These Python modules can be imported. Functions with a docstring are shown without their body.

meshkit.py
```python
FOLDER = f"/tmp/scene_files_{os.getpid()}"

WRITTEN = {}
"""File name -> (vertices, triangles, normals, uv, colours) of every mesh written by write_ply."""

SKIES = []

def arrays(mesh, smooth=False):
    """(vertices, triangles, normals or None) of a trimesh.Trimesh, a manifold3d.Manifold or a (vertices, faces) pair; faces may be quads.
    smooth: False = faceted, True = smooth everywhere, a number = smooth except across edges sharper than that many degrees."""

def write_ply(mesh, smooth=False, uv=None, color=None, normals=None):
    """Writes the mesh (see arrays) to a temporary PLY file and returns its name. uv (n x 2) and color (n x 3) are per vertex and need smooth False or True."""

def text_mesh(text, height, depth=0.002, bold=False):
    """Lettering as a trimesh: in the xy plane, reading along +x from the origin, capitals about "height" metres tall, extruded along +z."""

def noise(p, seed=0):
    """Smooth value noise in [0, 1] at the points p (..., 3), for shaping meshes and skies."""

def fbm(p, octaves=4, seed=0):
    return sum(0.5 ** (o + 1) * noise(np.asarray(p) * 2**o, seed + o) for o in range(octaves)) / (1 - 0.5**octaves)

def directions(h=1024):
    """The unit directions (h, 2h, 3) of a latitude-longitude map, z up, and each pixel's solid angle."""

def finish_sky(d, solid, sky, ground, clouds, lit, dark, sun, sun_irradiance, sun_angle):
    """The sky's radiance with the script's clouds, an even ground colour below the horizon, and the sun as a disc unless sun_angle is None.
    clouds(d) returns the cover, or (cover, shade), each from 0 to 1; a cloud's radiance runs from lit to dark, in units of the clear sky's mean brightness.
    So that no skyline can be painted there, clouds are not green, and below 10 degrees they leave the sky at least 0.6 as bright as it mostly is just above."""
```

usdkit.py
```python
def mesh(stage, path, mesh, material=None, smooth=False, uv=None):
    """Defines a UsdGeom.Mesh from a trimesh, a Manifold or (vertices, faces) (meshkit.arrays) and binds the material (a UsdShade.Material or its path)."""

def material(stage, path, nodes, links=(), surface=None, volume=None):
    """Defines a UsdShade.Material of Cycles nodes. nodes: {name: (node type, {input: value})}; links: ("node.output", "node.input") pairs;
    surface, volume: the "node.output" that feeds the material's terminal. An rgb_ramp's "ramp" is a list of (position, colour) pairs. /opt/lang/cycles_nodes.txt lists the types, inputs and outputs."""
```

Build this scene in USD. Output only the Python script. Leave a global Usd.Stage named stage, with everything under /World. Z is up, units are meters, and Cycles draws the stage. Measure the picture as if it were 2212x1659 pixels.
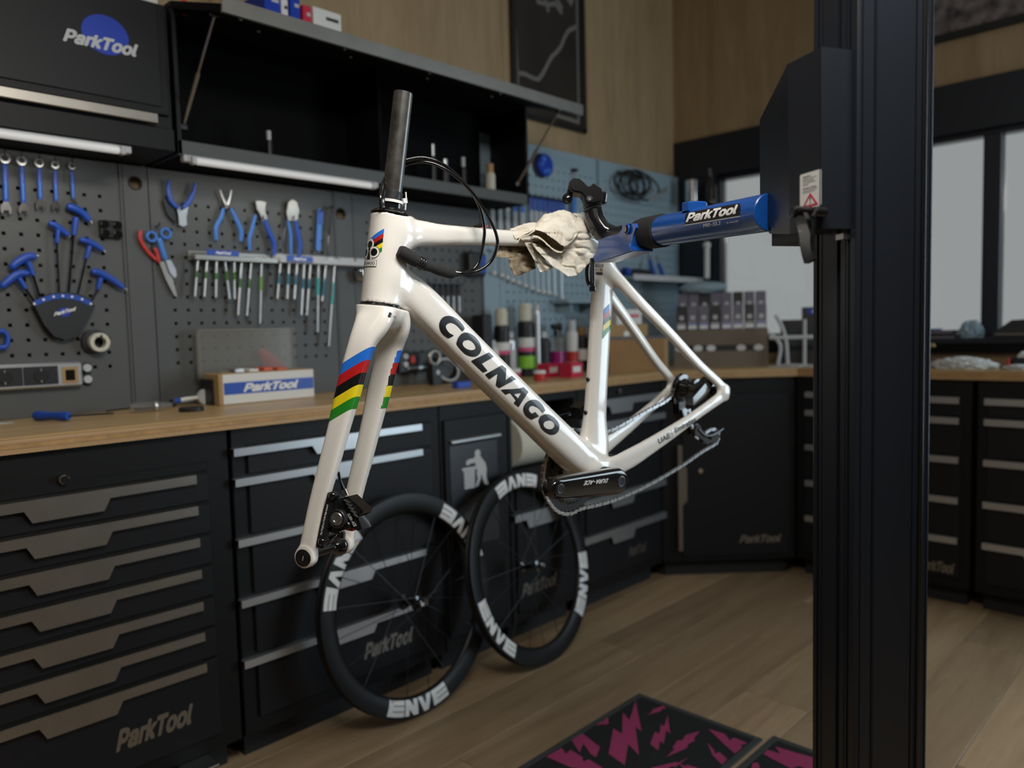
import math, random, re
import numpy as np, trimesh, manifold3d as m3
import usdkit, meshkit
from shapely import affinity
from shapely.geometry import Polygon, Point, box as sbox, LineString
from shapely.ops import unary_union
from pxr import Usd, UsdGeom, UsdLux, Gf, Sdf, UsdShade

stage = Usd.Stage.CreateInMemory()
UsdGeom.SetStageUpAxis(stage, "Z"); UsdGeom.SetStageMetersPerUnit(stage, 1.0)
UsdGeom.Xform.Define(stage, "/World"); UsdGeom.Scope.Define(stage, "/World/Looks")
rng = np.random.RandomState(7); random.seed(7)

# ---------------------------------------------------------------- camera
EYE = np.array([0.0, 0.0, 1.1])
F_PX, CX, CY = 1670.39, 1106.0, 829.5
def _axes(yaw, pitch, roll):
    f = np.array([math.cos(yaw) * math.cos(pitch), math.sin(yaw) * math.cos(pitch), -math.sin(pitch)])
    r = np.cross(f, [0, 0, 1.0]); r /= np.linalg.norm(r); d = np.cross(f, r)
    return np.array([math.cos(roll) * r + math.sin(roll) * d, -math.sin(roll) * r + math.cos(roll) * d, f])
CAM = _axes(math.radians(44.0992), math.radians(3.9896), math.radians(1.4757))
cam = UsdGeom.Camera.Define(stage, "/World/camera")
_m = np.eye(4); _m[0, :3], _m[1, :3], _m[2, :3], _m[3, :3] = CAM[0], -CAM[1], -CAM[2], EYE
cam.AddTransformOp().Set(Gf.Matrix4d(*_m.ravel().tolist()))
cam.CreateHorizontalApertureAttr(36.0); cam.CreateVerticalApertureAttr(27.0)
cam.CreateFocalLengthAttr(36.0 * F_PX / 2212); cam.CreateClippingRangeAttr(Gf.Vec2f(0.05, 100))
cam.CreateFStopAttr(3.0); cam.CreateFocusDistanceAttr(1.16)
cam.CreateExposureAttr(0.0)

# ---------------------------------------------------------------- light: overcast sky, ceiling panels, an added lamp and an added cool side light
dome = UsdLux.DomeLight.Define(stage, "/World/sky"); dome.CreateIntensityAttr(0.11); dome.CreateColorAttr(Gf.Vec3f(0.98, 1.0, 1.0))
def rect_light(name, pos, target, w, h, power, color):
    L = UsdLux.RectLight.Define(stage, "/World/" + name)
    pos, target = np.array(pos, float), np.array(target, float)
    z = pos - target; z /= np.linalg.norm(z)
    x = np.cross([0, 0, 1.0] if abs(z[2]) < .99 else [0, 1.0, 0], z); x /= np.linalg.norm(x); y = np.cross(z, x)
    m = np.eye(4); m[0, :3], m[1, :3], m[2, :3], m[3, :3] = x, y, z, pos
    L.AddTransformOp().Set(Gf.Matrix4d(*m.ravel().tolist()))
    L.CreateWidthAttr(w); L.CreateHeightAttr(h); L.CreateIntensityAttr(power); L.CreateColorAttr(Gf.Vec3f(*color))
    return L
WARM, COOL = (1.0, 0.93, 0.82), (0.72, 0.88, 1.0)
rect_light("ceiling_panel_light", (0.35, -0.25, 2.80), (0.35, -0.24, 0), 1.2, 0.6, 2.0, WARM)
rect_light("ceiling_panel_light_001", (-1.2, 0.3, 2.80), (-1.2, 0.31, 0), 1.2, 0.6, 1.2, WARM)
rect_light("added_fill_light", (0.60, 0.10, 2.00), (0.95, 0.95, 1.05), 0.9, 0.22, 33.0, (1.0, 0.95, 0.88))  # added lamp above the stand, only there to brighten the frame
rect_light("added_side_light", (3.52, -0.75, 1.35), (1.8, 1.2, 1.1), 1.3, 1.7, 6.0, COOL)  # added cool light out of view, brightens the panels by the corner

# ---------------------------------------------------------------- helpers: placing
def ray(px, py):
    return CAM.T @ np.array([(px - CX) / F_PX, (py - CY) / F_PX, 1.0])
def on(px, py, axis, val):            # the point of a real plane (x, y or z = val) seen at a pixel of the photograph
    r = ray(px, py); return EYE + r * ((val - EYE[axis]) / r[axis])
def at_depth(px, py, d):
    return EYE + ray(px, py) * d
def onp(px, py, p, n):
    r = ray(px, py); return EYE + r * (np.dot(np.asarray(p) - EYE, n) / np.dot(r, n))

INV, COUNT = {}, {}
def numbered(parent, name):
    k = COUNT.get((parent, name), 0); COUNT[(parent, name)] = k + 1
    return f"{parent}/{name}" if k == 0 else f"{parent}/{name}_{k:03d}"
def tag(p, label=None, cat=None, group=None, kind=None):
    for k, v in (("label", label), ("category", cat), ("group", group), ("kind", kind)):
        if v: p.SetCustomDataByKey(k, v)
    return p
def thing(name, label, cat, loc=(0, 0, 0), R=None, group=None, kind=None):
    path = numbered("/World", name); x = UsdGeom.Xform.Define(stage, path)
    m = np.eye(4); m[:3, 3] = loc
    if R is not None: m[:3, :3] = R
    x.AddTransformOp().Set(Gf.Matrix4d(*m.T.ravel().tolist())); INV[path] = np.linalg.inv(m)
    tag(x.GetPrim(), label, cat, group, kind); return path
def struct(name, loc=(0, 0, 0)):
    return thing(name, None, None, loc, kind="structure")
def V(mesh):
    if hasattr(mesh, "to_mesh"):
        q = mesh.to_mesh(); return np.array(q.vert_properties[:, :3], float), np.array(q.tri_verts)
    if isinstance(mesh, (tuple, list)): return np.asarray(mesh[0], float), np.asarray(mesh[1])
    return np.array(mesh.vertices, float), np.array(mesh.faces)
def join(*ms):
    vs, fs, n = [], [], 0
    for m in ms:
        v, f = V(m)
        if f.shape[1] == 4: f = np.vstack([f[:, [0, 1, 2]], f[:, [0, 2, 3]]])
        vs.append(v); fs.append(f + n); n += len(v)
    return np.vstack(vs), np.vstack(fs)
def put(name, mesh, mat, parent=None, smooth=False, label=None, kind=None):
    """One mesh, given in world coordinates, as a part under parent."""
    v, f = V(mesh)
    top = "/".join(parent.split("/")[:3])
    m = INV[top]; v = v @ m[:3, :3].T + m[:3, 3]
    path = numbered(parent, name)
    g = usdkit.mesh(stage, path, (v, f), M[mat], smooth=smooth)
    if label or kind: tag(g.GetPrim(), label, None, None, kind)
    return path
def single(name, mesh, mat, label, cat, smooth=False, group=None, kind=None):
    """A thing that is one mesh."""
    v, f = V(mesh); c = np.array([(v[:, 0].min() + v[:, 0].max()) / 2, (v[:, 1].min() + v[:, 1].max()) / 2, v[:, 2].min()])
    path = numbered("/World", name)
    g = usdkit.mesh(stage, path, (v - c, f), M[mat], smooth=smooth)
    UsdGeom.Xformable(g).AddTranslateOp().Set(Gf.Vec3d(*c.tolist())); INV[path] = np.eye(4); INV[path][:3, 3] = -c
    tag(g.GetPrim(), label, cat, group, kind); return path

# ---------------------------------------------------------------- helpers: shapes (world or local coordinates)
def xf(mesh, R=None, t=(0, 0, 0)):
    v, f = V(mesh)
    if R is not None: v = v @ np.asarray(R).T
    return v + np.asarray(t, float), f
def hull(pts):
    return V(m3.Manifold.hull_points(np.asarray(pts, float)))
def bx(x0, x1, y0, y1, z0, z1, b=0.0):
    x0, x1 = min(x0, x1), max(x0, x1); y0, y1 = min(y0, y1), max(y0, y1); z0, z1 = min(z0, z1), max(z0, z1)
    b = min(b, .45 * min(x1 - x0, y1 - y0, z1 - z0))
    if b <= 0:
        v = np.array([[x, y, z] for x in (x0, x1) for y in (y0, y1) for z in (z0, z1)], float)
        return v, np.array([[0, 1, 3], [0, 3, 2], [4, 6, 7], [4, 7, 5], [0, 4, 5], [0, 5, 1], [2, 3, 7], [2, 7, 6], [0, 2, 6], [0, 6, 4], [1, 5, 7], [1, 7, 3]])
    p = []
    for x, sx in ((x0, 1), (x1, -1)):
        for y, sy in ((y0, 1), (y1, -1)):
            for z, sz in ((z0, 1), (z1, -1)):
                p += [(x + sx * b, y + sy * b, z), (x + sx * b, y, z + sz * b), (x, y + sy * b, z + sz * b)]
    return hull(p)
def frame_of(d):
    d = np.asarray(d, float); d = d / np.linalg.norm(d)
    a = np.cross(d, [0, 0, 1.0] if abs(d[2]) < .9 else [1.0, 0, 0]); a /= np.linalg.norm(a)
    return a, np.cross(d, a), d
def tube(P, r, n=10, caps=True, closed=False, flat=1.0, flat_dir=None):
    """A swept round (or flattened along flat_dir) tube; r may vary."""
    P = np.asarray(P, float); k = len(P); r = np.broadcast_to(r, (k,)).astype(float)
    T = np.roll(P, -1, 0) - np.roll(P, 1, 0) if closed else np.gradient(P, axis=0)
    T /= np.linalg.norm(T, axis=1, keepdims=True) + 1e-12
    if flat_dir is not None:
        a = np.asarray(flat_dir, float)[None] - (T @ np.asarray(flat_dir, float))[:, None] * T; a /= np.linalg.norm(a, axis=1, keepdims=True) + 1e-12
    else:
        a0 = frame_of(T[0])[0]; a = [a0]
        for i in range(1, k):
            q = a[-1] - T[i] * np.dot(a[-1], T[i]); a.append(q / (np.linalg.norm(q) + 1e-12))
        a = np.array(a)
    b = np.cross(T, a); th = np.arange(n) * 2 * np.pi / n
    v = P[:, None] + r[:, None, None] * (flat * np.cos(th)[None, :, None] * a[:, None] + np.sin(th)[None, :, None] * b[:, None])
    f = []
    for i in range(k if closed else k - 1):
        j = (i + 1) % k
        for q in range(n):
            w = (q + 1) % n; f += [(i * n + q, i * n + w, j * n + w), (i * n + q, j * n + w, j * n + q)]
    v = v.reshape(-1, 3)
    if caps and not closed:
        v = np.vstack([v, P[0], P[-1]]); c0, c1 = k * n, k * n + 1
        for q in range(n):
            w = (q + 1) % n; f += [(c0, w, q), (c1, (k - 1) * n + q, (k - 1) * n + w)]
    return v, np.array(f)
def cyl(p0, p1, r0, r1=None, n=24, bev=0.0):
    p0, p1 = np.asarray(p0, float), np.asarray(p1, float); r1 = r0 if r1 is None else r1; d = (p1 - p0) / np.linalg.norm(p1 - p0)
    if bev: return tube([p0, p0 + d * 1e-6, p0 + d * bev, p1 - d * bev, p1 - d * 1e-6, p1], [1e-5, r0 - bev, r0, r1, r1 - bev, 1e-5], n)
    return tube([p0, p1], [r0, r1], n)
def lathe(prof, base, axis=(0, 0, 1), n=28):
    """prof: (radius, height) pairs turned about axis."""
    prof = np.asarray(prof, float); a, b, d = frame_of(axis); th = np.arange(n) * 2 * np.pi / n
    ring = np.cos(th)[:, None] * a + np.sin(th)[:, None] * b
    v = (np.asarray(base, float) + prof[:, 1][:, None, None] * d + np.maximum(prof[:, 0], 1e-5)[:, None, None] * ring[None]).reshape(-1, 3); f = []
    for i in range(len(prof) - 1):
        for q in range(n):
            w = (q + 1) % n; f += [(i * n + q, i * n + w, (i + 1) * n + w), (i * n + q, (i + 1) * n + w, (i + 1) * n + q)]
    return v, np.array(f)
def ring(c, axis, R, r, n=40, k=10):
    a, b, d = frame_of(axis); th = np.arange(n) * 2 * np.pi / n
    return tube(np.asarray(c, float) + R * (np.cos(th)[:, None] * a + np.sin(th)[:, None] * b), r, k, closed=True)
def prism(poly, depth, O, X, Y, N):
    """A flat outline (shapely, in the plane O + u X + v Y) given thickness along N."""
    ms = []
    for g in getattr(poly, "geoms", [poly]):
        if g.area < 1e-10: continue
        v, f = V(trimesh.creation.extrude_polygon(g, depth, engine="earcut")); ms.append((v, f))
    v, f = join(*ms); X, Y, N = (np.asarray(q, float) for q in (X, Y, N))
    if np.dot(np.cross(X, Y), N) < 0: f = f[:, ::-1]
    return np.asarray(O, float) + v[:, :1] * X + v[:, 1:2] * Y + v[:, 2:] * N, f
def text(s, height, O, X, Y, depth=.0008, bold=True, shear=0.0, width=None, center=False):
    v, f = V(meshkit.text_mesh(s, height, depth, bold=bold)); v[:, 0] += shear * v[:, 1]
    w = v[:, 0].max() - v[:, 0].min(); v[:, 0] -= v[:, 0].min()
    if width: v[:, 0] *= width / w; w = width
    if center: v[:, 0] -= w / 2
    X, Y = np.asarray(X, float), np.asarray(Y, float); N = np.cross(X, Y)
    return np.asarray(O, float) + v[:, :1] * X + v[:, 1:2] * Y + v[:, 2:] * N, f
def text_shape(s, height, width, shear, grow):
    v, f = V(meshkit.text_mesh(s, height, .001, bold=True)); f = f[(v[f][:, :, 2] > .0005).all(1)]
    g = unary_union([Polygon(t).buffer(height * .004, 1) for t in v[f][:, :, :2]]).buffer(grow * height, 2).simplify(height * .006); x0, y0, x1, y1 = g.bounds
    g = affinity.translate(g, -x0, 0); g = affinity.affine_transform(g, [1, shear, 0, 1, 0, 0]); k = width / (g.bounds[2] - g.bounds[0]); return affinity.scale(g, k, 1, origin=(g.bounds[0], 0))
def spline(P, n=8):
    P = np.asarray(P, float); Q = np.vstack([2 * P[0] - P[1], P, 2 * P[-1] - P[-2]]); out = []
    for i in range(1, len(Q) - 2):
        for t in np.arange(n) / n:
            a, b, c, d = Q[i - 1], Q[i], Q[i + 1], Q[i + 2]
            out.append(.5 * (2 * b + (c - a) * t + (2 * a - 5 * b + 4 * c - d) * t * t + (3 * b - a - 3 * c + d) * t ** 3))
    return np.array(out + [P[-1]])

# ---------------------------------------------------------------- materials
M = {}
def pm(name, color, rough=.5, metal=0.0, bump=0.0, bscale=200.0, var=0.0, vscale=8.0, **kw):
    nodes = {"p": ("principled_bsdf", {"base_color": color, "roughness": rough, "metallic": metal, **kw})}; links = []
    if bump or var: nodes["g"] = ("geometry", {})
    if bump:
        nodes["bn"] = ("noise_texture", {"scale": bscale, "detail": 3.0}); nodes["b"] = ("bump", {"strength": bump, "distance": .002})
        links += [("g.position", "bn.vector"), ("bn.fac", "b.height"), ("b.normal", "p.normal")]
    if var:
        nodes["vn"] = ("noise_texture", {"scale": vscale, "detail": 4.0}); c = np.array(color)
        nodes["r"] = ("rgb_ramp", {"ramp": [(.3, tuple(c * (1 - var))), (.7, tuple(np.minimum(c * (1 + var), 1)))]})
        links += [("g.position", "vn.vector"), ("vn.fac", "r.fac"), ("r.color", "p.base_color")]
    M[name] = usdkit.material(stage, "/World/Looks/" + name, nodes, links, surface="p.BSDF")
def wood(name, dark, mid, light, stretch, scale=3.0, rough=.5, coat=0.0, random_tone=0.0, off=(0, 0, 0)):
    """Streaky grain; stretch = scaling of the coordinates (small along the grain)."""
    nodes = {"g": ("geometry", {}), "o": ("object_info", {}), "mp": ("mapping", {"scale": stretch, "location": off}),
             "n": ("noise_texture", {"scale": scale, "detail": 8.0, "roughness": .62, "distortion": .6}),
             "n2": ("noise_texture", {"scale": scale * 7, "detail": 4.0, "roughness": .7}),
             "mx": ("mix_float", {"fac": .3}),
             "r": ("rgb_ramp", {"ramp": [(.3, dark), (.5, mid), (.7, light)]}),
             "p": ("principled_bsdf", {"roughness": rough, "coat_weight": coat, "coat_roughness": .25}),
             "b": ("bump", {"strength": .12, "distance": .002})}
    links = [("g.position", "mp.vector"), ("mp.vector", "n.vector"), ("mp.vector", "n2.vector"), ("n.fac", "mx.a"), ("n2.fac", "mx.b"), ("mx.result", "r.fac"), ("mx.result", "b.height"), ("b.normal", "p.normal"), ("r.color", "p.base_color")]
    M[name] = usdkit.material(stage, "/World/Looks/" + name, nodes, links, surface="p.BSDF")
pm("frame_white", (.84, .815, .765), .28, coat_weight=1.0, coat_roughness=.04)
pm("carbon", (.035, .033, .03), .32, var=.5, vscale=60.0, coat_weight=.6, coat_roughness=.15)
pm("rim_black", (.006, .006, .0062), .42, specular_ior_level=.3)
pm("black_gloss", (.006, .006, .007), .16, coat_weight=.6)
pm("black_decal", (.004, .004, .0045), .4, coat_weight=.4)
pm("black_satin", (.012, .013, .015), .42)
pm("black_matte", (.012, .012, .013), .75)
pm("rubber", (.016, .016, .017), .85, bump=.4, bscale=900.0)
pm("cabinet_black", (.0045, .0048, .0056), .5, bump=.12, bscale=700.0, specular_ior_level=.3)
pm("cabinet_face", (.0085, .009, .011), .48, bump=.12, bscale=700.0, specular_ior_level=.3)
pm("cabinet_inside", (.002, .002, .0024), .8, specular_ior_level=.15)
pm("column_black", (.010, .013, .019), .34, metal=.0, bump=.08, bscale=400.0)
pm("steel_dark", (.09, .09, .095), .35, metal=1.0)
pm("steel", (.52, .52, .52), .33, metal=1.0)
pm("steel_old", (.33, .31, .28), .40, metal=1.0, var=.06, vscale=14.0)
pm("chrome", (.75, .75, .76), .13, metal=1.0)
pm("alu_light", (.62, .64, .66), .34, metal=.9)
pm("blue_plastic", (.012, .07, .42), .38)
pm("blue_light", (.05, .2, .62), .42)
pm("blue_arm", (.008, .085, .38), .3, coat_weight=.5, coat_roughness=.15)
pm("blue_logo", (.0, .035, .4), .5)
pm("stripe_blue", (.015, .17, .72), .4, coat_weight=.35)
pm("stripe_red", (.50, .010, .012), .4, coat_weight=.35)
pm("stripe_yellow", (.86, .68, .01), .4, coat_weight=.35)
pm("stripe_green", (.018, .24, .018), .4, coat_weight=.35)
pm("grey_print", (.10, .10, .11), .4)
pm("white_print", (.78, .78, .77), .4)
pm("white_matte", (.72, .72, .70), .6)
pm("white_steel", (.5, .51, .52), .4)
pm("red_plastic", (.5, .03, .025), .4)
pm("orange_plastic", (.6, .1, .03), .4)
pm("pink_label", (.65, .09, .22), .5)
pm("magenta_liquid", (.30, .015, .16), .25)
pm("yellow_label", (.75, .5, .03), .5)
pm("lime_label", (.25, .6, .04), .5)
pm("green_band", (.05, .16, .035), .45)
pm("green_bright", (.16, .36, .07), .45)
pm("teal_band", (.02, .17, .26), .45)
pm("teal_bright", (.06, .42, .46), .45)
pm("tan_wood", (.42, .25, .10), .6, var=.2, vscale=40.0)
pm("card_brown", (.30, .165, .065), .8, var=.08, vscale=12.0)
pm("card_grey", (.19, .155, .12), .8)
pm("paper", (.66, .67, .66), .8)
pm("paper_roll", (.62, .60, .50), .85)
pm("kraft", (.40, .26, .12), .85)
pm("violet_grey", (.17, .15, .19), .6)
pm("blue_sheet", (.05, .12, .32), .6)
pm("warning_red", (.55, .02, .06), .45)
pm("mat_black", (.006, .006, .0065), .95, bump=.8, bscale=1200.0)
pm("mat_edge", (.035, .038, .037), .7)
pm("mat_pink", (.33, .032, .115), .95, bump=.8, bscale=1200.0)
pm("peg_panel", (.082, .085, .084), .5, bump=.06, bscale=300.0)
pm("peg_daylit", (.27, .37, .43), .5, bump=.06, bscale=300.0)  # same panels as the dark ones; daylight near the corner put into the colour
pm("ceiling_white", (.6, .58, .54), .8)
pm("wall_grey", (.30, .28, .25), .8)
pm("poster_black", (.022, .017, .013), .45, var=.3, vscale=5.0)
pm("poster_grey", (.16, .15, .14), .5)
pm("frame_black", (.008, .008, .008), .4)
pm("photo_print", (.14, .115, .115), .5, var=.95, vscale=16.0)
pm("window_frame_black", (.008, .011, .018), .4)
pm("door_grey", (.05, .055, .06), .5)
wood("ply_wall", (.245, .165, .085), (.335, .235, .125), (.405, .295, .165), (5.0, 5.0, .55), 2.2, .6)
wood("bench_top", (.36, .22, .09), (.50, .33, .145), (.60, .42, .2), (.7, 9.0, 9.0), 3.0, .38, .15)
wood("bench_top_b", (.36, .22, .09), (.50, .33, .145), (.60, .42, .2), (9.0, .7, 9.0), 3.0, .38, .15)
wood("bench_ply", (.32, .185, .085), (.44, .275, .13), (.55, .37, .2), (.4, 2.0, 60.0), 3.0, .55)
for i, s in enumerate((.80, .93, 1.06, 1.2)):
    wood(f"floor_{i}", tuple(s * np.array((.23, .15, .08))), tuple(s * np.array((.33, .225, .128))), tuple(s * np.array((.40, .285, .17))), (.55, 7.0, 7.0), 2.6, .48, .1, off=(i * 3.1, i * 1.7, 0))
pm("tube_glow", (.8, .8, .8), .4, emission_color=(1.0, .97, .95), emission_strength=.15)
M["pane_glass"] = usdkit.material(stage, "/World/Looks/pane_glass", {"t": ("transparent_bsdf", {"color": (.95, .97, .97)}), "g": ("glossy_bsdf", {"color": (1.0, 1.0, 1.0), "roughness": .02}), "f": ("fresnel", {"IOR": 1.45}), "m": ("mix_closure", {})}, [("f.fac", "m.fac"), ("t.BSDF", "m.closure1"), ("g.BSDF", "m.closure2")], surface="m.closure")
M["clear_plastic"] = usdkit.material(stage, "/World/Looks/clear_plastic", {"t": ("transparent_bsdf", {"color": (.86, .85, .82)}), "g": ("principled_bsdf", {"base_color": (.6, .6, .58), "roughness": .15}), "m": ("mix_closure", {"fac": .16})}, [("t.BSDF", "m.closure1"), ("g.BSDF", "m.closure2")], surface="m.closure")
# rag: cream cotton with grey-brown grime in patches
M["rag_cotton"] = usdkit.material(stage, "/World/Looks/rag_cotton", {"g": ("geometry", {}), "n": ("noise_texture", {"scale": 26.0, "detail": 7.0, "roughness": .68}), "n3": ("noise_texture", {"scale": 900.0, "detail": 2.0}),
    "r": ("rgb_ramp", {"ramp": [(.26, (.22, .175, .115)), (.36, (.58, .51, .40)), (.50, (.78, .73, .62))]}), "p": ("principled_bsdf", {"roughness": .95, "sheen_weight": .15}), "b": ("bump", {"strength": .5, "distance": .001})},
    [("g.position", "n.vector"), ("g.position", "n3.vector"), ("n.fac", "r.fac"), ("r.color", "p.base_color"), ("n3.fac", "b.height"), ("b.normal", "p.normal")], surface="p.BSDF")
M["rag_dark"] = usdkit.material(stage, "/World/Looks/rag_dark", {"g": ("geometry", {}), "n": ("noise_texture", {"scale": 45.0, "detail": 7.0, "roughness": .7}), "n3": ("noise_texture", {"scale": 900.0, "detail": 2.0}),  # dirty brown tails; the inner folds share this darker tone
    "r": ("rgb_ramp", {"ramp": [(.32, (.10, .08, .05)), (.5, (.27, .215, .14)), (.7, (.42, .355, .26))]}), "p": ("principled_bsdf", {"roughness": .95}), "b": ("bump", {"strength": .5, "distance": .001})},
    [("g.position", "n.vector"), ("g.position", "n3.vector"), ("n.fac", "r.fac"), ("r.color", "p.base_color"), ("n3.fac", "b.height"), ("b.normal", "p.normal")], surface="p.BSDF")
# ================================================================ the room
YW, XW = 2.275, 3.635                  # inner faces of the two visible walls
TOP, BOT = .908, .873                  # bench worktop
YF, XF = 1.842, 3.235                  # fronts of the base cabinets
ZC = 2.85
ex, ey, ez = np.eye(3)

# floor of loose-laid planks, each its own board
fl = struct("floor", (0, 0, 0))
put("subfloor", bx(-2.6, 3.75, -3.1, 2.4, -.08, -.012), "wall_grey", fl)
y, row = -1.20, 0
while y < 2.27:
    x = -.9 - (row * .41) % 1.25
    while x < 3.6:
        a, b = max(x, -.6), min(x + 1.25, 3.62)
        if b - a > .05:
            put("plank", bx(a + .0006, b - .0006, y + .0006, min(y + .19, 2.27) - .0006, -.012, 0, .0011), f"floor_{rng.randint(4)}", fl)
        x += 1.25
    y += .19; row += 1
put("board_field", join(bx(-2.6, -.602, -3.1, 2.27, -.012, 0), bx(-.598, 3.62, -3.1, -1.202, -.012, 0)), "floor_1", fl)

w = struct("wall_left"); put("plywood_sheet", bx(-2.6, 1.10, YW, YW + .1, 0, ZC, .001), "ply_wall", w); put("plywood_sheet", bx(1.102, 2.34, YW, YW + .1, 0, ZC, .001), "ply_wall", w); put("plywood_sheet", bx(2.342, XW, YW, YW + .1, 0, ZC, .001), "ply_wall", w)
w = struct("wall_right")
put("plywood_sheet", bx(XW, XW + .1, .66, YW + .1, 2.068, ZC, .001), "ply_wall", w); put("plywood_sheet", bx(XW, XW + .1, -3.1, .658, 2.112, ZC, .001), "ply_wall", w)
put("plywood_sheet", bx(XW, XW + .1, .0, YW + .1, 0, .955, .001), "ply_wall", w)
put("black_lining", bx(XW - .006, XW + .1, 2.03, YW, .957, 2.066, .001), "window_frame_black", w)
put("black_lining", bx(XW - .012, XW + .1, .0, YW - .001, 1.862, 2.066, .003), "window_frame_black", w)
put("plywood_sheet", bx(XW, XW + .1, -.1, -.002, 0, 2.11, .001), "ply_wall", w); put("plywood_sheet", bx(XW, XW + .1, -3.1, -1.402, 0, 2.11, .001), "ply_wall", w)
for n, q in (("wall_back", bx(-2.7, -2.6, -3.1, 2.4, 0, ZC)), ("wall_near", bx(-2.7, 3.75, -3.2, -3.1, 0, ZC))):
    w = struct(n); put("plaster", q, "wall_grey", w)
w = struct("ceiling"); put("plaster", bx(-2.7, 3.75, -3.2, 2.4, ZC, ZC + .1), "ceiling_white", w)
for lx, ly in ((.35, -.25), (-1.2, .3)):
    c = thing("ceiling_light_panel", "flat white ceiling light panel %s" % ("above the work stand" if lx > 0 else "behind the photographer"), "ceiling light", (lx, ly, ZC - .02))
    put("frame", join(bx(lx - .63, lx - .6, ly - .33, ly + .33, ZC - .03, ZC), bx(lx + .6, lx + .63, ly - .33, ly + .33, ZC - .03, ZC), bx(lx - .6, lx + .6, ly - .33, ly - .3, ZC - .03, ZC), bx(lx - .6, lx + .6, ly + .3, ly + .33, ZC - .03, ZC)), "white_matte", c)
wl = thing("work_lamp", "added slim lamp out of view over the work stand, brightening the frame", "lamp", (.6, .1, 2.05)); _d = np.array([.35, .85, -.95]); _d /= np.linalg.norm(_d); _x = np.cross([0, 0, 1.0], -_d); _x /= np.linalg.norm(_x); _y = np.cross(-_d, _x)  # body and hangers for the added lamp
put("lamp_housing", prism(sbox(-.47, -.125, .47, .125), .035, np.array([.6, .1, 2.0]) - _d * .006, _x, _y, -_d), "white_matte", wl); put("hanger", join(cyl((.35, .1, 2.05), (.35, .1, ZC), .003, n=8), cyl((.85, .1, 2.05), (.85, .1, ZC), .003, n=8)), "steel_dark", wl)
# window: black frame, three panes
wn = struct("window_1", (XW, 1.1, .957))
put("window_frame", bx(XW - .010, XW + .09, .145, 2.03, .957, 1.035, .003), "window_frame_black", wn)
put("window_frame", bx(XW + .02, XW + .09, .145, 2.028, 1.84, 1.861, .002), "window_frame_black", wn)
for a, b in ((2.008, 2.029), (1.385, 1.45), (.765, .83), (.146, .21)):
    put("mullion", bx(XW + .0, XW + .07, a, b, 1.036, 1.839, .003), "window_frame_black", wn)
for a, b in ((1.451, 2.007), (.831, 1.384), (.211, .764)):
    put("pane", bx(XW + .05, XW + .056, a, b, 1.036, 1.839), "pane_glass", wn)
put("jamb", bx(XW + .071, XW + .09, .15, 2.02, 1.036, 1.05), "alu_light", wn)
put("window_reveal", bx(XW, XW + .1, .002, .144, .957, 1.861), "window_frame_black", wn)
dr = struct("door_1", (XW, -.75, 0))  # unseen door, added to house the cool side light
put("door_frame", join(bx(XW, XW + .08, -1.4, -1.33, 0, 2.11), bx(XW, XW + .08, -.17, -.1, 0, 2.11), bx(XW, XW + .08, -1.33, -.17, 2.03, 2.11), bx(XW, XW + .08, -1.33, -.17, 0, .2)), "door_grey", dr)
put("pane", bx(XW + .03, XW + .04, -1.33, -.17, .2, 2.03), "pane_glass", dr)

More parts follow.
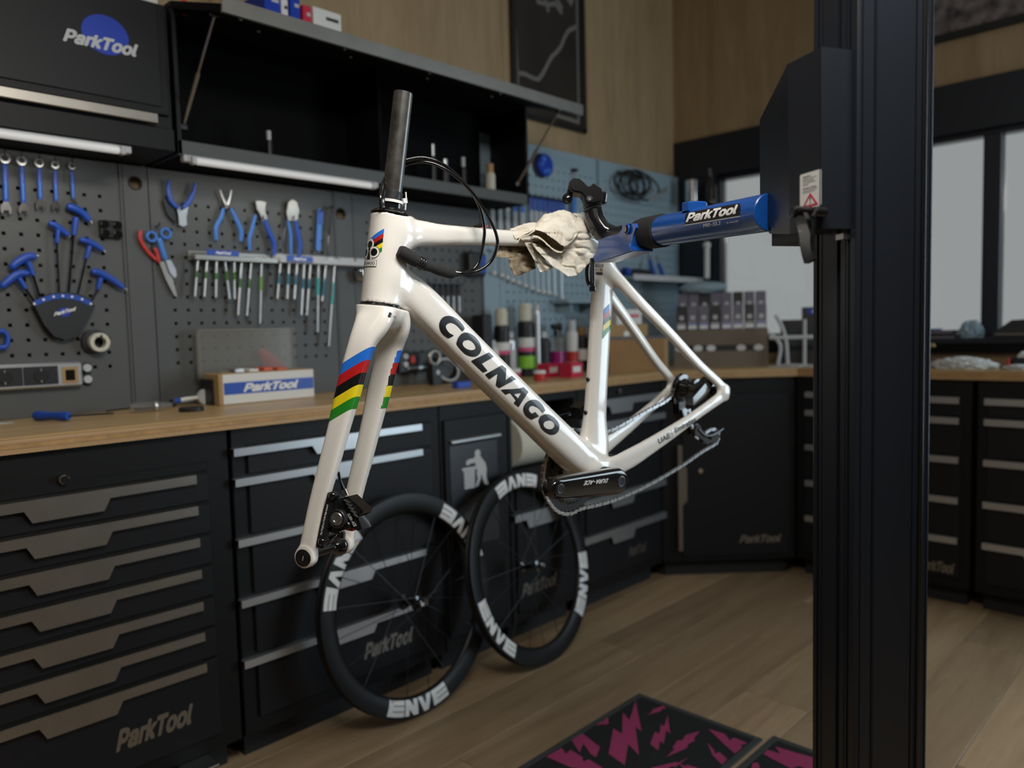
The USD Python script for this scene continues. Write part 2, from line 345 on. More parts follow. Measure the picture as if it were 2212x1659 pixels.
# ---------------------------------------------------------------- logo lettering used on the benches
def logo(h, O, X, Y, w, depth=.0012):
    X, Y = np.asarray(X, float), np.asarray(Y, float); return prism(text_shape("ParkTool", h, w, .36, .045), depth, O, X, Y, np.cross(X, Y))

# ---------------------------------------------------------------- base cabinets along the left wall
def handle_A(x0, x1, z, w0, w1, hs=.019, hw=.043, y=YF - .020):
    """Aluminium pull: a full-width strip with a deeper tapered lip between w0 and w1, folded forward."""
    top = Polygon([(x0, z), (x1, z), (x1, z - hs), (w1, z - hs), (w1 - .014, z - hw), (w0 + .014, z - hw), (w0, z - hs), (x0, z - hs)])
    return join(prism(top, .0025, (0, y, 0), ex, ez, -ey), bx(x0, x1, y, YF, z - .003, z, .0008))
def zA(px, py, y=YF - .02): return on(px, py, 1, y)[2]
def xA(px, py, y=YF - .02): return on(px, py, 1, y)[0]
def drawers(c, x0, x1, hx0, hx1, zs, w0, w1, ztop, zbot, hs=.019, hw=.043, mat="alu_light"):
    put("drawer_rail", bx(x0, x1, YF - .004, YF + .01, zs[0] + .004, ztop, .0015), "cabinet_black", c)
    for i, z in enumerate(zs):
        lo = zs[i + 1] + .006 if i + 1 < len(zs) else zbot
        d = put("drawer", bx(x0, x1, YF - .008, YF + .02, lo, z - .001, .002), "cabinet_face", c)
        put("handle", handle_A(hx0, hx1, z, w0, w1, hs, hw), mat, d)
def carcass(c, x0, x1, front=YF, toe=.075):
    put("body", join(bx(x0 + .001, x1 - .001, front, YW - .02, toe, BOT - .001, .002)), "cabinet_black", c)
    put("plinth", bx(x0 + .02, x1 - .02, front + .05, YW - .05, .0, toe), "black_matte", c)

c1 = thing("drawer_cabinet", "black seven-drawer tool cabinet at the left end of the bench, wide brushed pulls", "cabinet", (.54, 2.05, 0))
carcass(c1, .20, .878)
zs = [zA(*q) for q in ((423, 1026), (428, 1093), (432, 1162), (435, 1230), (440, 1299), (443, 1365), (444.5, 1433))]
drawers(c1, .262, .822, .268, xA(424, 1035), zs, xA(50, 1090), xA(237, 1060), .80, .115, .0215, .048, "steel_old")
q0, q1 = on(250, 1613, 1, YF - .009), on(418, 1548, 1, YF - .009)
put("lettering", logo(.043, (q0[0], YF - .0082, q1[2] - .012), ex, ez, q1[0] - q0[0]), "steel_old", c1, label="raised metal maker's lettering")
p = on(138, 1036, 1, YF - .01)
put("lock", join(cyl((p[0], YF - .004, p[2]), (p[0], YF - .016, p[2]), .0105, n=28, bev=.002), bx(p[0] - .0012, p[0] + .0012, YF - .0165, YF - .015, p[2] - .005, p[2] + .005)), "chrome", c1, smooth=30)
# castor with steel fork under the right end of that cabinet
cs = on(432, 1640, 1, 1.80)
ca = put("castor_bracket", join(bx(cs[0] - .036, cs[0] + .036, 1.775, 1.86, .070, .0745, .001), bx(cs[0] - .026, cs[0] - .022, 1.79, 1.84, .02, .07), bx(cs[0] + .022, cs[0] + .026, 1.79, 1.84, .02, .07), bx(cs[0] - .018, cs[0] + .03, 1.765, 1.772, .045, .05), bx(cs[0] - .018, cs[0] - .012, 1.765, 1.80, .045, .05), bx(cs[0] + .024, cs[0] + .03, 1.765, 1.80, .045, .05)), "steel", c1)
put("castor_wheel", cyl((cs[0] - .017, 1.815, .031), (cs[0] + .017, 1.815, .031), .031, bev=.004), "kraft", ca, smooth=30)

c2 = thing("drawer_cabinet", "black five-drawer tool cabinet behind the left leaning wheel, slim pale pulls", "cabinet", (1.22, 2.05, 0))
carcass(c2, .885, 1.566)
zs = [zA(*q) for q in ((504, 974), (507, 1040), (511, 1172), (518.5, 1303), (523.4, 1435))]
drawers(c2, .925, 1.53, xA(505, 985), xA(911, 925), [z + .004 for z in zs], xA(675, 985), xA(800, 960), .81, .115)
q0, q1 = on(787, 1425, 1, YF - .009), on(893, 1375, 1, YF - .009)
put("lettering", logo(.04, (q0[0], YF - .0082, q0[2] + .002), ex, ez, q1[0] - q0[0]), "steel_old", c2, label="raised metal maker's lettering")

c3 = thing("bin_cabinet", "black waste bin cabinet with a litter pictogram plate above the leaning wheels", "cabinet", (1.72, 2.05, 0))
carcass(c3, 1.568, 1.872)
bd = put("bin_door", bx(on(955, 920, 1, YF)[0], 1.858, YF - .010, YF + .005, .115, on(955, 908, 1, YF)[2], .003), "cabinet_face", c3)
put("handle", bx(on(966, 953, 1, YF)[0], on(1074, 935, 1, YF)[0], YF - .022, YF - .010, on(1010, 948, 1, YF)[2] - .006, on(1010, 948, 1, YF)[2] + .006, .003), "alu_light", bd)
pA, pB = on(970, 962, 1, YF - .011), on(1076, 1060, 1, YF - .011)
plate = put("pictogram_plate", bx(pA[0], pB[0], YF - .0125, YF - .0098, .40, pA[2] - .004, .001), "steel_dark", bd)
def picto(px, py): q = on(px, py, 1, YF - .0128); return q[0], q[2]
z3 = lambda a, b: picto(920 + a / 6.145, 870 + b / 6.145)
man = unary_union([Point(z3(685, 672)).buffer(.0125), Polygon([z3(*q) for q in ((640, 720), (720, 705), (790, 800), (805, 880), (740, 960), (690, 950), (655, 800))]),
    LineString([z3(690, 750), z3(565, 785), z3(555, 800)]).buffer(.0075), Polygon([z3(*q) for q in ((670, 920), (735, 920), (725, 1010), (690, 1110), (660, 1110), (690, 1000))]), Polygon([z3(*q) for q in ((740, 900), (805, 880), (800, 980), (830, 1080), (785, 1085), (750, 1000))])])
put("pictogram", prism(man, .0008, (0, YF - .0125, 0), ex, ez, -ey), "white_steel", plate)
basket = unary_union([LineString([z3(495, 890), z3(655, 865)]).buffer(.005)] + [LineString([z3(515 + k * 2, 930 + k * 40), z3(640, 910 + k * 40)]).buffer(.0042) for k in range(6)])
put("pictogram", prism(basket, .0008, (0, YF - .0125, 0), ex, ez, -ey), "white_steel", plate)

c4 = thing("roll_cabinet", "black cabinet unit with an open paper roll niche behind the second leaning wheel", "cabinet", (2.06, 2.05, 0))
zn = .60
put("body", join(bx(1.876, 2.246, YF, YW - .02, .075, zn, .002), bx(1.876, 1.892, YF, YW - .02, zn, BOT - .001, .001), bx(2.23, 2.246, YF, YW - .02, zn, BOT - .001, .001), bx(1.892, 2.23, 2.18, YW - .02, zn, BOT - .001), bx(1.892, 2.23, YF, 2.2, BOT - .03, BOT - .001)), "cabinet_black", c4)
put("plinth", bx(1.9, 2.22, YF + .05, YW - .05, 0, .075), "black_matte", c4)
d4 = put("drawer", bx(1.90, 2.225, YF - .008, YF + .01, .11, zn - .02, .002), "cabinet_face", c4)
hz = on(1150, 1118, 1, YF - .02)
put("handle", handle_A(on(1104, 1135, 1, YF)[0], on(1198, 1110, 1, YF)[0], hz[2] + .022, on(1128, 1140, 1, YF)[0], on(1200, 1125, 1, YF)[0], .024, .055), "alu_light", d4)
put("trim_strip", bx(on(1105, 1100, 1, YF)[0], on(1160, 1090, 1, YF)[0], YF - .011, YF - .008, on(1130, 1100, 1, YF)[2] - .004, on(1130, 1100, 1, YF)[2] + .004), "steel_dark", d4)
q0, q1 = on(1128, 1289, 1, YF - .009), on(1203, 1255, 1, YF - .009)
put("lettering", logo(.04, (q0[0], YF - .0082, q0[2]), ex, ez, q1[0] - q0[0]), "steel_old", c4, label="raised metal maker's lettering")
pr = on(1128, 968, 1, 1.95)
rl = thing("paper_roll", "thick off-white paper roll in the open niche under the bench", "paper roll", (pr[0], 1.95, zn))
put("paper", join(lathe([(.028, -.11), (.088, -.11), (.0885, -.108), (.0885, .108), (.088, .11), (.028, .11), (.028, -.11)], (pr[0] + .03, 1.96, zn + .089), ex, 40)), "paper_roll", rl, smooth=30)
put("core", lathe([(.022, -.112), (.028, -.112), (.028, .112), (.022, .112), (.022, -.112)], (pr[0] + .03, 1.96, zn + .089), ex, 30), "card_brown", rl, smooth=30)

c5 = thing("drawer_cabinet", "black four-drawer cabinet beside the corner, partly behind the rear triangle", "cabinet", (2.53, 2.05, 0))
carcass(c5, 2.25, 2.815)
zs = [zA(1307, 864), zA(1307, 912), zA(1290, 1076), zA(1254, 1168)]
drawers(c5, 2.285, 2.79, on(1254, 1175, 1, YF)[0] + .0, on(1428, 852, 1, YF)[0], zs, xA(1316, 880), xA(1368, 870), .80, .115, .026, .058)
p = on(1339, 845, 1, YF - .01); put("lock", cyl((p[0], YF - .004, p[2]), (p[0], YF - .016, p[2]), .0105, n=28, bev=.002), "chrome", c5, smooth=30)
q0, q1 = on(1358, 1203, 1, YF - .009), on(1396, 1178, 1, YF - .009)
put("lettering", logo(.036, (q0[0], YF - .0082, q0[2]), ex, ez, q1[0] - q0[0]), "steel_old", c5, label="raised metal maker's lettering")

# ---------------------------------------------------------------- corner cabinet with a slanting door
CP, CN = np.array([2.817, 1.849, 0]), np.array([1, 1, 0]) / 2 ** .5
CU = np.array([1, -1, 0]) / 2 ** .5                     # along the door, to the right
cc = thing("corner_cabinet", "black slant-front corner cabinet with one tall door and lock", "cabinet", (3.2, 1.85, 0))
poly = Polygon([(2.819, YF), (3.228, 1.436), (XW - .02, 1.436), (XW - .02, YW - .02), (2.819, YW - .02)])
put("body", prism(poly, BOT - .076, (0, 0, .075), ex, ey, ez), "cabinet_black", cc)
put("plinth", prism(poly.buffer(-.05), .075, (0, 0, 0), ex, ey, ez), "black_matte", cc)
def corner(u0, u1, z0, z1, d0, d1):
    return prism(sbox(u0, z0, u1, z1), d1 - d0, CP - CN * d1, CU, ez, CN)
dd = put("door", corner(.095, .552, .10, .80, 0.0, .010), "cabinet_face", cc)
h0, h1 = onp(1466, 962, CP - CN * .02, CN), onp(1476, 1190, CP - CN * .02, CN)
u = lambda P: float((P - CP) @ CU)
uh = u(h0)
prof = Polygon([(uh - .004, h1[2]), (uh + .014, h1[2]), (uh + .014, h1[2] + .20), (uh + .034, h1[2] + .22), (uh + .034, h0[2] - .10), (uh + .014, h0[2] - .08), (uh + .014, h0[2]), (uh - .004, h0[2])])
put("handle", prism(prof, .014, CP - CN * .024, CU, ez, CN), "steel_old", dd)
p = onp(1513, 1017, CP - CN * .012, CN); put("lock", cyl(p + CN * .004, p - CN * .006, .0105, n=28, bev=.002), "chrome", dd, smooth=30)
q0, q1 = onp(1597, 1172, CP - CN * .011, CN), onp(1688, 1170, CP - CN * .011, CN)
put("lettering", logo(.030, CP + CU * u(q0) - CN * .0102 + ez * q0[2], CU, ez, u(q1) - u(q0)), "steel_old", dd, label="raised metal maker's lettering")

# ---------------------------------------------------------------- drawer cabinets along the right wall
def cab_B(y0, y1, label, pxs, ha, hb, logo_px=None):
    c = thing("drawer_cabinet", label, "cabinet", (3.43, (y0 + y1) / 2, 0))
    put("body", bx(XF, XW - .02, y0 + .001, y1 - .001, .075, BOT - .001, .002), "cabinet_black", c)
    put("plinth", bx(XF + .05, XW - .05, y0 + .02, y1 - .02, 0, .075), "black_matte", c)
    zz = [on(*q, 0, XF - .02)[2] + .013 for q in pxs]
    for i, z in enumerate(zz):
        lo = zz[i + 1] + .006 if i + 1 < len(zz) else .115
        d = put("drawer", bx(XF - .008, XF + .02, y0 + .035, y1 - .035, lo, z - .001, .002), "cabinet_face", c)
        prof = Polygon([(-hb, z), (-ha, z), (-ha, z - .024), (-ha - .13, z - .024), (-ha - .144, z - .05), (-hb + .144, z - .05), (-hb + .13, z - .024), (-hb, z - .024)])
        put("handle", join(prism(prof, .0025, (XF - .02, 0, 0), -ey, ez, -ex), bx(XF - .02, XF, ha, hb, z - .003, z, .0008)), "alu_light", d)
    if logo_px:
        a, b = on(*logo_px[0], 0, XF - .009), on(*logo_px[1], 0, XF - .009)
        put("lettering", logo(.036, (XF - .0082, a[1], a[2]), -ey, ez, a[1] - b[1]), "steel_old", c, label="raised metal maker's lettering")
cab_B(.76, 1.43, "black drawer cabinet half hidden behind the dark stand column", ((2040, 865), (2040, 909), (2040, 993), (2040, 1080), (2040, 1166)), .80, 1.385, ((1985, 1226), (2062, 1230)))
cab_B(.075, .745, "black drawer cabinet at the right edge, right of the dark stand column", ((2160, 870), (2160, 915), (2160, 1004), (2160, 1096), (2160, 1186)), .11, .718)

# ---------------------------------------------------------------- worktops: plywood with a layered edge
def worktop(label, poly, mat, edge):
    t = thing("worktop", label, "worktop", (poly.centroid.x, poly.centroid.y, BOT))
    put("surface_sheet", prism(poly, .004, (0, 0, TOP - .004), ex, ey, ez), mat, t)
    for k in range(3):
        z0 = BOT + k * (TOP - .004 - BOT) / 3
        put("ply_layer", prism(poly.buffer(-.0006 * (k % 2)), (TOP - .004 - BOT) / 3 - .0006, (0, 0, z0), ex, ey, ez), edge if k != 1 else "tan_wood", t)
worktop("long plywood worktop along the tool wall, above the drawer cabinets", Polygon([(.1, 1.822), (2.806, 1.822), (2.806, YW - .001), (.1, YW - .001)]), "bench_top", "bench_ply")
worktop("plywood worktop filling the corner under the cardboard boxes", Polygon([(2.808, 1.824), (3.217, 1.415), (XW - .001, 1.415), (XW - .001, YW - .001), (2.808, YW - .001)]), "bench_top", "bench_ply")
worktop("plywood worktop under the window, right of the stand column", Polygon([(3.217, .0), (XW - .001, .0), (XW - .001, 1.413), (3.217, 1.413)]), "bench_top_b", "bench_ply")

# ---------------------------------------------------------------- perforated panels with posts between them
YP = 2.250
def pegboard(label, x0, x1, z0, z1, hz0, hz1, mat, group="perforated tool panels"):
    t = thing("pegboard", label, "pegboard", ((x0 + x1) / 2, YP, z0), group=None)
    P = m3.CrossSection.square((x1 - x0, z1 - z0)).translate((x0, z0)); hs = []
    n = int((x1 - x0 - .05) / .038); m = int((hz1 - hz0) / .038); xs = (x0 + x1) / 2 - (n - 1) * .019 + np.arange(n) * .038
    holes = m3.CrossSection([np.array([(x - .0045, z - .0045), (x + .0045, z - .0045), (x + .0045, z + .0045), (x - .0045, z + .0045)]) for x in xs for z in hz0 + np.arange(m) * .038])
    v, f = V(m3.Manifold.extrude(P - holes, .0015))
    put("panel", (np.stack([v[:, 0], YP - v[:, 2] + .0015, v[:, 1]], 1), f), mat, t)
    put("edge_fold", join(bx(x0, x0 + .006, YP - .004, YP + .02, z0, z1), bx(x1 - .006, x1, YP - .004, YP + .02, z0, z1), bx(x0, x1, YP + .001, YP + .02, z0, z0 + .006)), mat, t)
    return t
pegboard("dark perforated panel behind the hanging spanners and hex key fan", .20, on(262, 390, 1, YP)[0], TOP + .001, 1.578, 1.03, 1.56, "peg_panel")
pegboard("dark perforated panel behind the hanging pliers, scissors and T-bar racks", on(319, 390, 1, YP)[0], 1.487, TOP + .001, 1.578, 1.03, 1.56, "peg_panel")
pegboard("grey perforated panel behind the fork and head tube", 1.556, 2.170, TOP + .001, 1.578, 1.03, 1.56, "peg_panel")
pegboard("tall perforated panel, daylight put into its pale blue-grey, right of the open wall cupboard", 2.262, 2.925, TOP + .001, 1.884, 1.03, 1.86, "peg_daylit")
pegboard("tall perforated panel, daylight put into its pale blue-grey, next to the room corner", 2.935, 3.62, TOP + .001, 1.884, 1.03, 1.86, "peg_daylit")
def post(label, x0, x1, z1, mat, hole):
    t = thing("panel_post", label, "wall post", ((x0 + x1) / 2, YP, TOP))
    P = sbox(x0, TOP + .001, x1, z1)
    if hole is not None: P = P.difference(Point(hole[0], hole[2]).buffer(.017, 24))
    put("cover_strip", prism(P, .003, (0, YP, 0), ex, ez, -ey), mat, t)
    if hole is not None: put("cable_hole_rim", xf(ring((0, 0, 0), ey, .0175, .002, 32, 6), None, (hole[0], YP - .003, hole[2])), "black_matte", t, smooth=True)
post("dark post with a round cable hole, left of the scissors", on(264, 390, 1, YP)[0], on(317, 390, 1, YP)[0], 1.578, "peg_panel", on(291, 396, 1, YP))
post("dark post with a round cable hole, right of the flat blue tool", 1.489, 1.554, 1.578, "peg_panel", on(735, 462, 1, YP))
post("post, daylight put into its colour, between the open wall cupboard and the tall panels", 2.172, 2.260, 1.884, "peg_daylit", None)

# ---------------------------------------------------------------- wall cupboards
YC = 2.05
u1 = thing("wall_cupboard", "closed black wall cupboard with a blue disc and pale lettering on its door", "cupboard", (.54, 2.16, 1.58))
put("body", bx(.19, .874, YC + .002, YW - .001, 1.583, 1.955, .002), "cabinet_black", u1)
door = put("door", bx(.215, .862, YC - .014, YC, 1.672, 1.948, .002), "cabinet_black", u1)
put("door_panel", bx(.235, .842, YC - .018, YC - .0138, 1.69, 1.945, .003), "cabinet_face", u1)
put("door_pull", join(bx(.215, xA(341, 262, YC - .02), YC - .026, YC - .012, 1.645, 1.670, .002)), "steel_old", door)
put("lower_rail", bx(.19, .872, YC - .012, YC + .002, 1.583, 1.640, .002), "cabinet_black", u1)
cx_, cz_ = on(222, 74, 1, YC - .019)[[0, 2]]
P = []
for k in range(48 * 4):
    t = 2 * math.pi * k / 192; r = .0455 + (.0016 if (k // 2) % 2 else 0); P.append((cx_ + .006 + 1.16 * r * math.cos(t), cz_ + r * math.sin(t)))
disc = put("disc_emblem", prism(Polygon(P), .0008, (0, YC - .0182, 0), ex, ez, -ey), "blue_logo", door)
q0, q1 = on(136, 86, 1, YC - .02), on(300, 84, 1, YC - .02)
put("lettering", logo(.027, (q0[0], YC - .0192, q0[2]), ex, ez, q1[0] - q0[0] - .003), "white_steel", disc)

u2 = thing("wall_cupboard", "long black wall cupboard with its lift-up door raised open", "cupboard", (1.56, 2.16, 1.58))
X0, X1 = .884, 2.238
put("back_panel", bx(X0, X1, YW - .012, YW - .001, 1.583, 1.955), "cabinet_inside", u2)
put("side_panel", bx(X0, X0 + .012, YC, YW - .013, 1.583, 1.955, .001), "cabinet_black", u2); put("side_panel", bx(X1 - .012, X1, YC, YW - .013, 1.583, 1.955, .001), "cabinet_black", u2)
put("top_panel", bx(X0, X1, YC, YW - .001, 1.957, 1.972, .001), "cabinet_black", u2)
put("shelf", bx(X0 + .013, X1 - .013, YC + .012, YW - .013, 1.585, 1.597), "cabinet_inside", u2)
put("shelf_lip", bx(X0, X1, YC, YC + .011, 1.581, 1.620, .002), "peg_panel", u2)
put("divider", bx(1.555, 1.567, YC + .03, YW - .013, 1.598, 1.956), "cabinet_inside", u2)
DE = np.array([0, 1.785, 1.875]); DH = np.array([0, YC + .01, 1.965]); dv = DE - DH; dl = np.linalg.norm(dv); dv /= dl; dn = np.cross(ex, dv)
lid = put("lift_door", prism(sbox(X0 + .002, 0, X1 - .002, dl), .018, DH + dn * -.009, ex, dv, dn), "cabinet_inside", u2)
put("door_pull", prism(sbox(X0 + .004, -.018, X1 - .004, .018), .010, DE - ey * .001 + ez * .006, ex, ez, -ey), "steel_old", lid)
for k, x in enumerate((X0 + .03, X1 - .03)):
    a, b = DH + dv * .20 + ex * x - ez * .014, np.array([x, YC + .03, 1.665]); m_ = a * .5 + b * .5
    s = put("gas_strut", join(cyl(a, m_, .0035, n=10), cyl(m_, b, .006, n=12)), "steel", u2, smooth=30)
    put("strut_ball", bx(x - .01, x + .01, b[1] - .006, b[1] + .006, b[2] - .012, b[2] + .004, .002), "steel_dark", s); put("strut_ball", bx(x - .01, x + .01, a[1] - .006, a[1] + .006, a[2] - .004, a[2] + .012, .002), "steel_dark", s)
for k in range(9):                     # pan-head screws on the raised door's underside
    c = DH + ex * (X0 + .07 + k * .15) + dv * (.06 if k % 2 else dl - .03) - dn * (-.009 if dn[2] < 0 else .009)
    put("screw", cyl(c, c - ez * .004, .005, .0035, 10), "steel", u2)

def led(label, x0, x1, y, z):
    t = thing("strip_light", label, "strip light", ((x0 + x1) / 2, y, z - .01))
    put("housing", bx(x0 - .03, x1 + .03, y - .002, y + .02, z - .004, z + .0135, .002), "white_steel", t)
    put("tube", cyl((x0, y - .004, z - .001), (x1, y - .004, z - .001), .0095, n=20, bev=.004), "tube_glow", t, smooth=30)
    put("end_cap", join(bx(x0 - .012, x0, y - .014, y + .006, z - .011, z + .010, .002), bx(x1, x1 + .012, y - .014, y + .006, z - .011, z + .010, .002)), "white_steel", t)
    L = rect_light("strip_light_beam" if x0 < .5 else "strip_light_beam_001", ((x0 + x1) / 2, y + .03, z - .004), ((x0 + x1) / 2, y + .13, z - .30), x1 - x0, .014, 16.0, (1.0, .97, .88))
led("glowing strip light under the closed wall cupboard, above the spanners", .21, .735, YC - .004, 1.5685)
led("glowing strip light under the open wall cupboard, above the pliers", .925, 1.49, YC - .004, 1.5685)

# ---------------------------------------------------------------- pictures on the walls
pa = thing("poster", "tall dark framed route profile poster on the plywood left of the corner", "poster", (2.62, YW, 1.98))
x0, x1, z0 = 2.385, 2.868, 1.992
put("print", bx(x0 + .02, x1 - .02, YW - .012, YW - .004, z0 + .02, 2.80), "poster_black", pa)
put("frame", join(bx(x0, x0 + .022, YW - .022, YW, z0, 2.82, .003), bx(x1 - .022, x1, YW - .022, YW, z0, 2.82, .003), bx(x0, x1, YW - .022, YW, z0, z0 + .022, .003), bx(x0, x1, YW - .022, YW, 2.80, 2.822, .003)), "frame_black", pa)
pp = lambda px, py: on(px, py, 1, YW - .0125)[[0, 2]]
prof = LineString([pp(*q) for q in ((1122, 158), (1135, 160), (1150, 168), (1163, 172), (1172, 160), (1185, 135), (1192, 122), (1203, 112), (1212, 100), (1220, 80), (1228, 66), (1244, 58))])
put("route_line", prism(prof.buffer(.009), .0006, (0, YW - .012, 0), ex, ez, -ey), "poster_grey", pa)
put("margin_line", prism(unary_union([LineString([pp(1110, 0), pp(1119, 180)]).buffer(.006), LineString([pp(1246, 0), pp(1250, 230), pp(1250, 264)]).buffer(.006), LineString([pp(1205, 250), pp(1250, 264)]).buffer(.008)]), .0006, (0, YW - .012, 0), ex, ez, -ey), "poster_grey", pa)
title = unary_union([LineString([pp(1160, -16), pp(1162, 4), pp(1176, 8)]).buffer(.009), LineString([pp(1176, -10), pp(1184, 22)]).buffer(.009), LineString([pp(1184, 10), pp(1200, 8), pp(1212, 26)]).buffer(.010), LineString([pp(1196, -14), pp(1213, 16)]).buffer(.009), LineString([pp(1222, -12), pp(1233, 8), pp(1238, -10)]).buffer(.009)])
put("title_mark", prism(title, .0006, (0, YW - .012, 0), ex, ez, -ey), "poster_grey", pa)
pb = thing("poster", "dark framed photograph high on the right wall above the window", "poster", (XW, .5, 2.24))
put("print", bx(XW - .012, XW - .004, .05, 1.30, 2.27, 2.82), "photo_print", pb)
put("frame", join(bx(XW - .022, XW, .02, 1.33, 2.242, 2.272, .003), bx(XW - .022, XW, .02, .05, 2.242, 2.83, .003), bx(XW - .022, XW, 1.30, 1.33, 2.242, 2.83, .003), bx(XW - .022, XW, .02, 1.33, 2.80, 2.83, .003)), "frame_black", pb)

# ---------------------------------------------------------------- floor mats with bolt shapes
def mat(label, x0, x1, y0, y1, bolts):
    t = thing("floor_mat", label, "floor mat", ((x0 + x1) / 2, (y0 + y1) / 2, 0))
    put("pile", bx(x0 + .018, x1 - .018, y0 + .018, y1 - .018, .0005, .006, .001), "mat_black", t)
    put("border", join(bx(x0, x1, y0, y0 + .018, .0002, .0055, .0012), bx(x0, x1, y1 - .018, y1, .0002, .0055, .0012), bx(x0, x0 + .018, y0 + .018, y1 - .018, .0002, .0055, .0012), bx(x1 - .018, x1, y0 + .018, y1 - .018, .0002, .0055, .0012)), "mat_edge", t)
    clip = sbox(x0 + .02, y0 + .02, x1 - .02, y1 - .02)
    for b in bolts:
        g = Polygon([on(px, py, 2, .006)[:2] for px, py in b]).buffer(0).intersection(clip)
        if g.area > 1e-5: put("bolt_motif", prism(g, .0006, (0, 0, .0058), ex, ey, ez), "mat_pink", t)
fm = lambda pts: [(1160 + a / 3.456, 1400 + b / 3.456) for a, b in pts]
B1 = [fm(q) for q in ([(735, 395), (755, 490), (780, 620), (735, 590), (762, 800), (680, 715), (655, 875), (535, 790), (570, 600), (635, 640), (640, 480), (690, 540)],
    [(975, 500), (995, 640), (965, 610), (945, 715), (920, 690), (905, 765), (845, 715), (880, 625), (915, 640), (925, 570), (950, 585)],
    [(1215, 620), (1110, 650), (1085, 690), (1050, 690), (1010, 745), (1030, 750), (970, 810), (1120, 745), (1130, 715), (1180, 690), (1170, 675)],
    [(940, 430), (865, 460), (860, 475), (820, 500), (925, 470), (930, 455), (965, 448)], [(530, 515), (490, 550), (480, 545), (440, 580), (500, 565), (510, 575), (535, 560)],
    [(335, 635), (470, 740), (440, 815), (400, 790), (345, 710), (320, 780), (255, 685)], [(70, 810), (185, 745), (215, 790), (250, 760), (340, 815), (345, 850), (385, 830), (490, 895), (440, 930), (330, 900), (250, 890)],
    [(1280, 605), (1400, 640), (1440, 690), (1470, 670), (1570, 710), (1520, 725), (1530, 745), (1480, 790), (1400, 720)], [(1270, 705), (1320, 760), (1330, 790), (1360, 775), (1420, 830), (1380, 870), (1310, 800), (1300, 775)],
    [(1130, 815), (1050, 860), (1040, 850), (850, 895), (900, 940), (1010, 880), (1030, 890)], [(1060, 860), (1120, 890), (1110, 870), (1200, 895), (1180, 940), (1090, 900)])]
mat("black mat with pink lightning bolts, its corner pointing at the wheels", 1.262, 1.862, .914, 1.308, B1)
B2 = [fm(q) for q in ([(1690, 790), (1720, 760), (1815, 790), (1780, 735), (1960, 790), (2000, 800), (2180, 850), (2180, 950), (2000, 900), (1960, 880), (1900, 900), (1800, 850)], [(1610, 860), (1650, 855), (1665, 895), (1600, 900)])]
mat("black mat with pink lightning bolts beside the foot of the stand column", 1.296, 1.896, .510, .902, B2)
# ================================================================ bicycle frame on the stand: carbon shapes as smooth blends of tapering tubes
BR = np.array([[-0.98534215, -0.03103355, -0.16774317], [0.04041732, -0.99778584, -0.05281915], [-0.16573259, -0.05882466, 0.98441473]])
BP = np.array([1.1633, .9319, .8175])                  # bottom bracket; bike axes: x forward, y left, z up (millimetres below)
bw = lambda p: np.asarray(p, float) * .001 @ BR.T + BP
HA = math.radians(72.70); HT = np.array([379.2, 0, 524.4]); HX = np.array([math.cos(HA), 0, -math.sin(HA)]); HB = HT + 129.66 * HX
def _rot(axis, a):
    x, y, z = axis; c, s = math.cos(a), math.sin(a); C = 1 - c
    return np.array([[c + x * x * C, x * y * C - z * s, x * z * C + y * s], [y * x * C + z * s, c + y * y * C, y * z * C - x * s], [z * x * C - y * s, z * y * C + x * s, c + z * z * C]])
_fx = np.array([math.sin(HA), 0, math.cos(HA)])
_rs = _rot(-HX, math.radians(-63.08))
FR = np.stack([_rs @ _fx, _rs @ np.array([0, 1.0, 0]), -HX], 1)      # fork axes in bike axes
fw = lambda p: bw(np.asarray(p, float) @ FR.T + HB)

from scipy.spatial import cKDTree
_cache = {}
def sweep_sdf(P, N):
    """Distance to a tube through nodes (x, y, z, a, b, p): a = half height in the plane square to y, b = half width, p = squareness."""
    key = id(N)
    if key not in _cache:
        A = np.array(N, float); L = np.concatenate([[0], np.cumsum(np.linalg.norm(np.diff(A[:, :3], axis=0), axis=1))])
        q = np.linspace(0, L[-1], max(12, int(L[-1] / 1.6))); S = np.stack([np.interp(q, L, A[:, k]) for k in range(6)], 1)
        w = np.ones(9) / 9; pad = lambda c: np.convolve(np.concatenate([np.full(4, c[0]) + (c[0] - c[1]) * np.arange(4, 0, -1), c, np.full(4, c[-1]) + (c[-1] - c[-2]) * np.arange(1, 5)]), w, "valid")
        S = np.stack([pad(S[:, k]) for k in range(6)], 1)
        T = np.gradient(S[:, :3], axis=0); T /= np.linalg.norm(T, axis=1, keepdims=True)
        l = np.array([0, 1.0, 0]) - T[:, 1:2] * T; l /= np.linalg.norm(l, axis=1, keepdims=True); n = np.cross(T, l)
        _cache[key] = (N, S, T, l, n, np.gradient(S[:, 3:5], axis=0) / (q[1] - q[0]), cKDTree(S[:, :3]))
    _, S, T, l, n, ds, tree = _cache[key]
    i = tree.query(P)[1]; R = P - S[i, :3]; s = (R * T[i]).sum(1)
    e = np.where(i == 0, np.maximum(-s, 0), np.where(i == len(S) - 1, np.maximum(s, 0), 0)); sc = np.clip(s, -2, 2)
    a, b, p = S[i, 3] + ds[i, 0] * sc, S[i, 4] + ds[i, 1] * sc, S[i, 5]; m = np.minimum(a, b)
    u, v, e = np.abs((R * n[i]).sum(1)) / a, np.abs((R * l[i]).sum(1)) / b, e / m
    r = (u ** p + v ** p + e ** p + 1e-12) ** (1 / p)
    g = np.sqrt((u ** (p - 1) / a) ** 2 + (v ** (p - 1) / b) ** 2 + (e ** (p - 1) / m) ** 2) * r ** (1 - p)
    return (r - 1) / np.maximum(g, .5 / np.maximum(a, b))
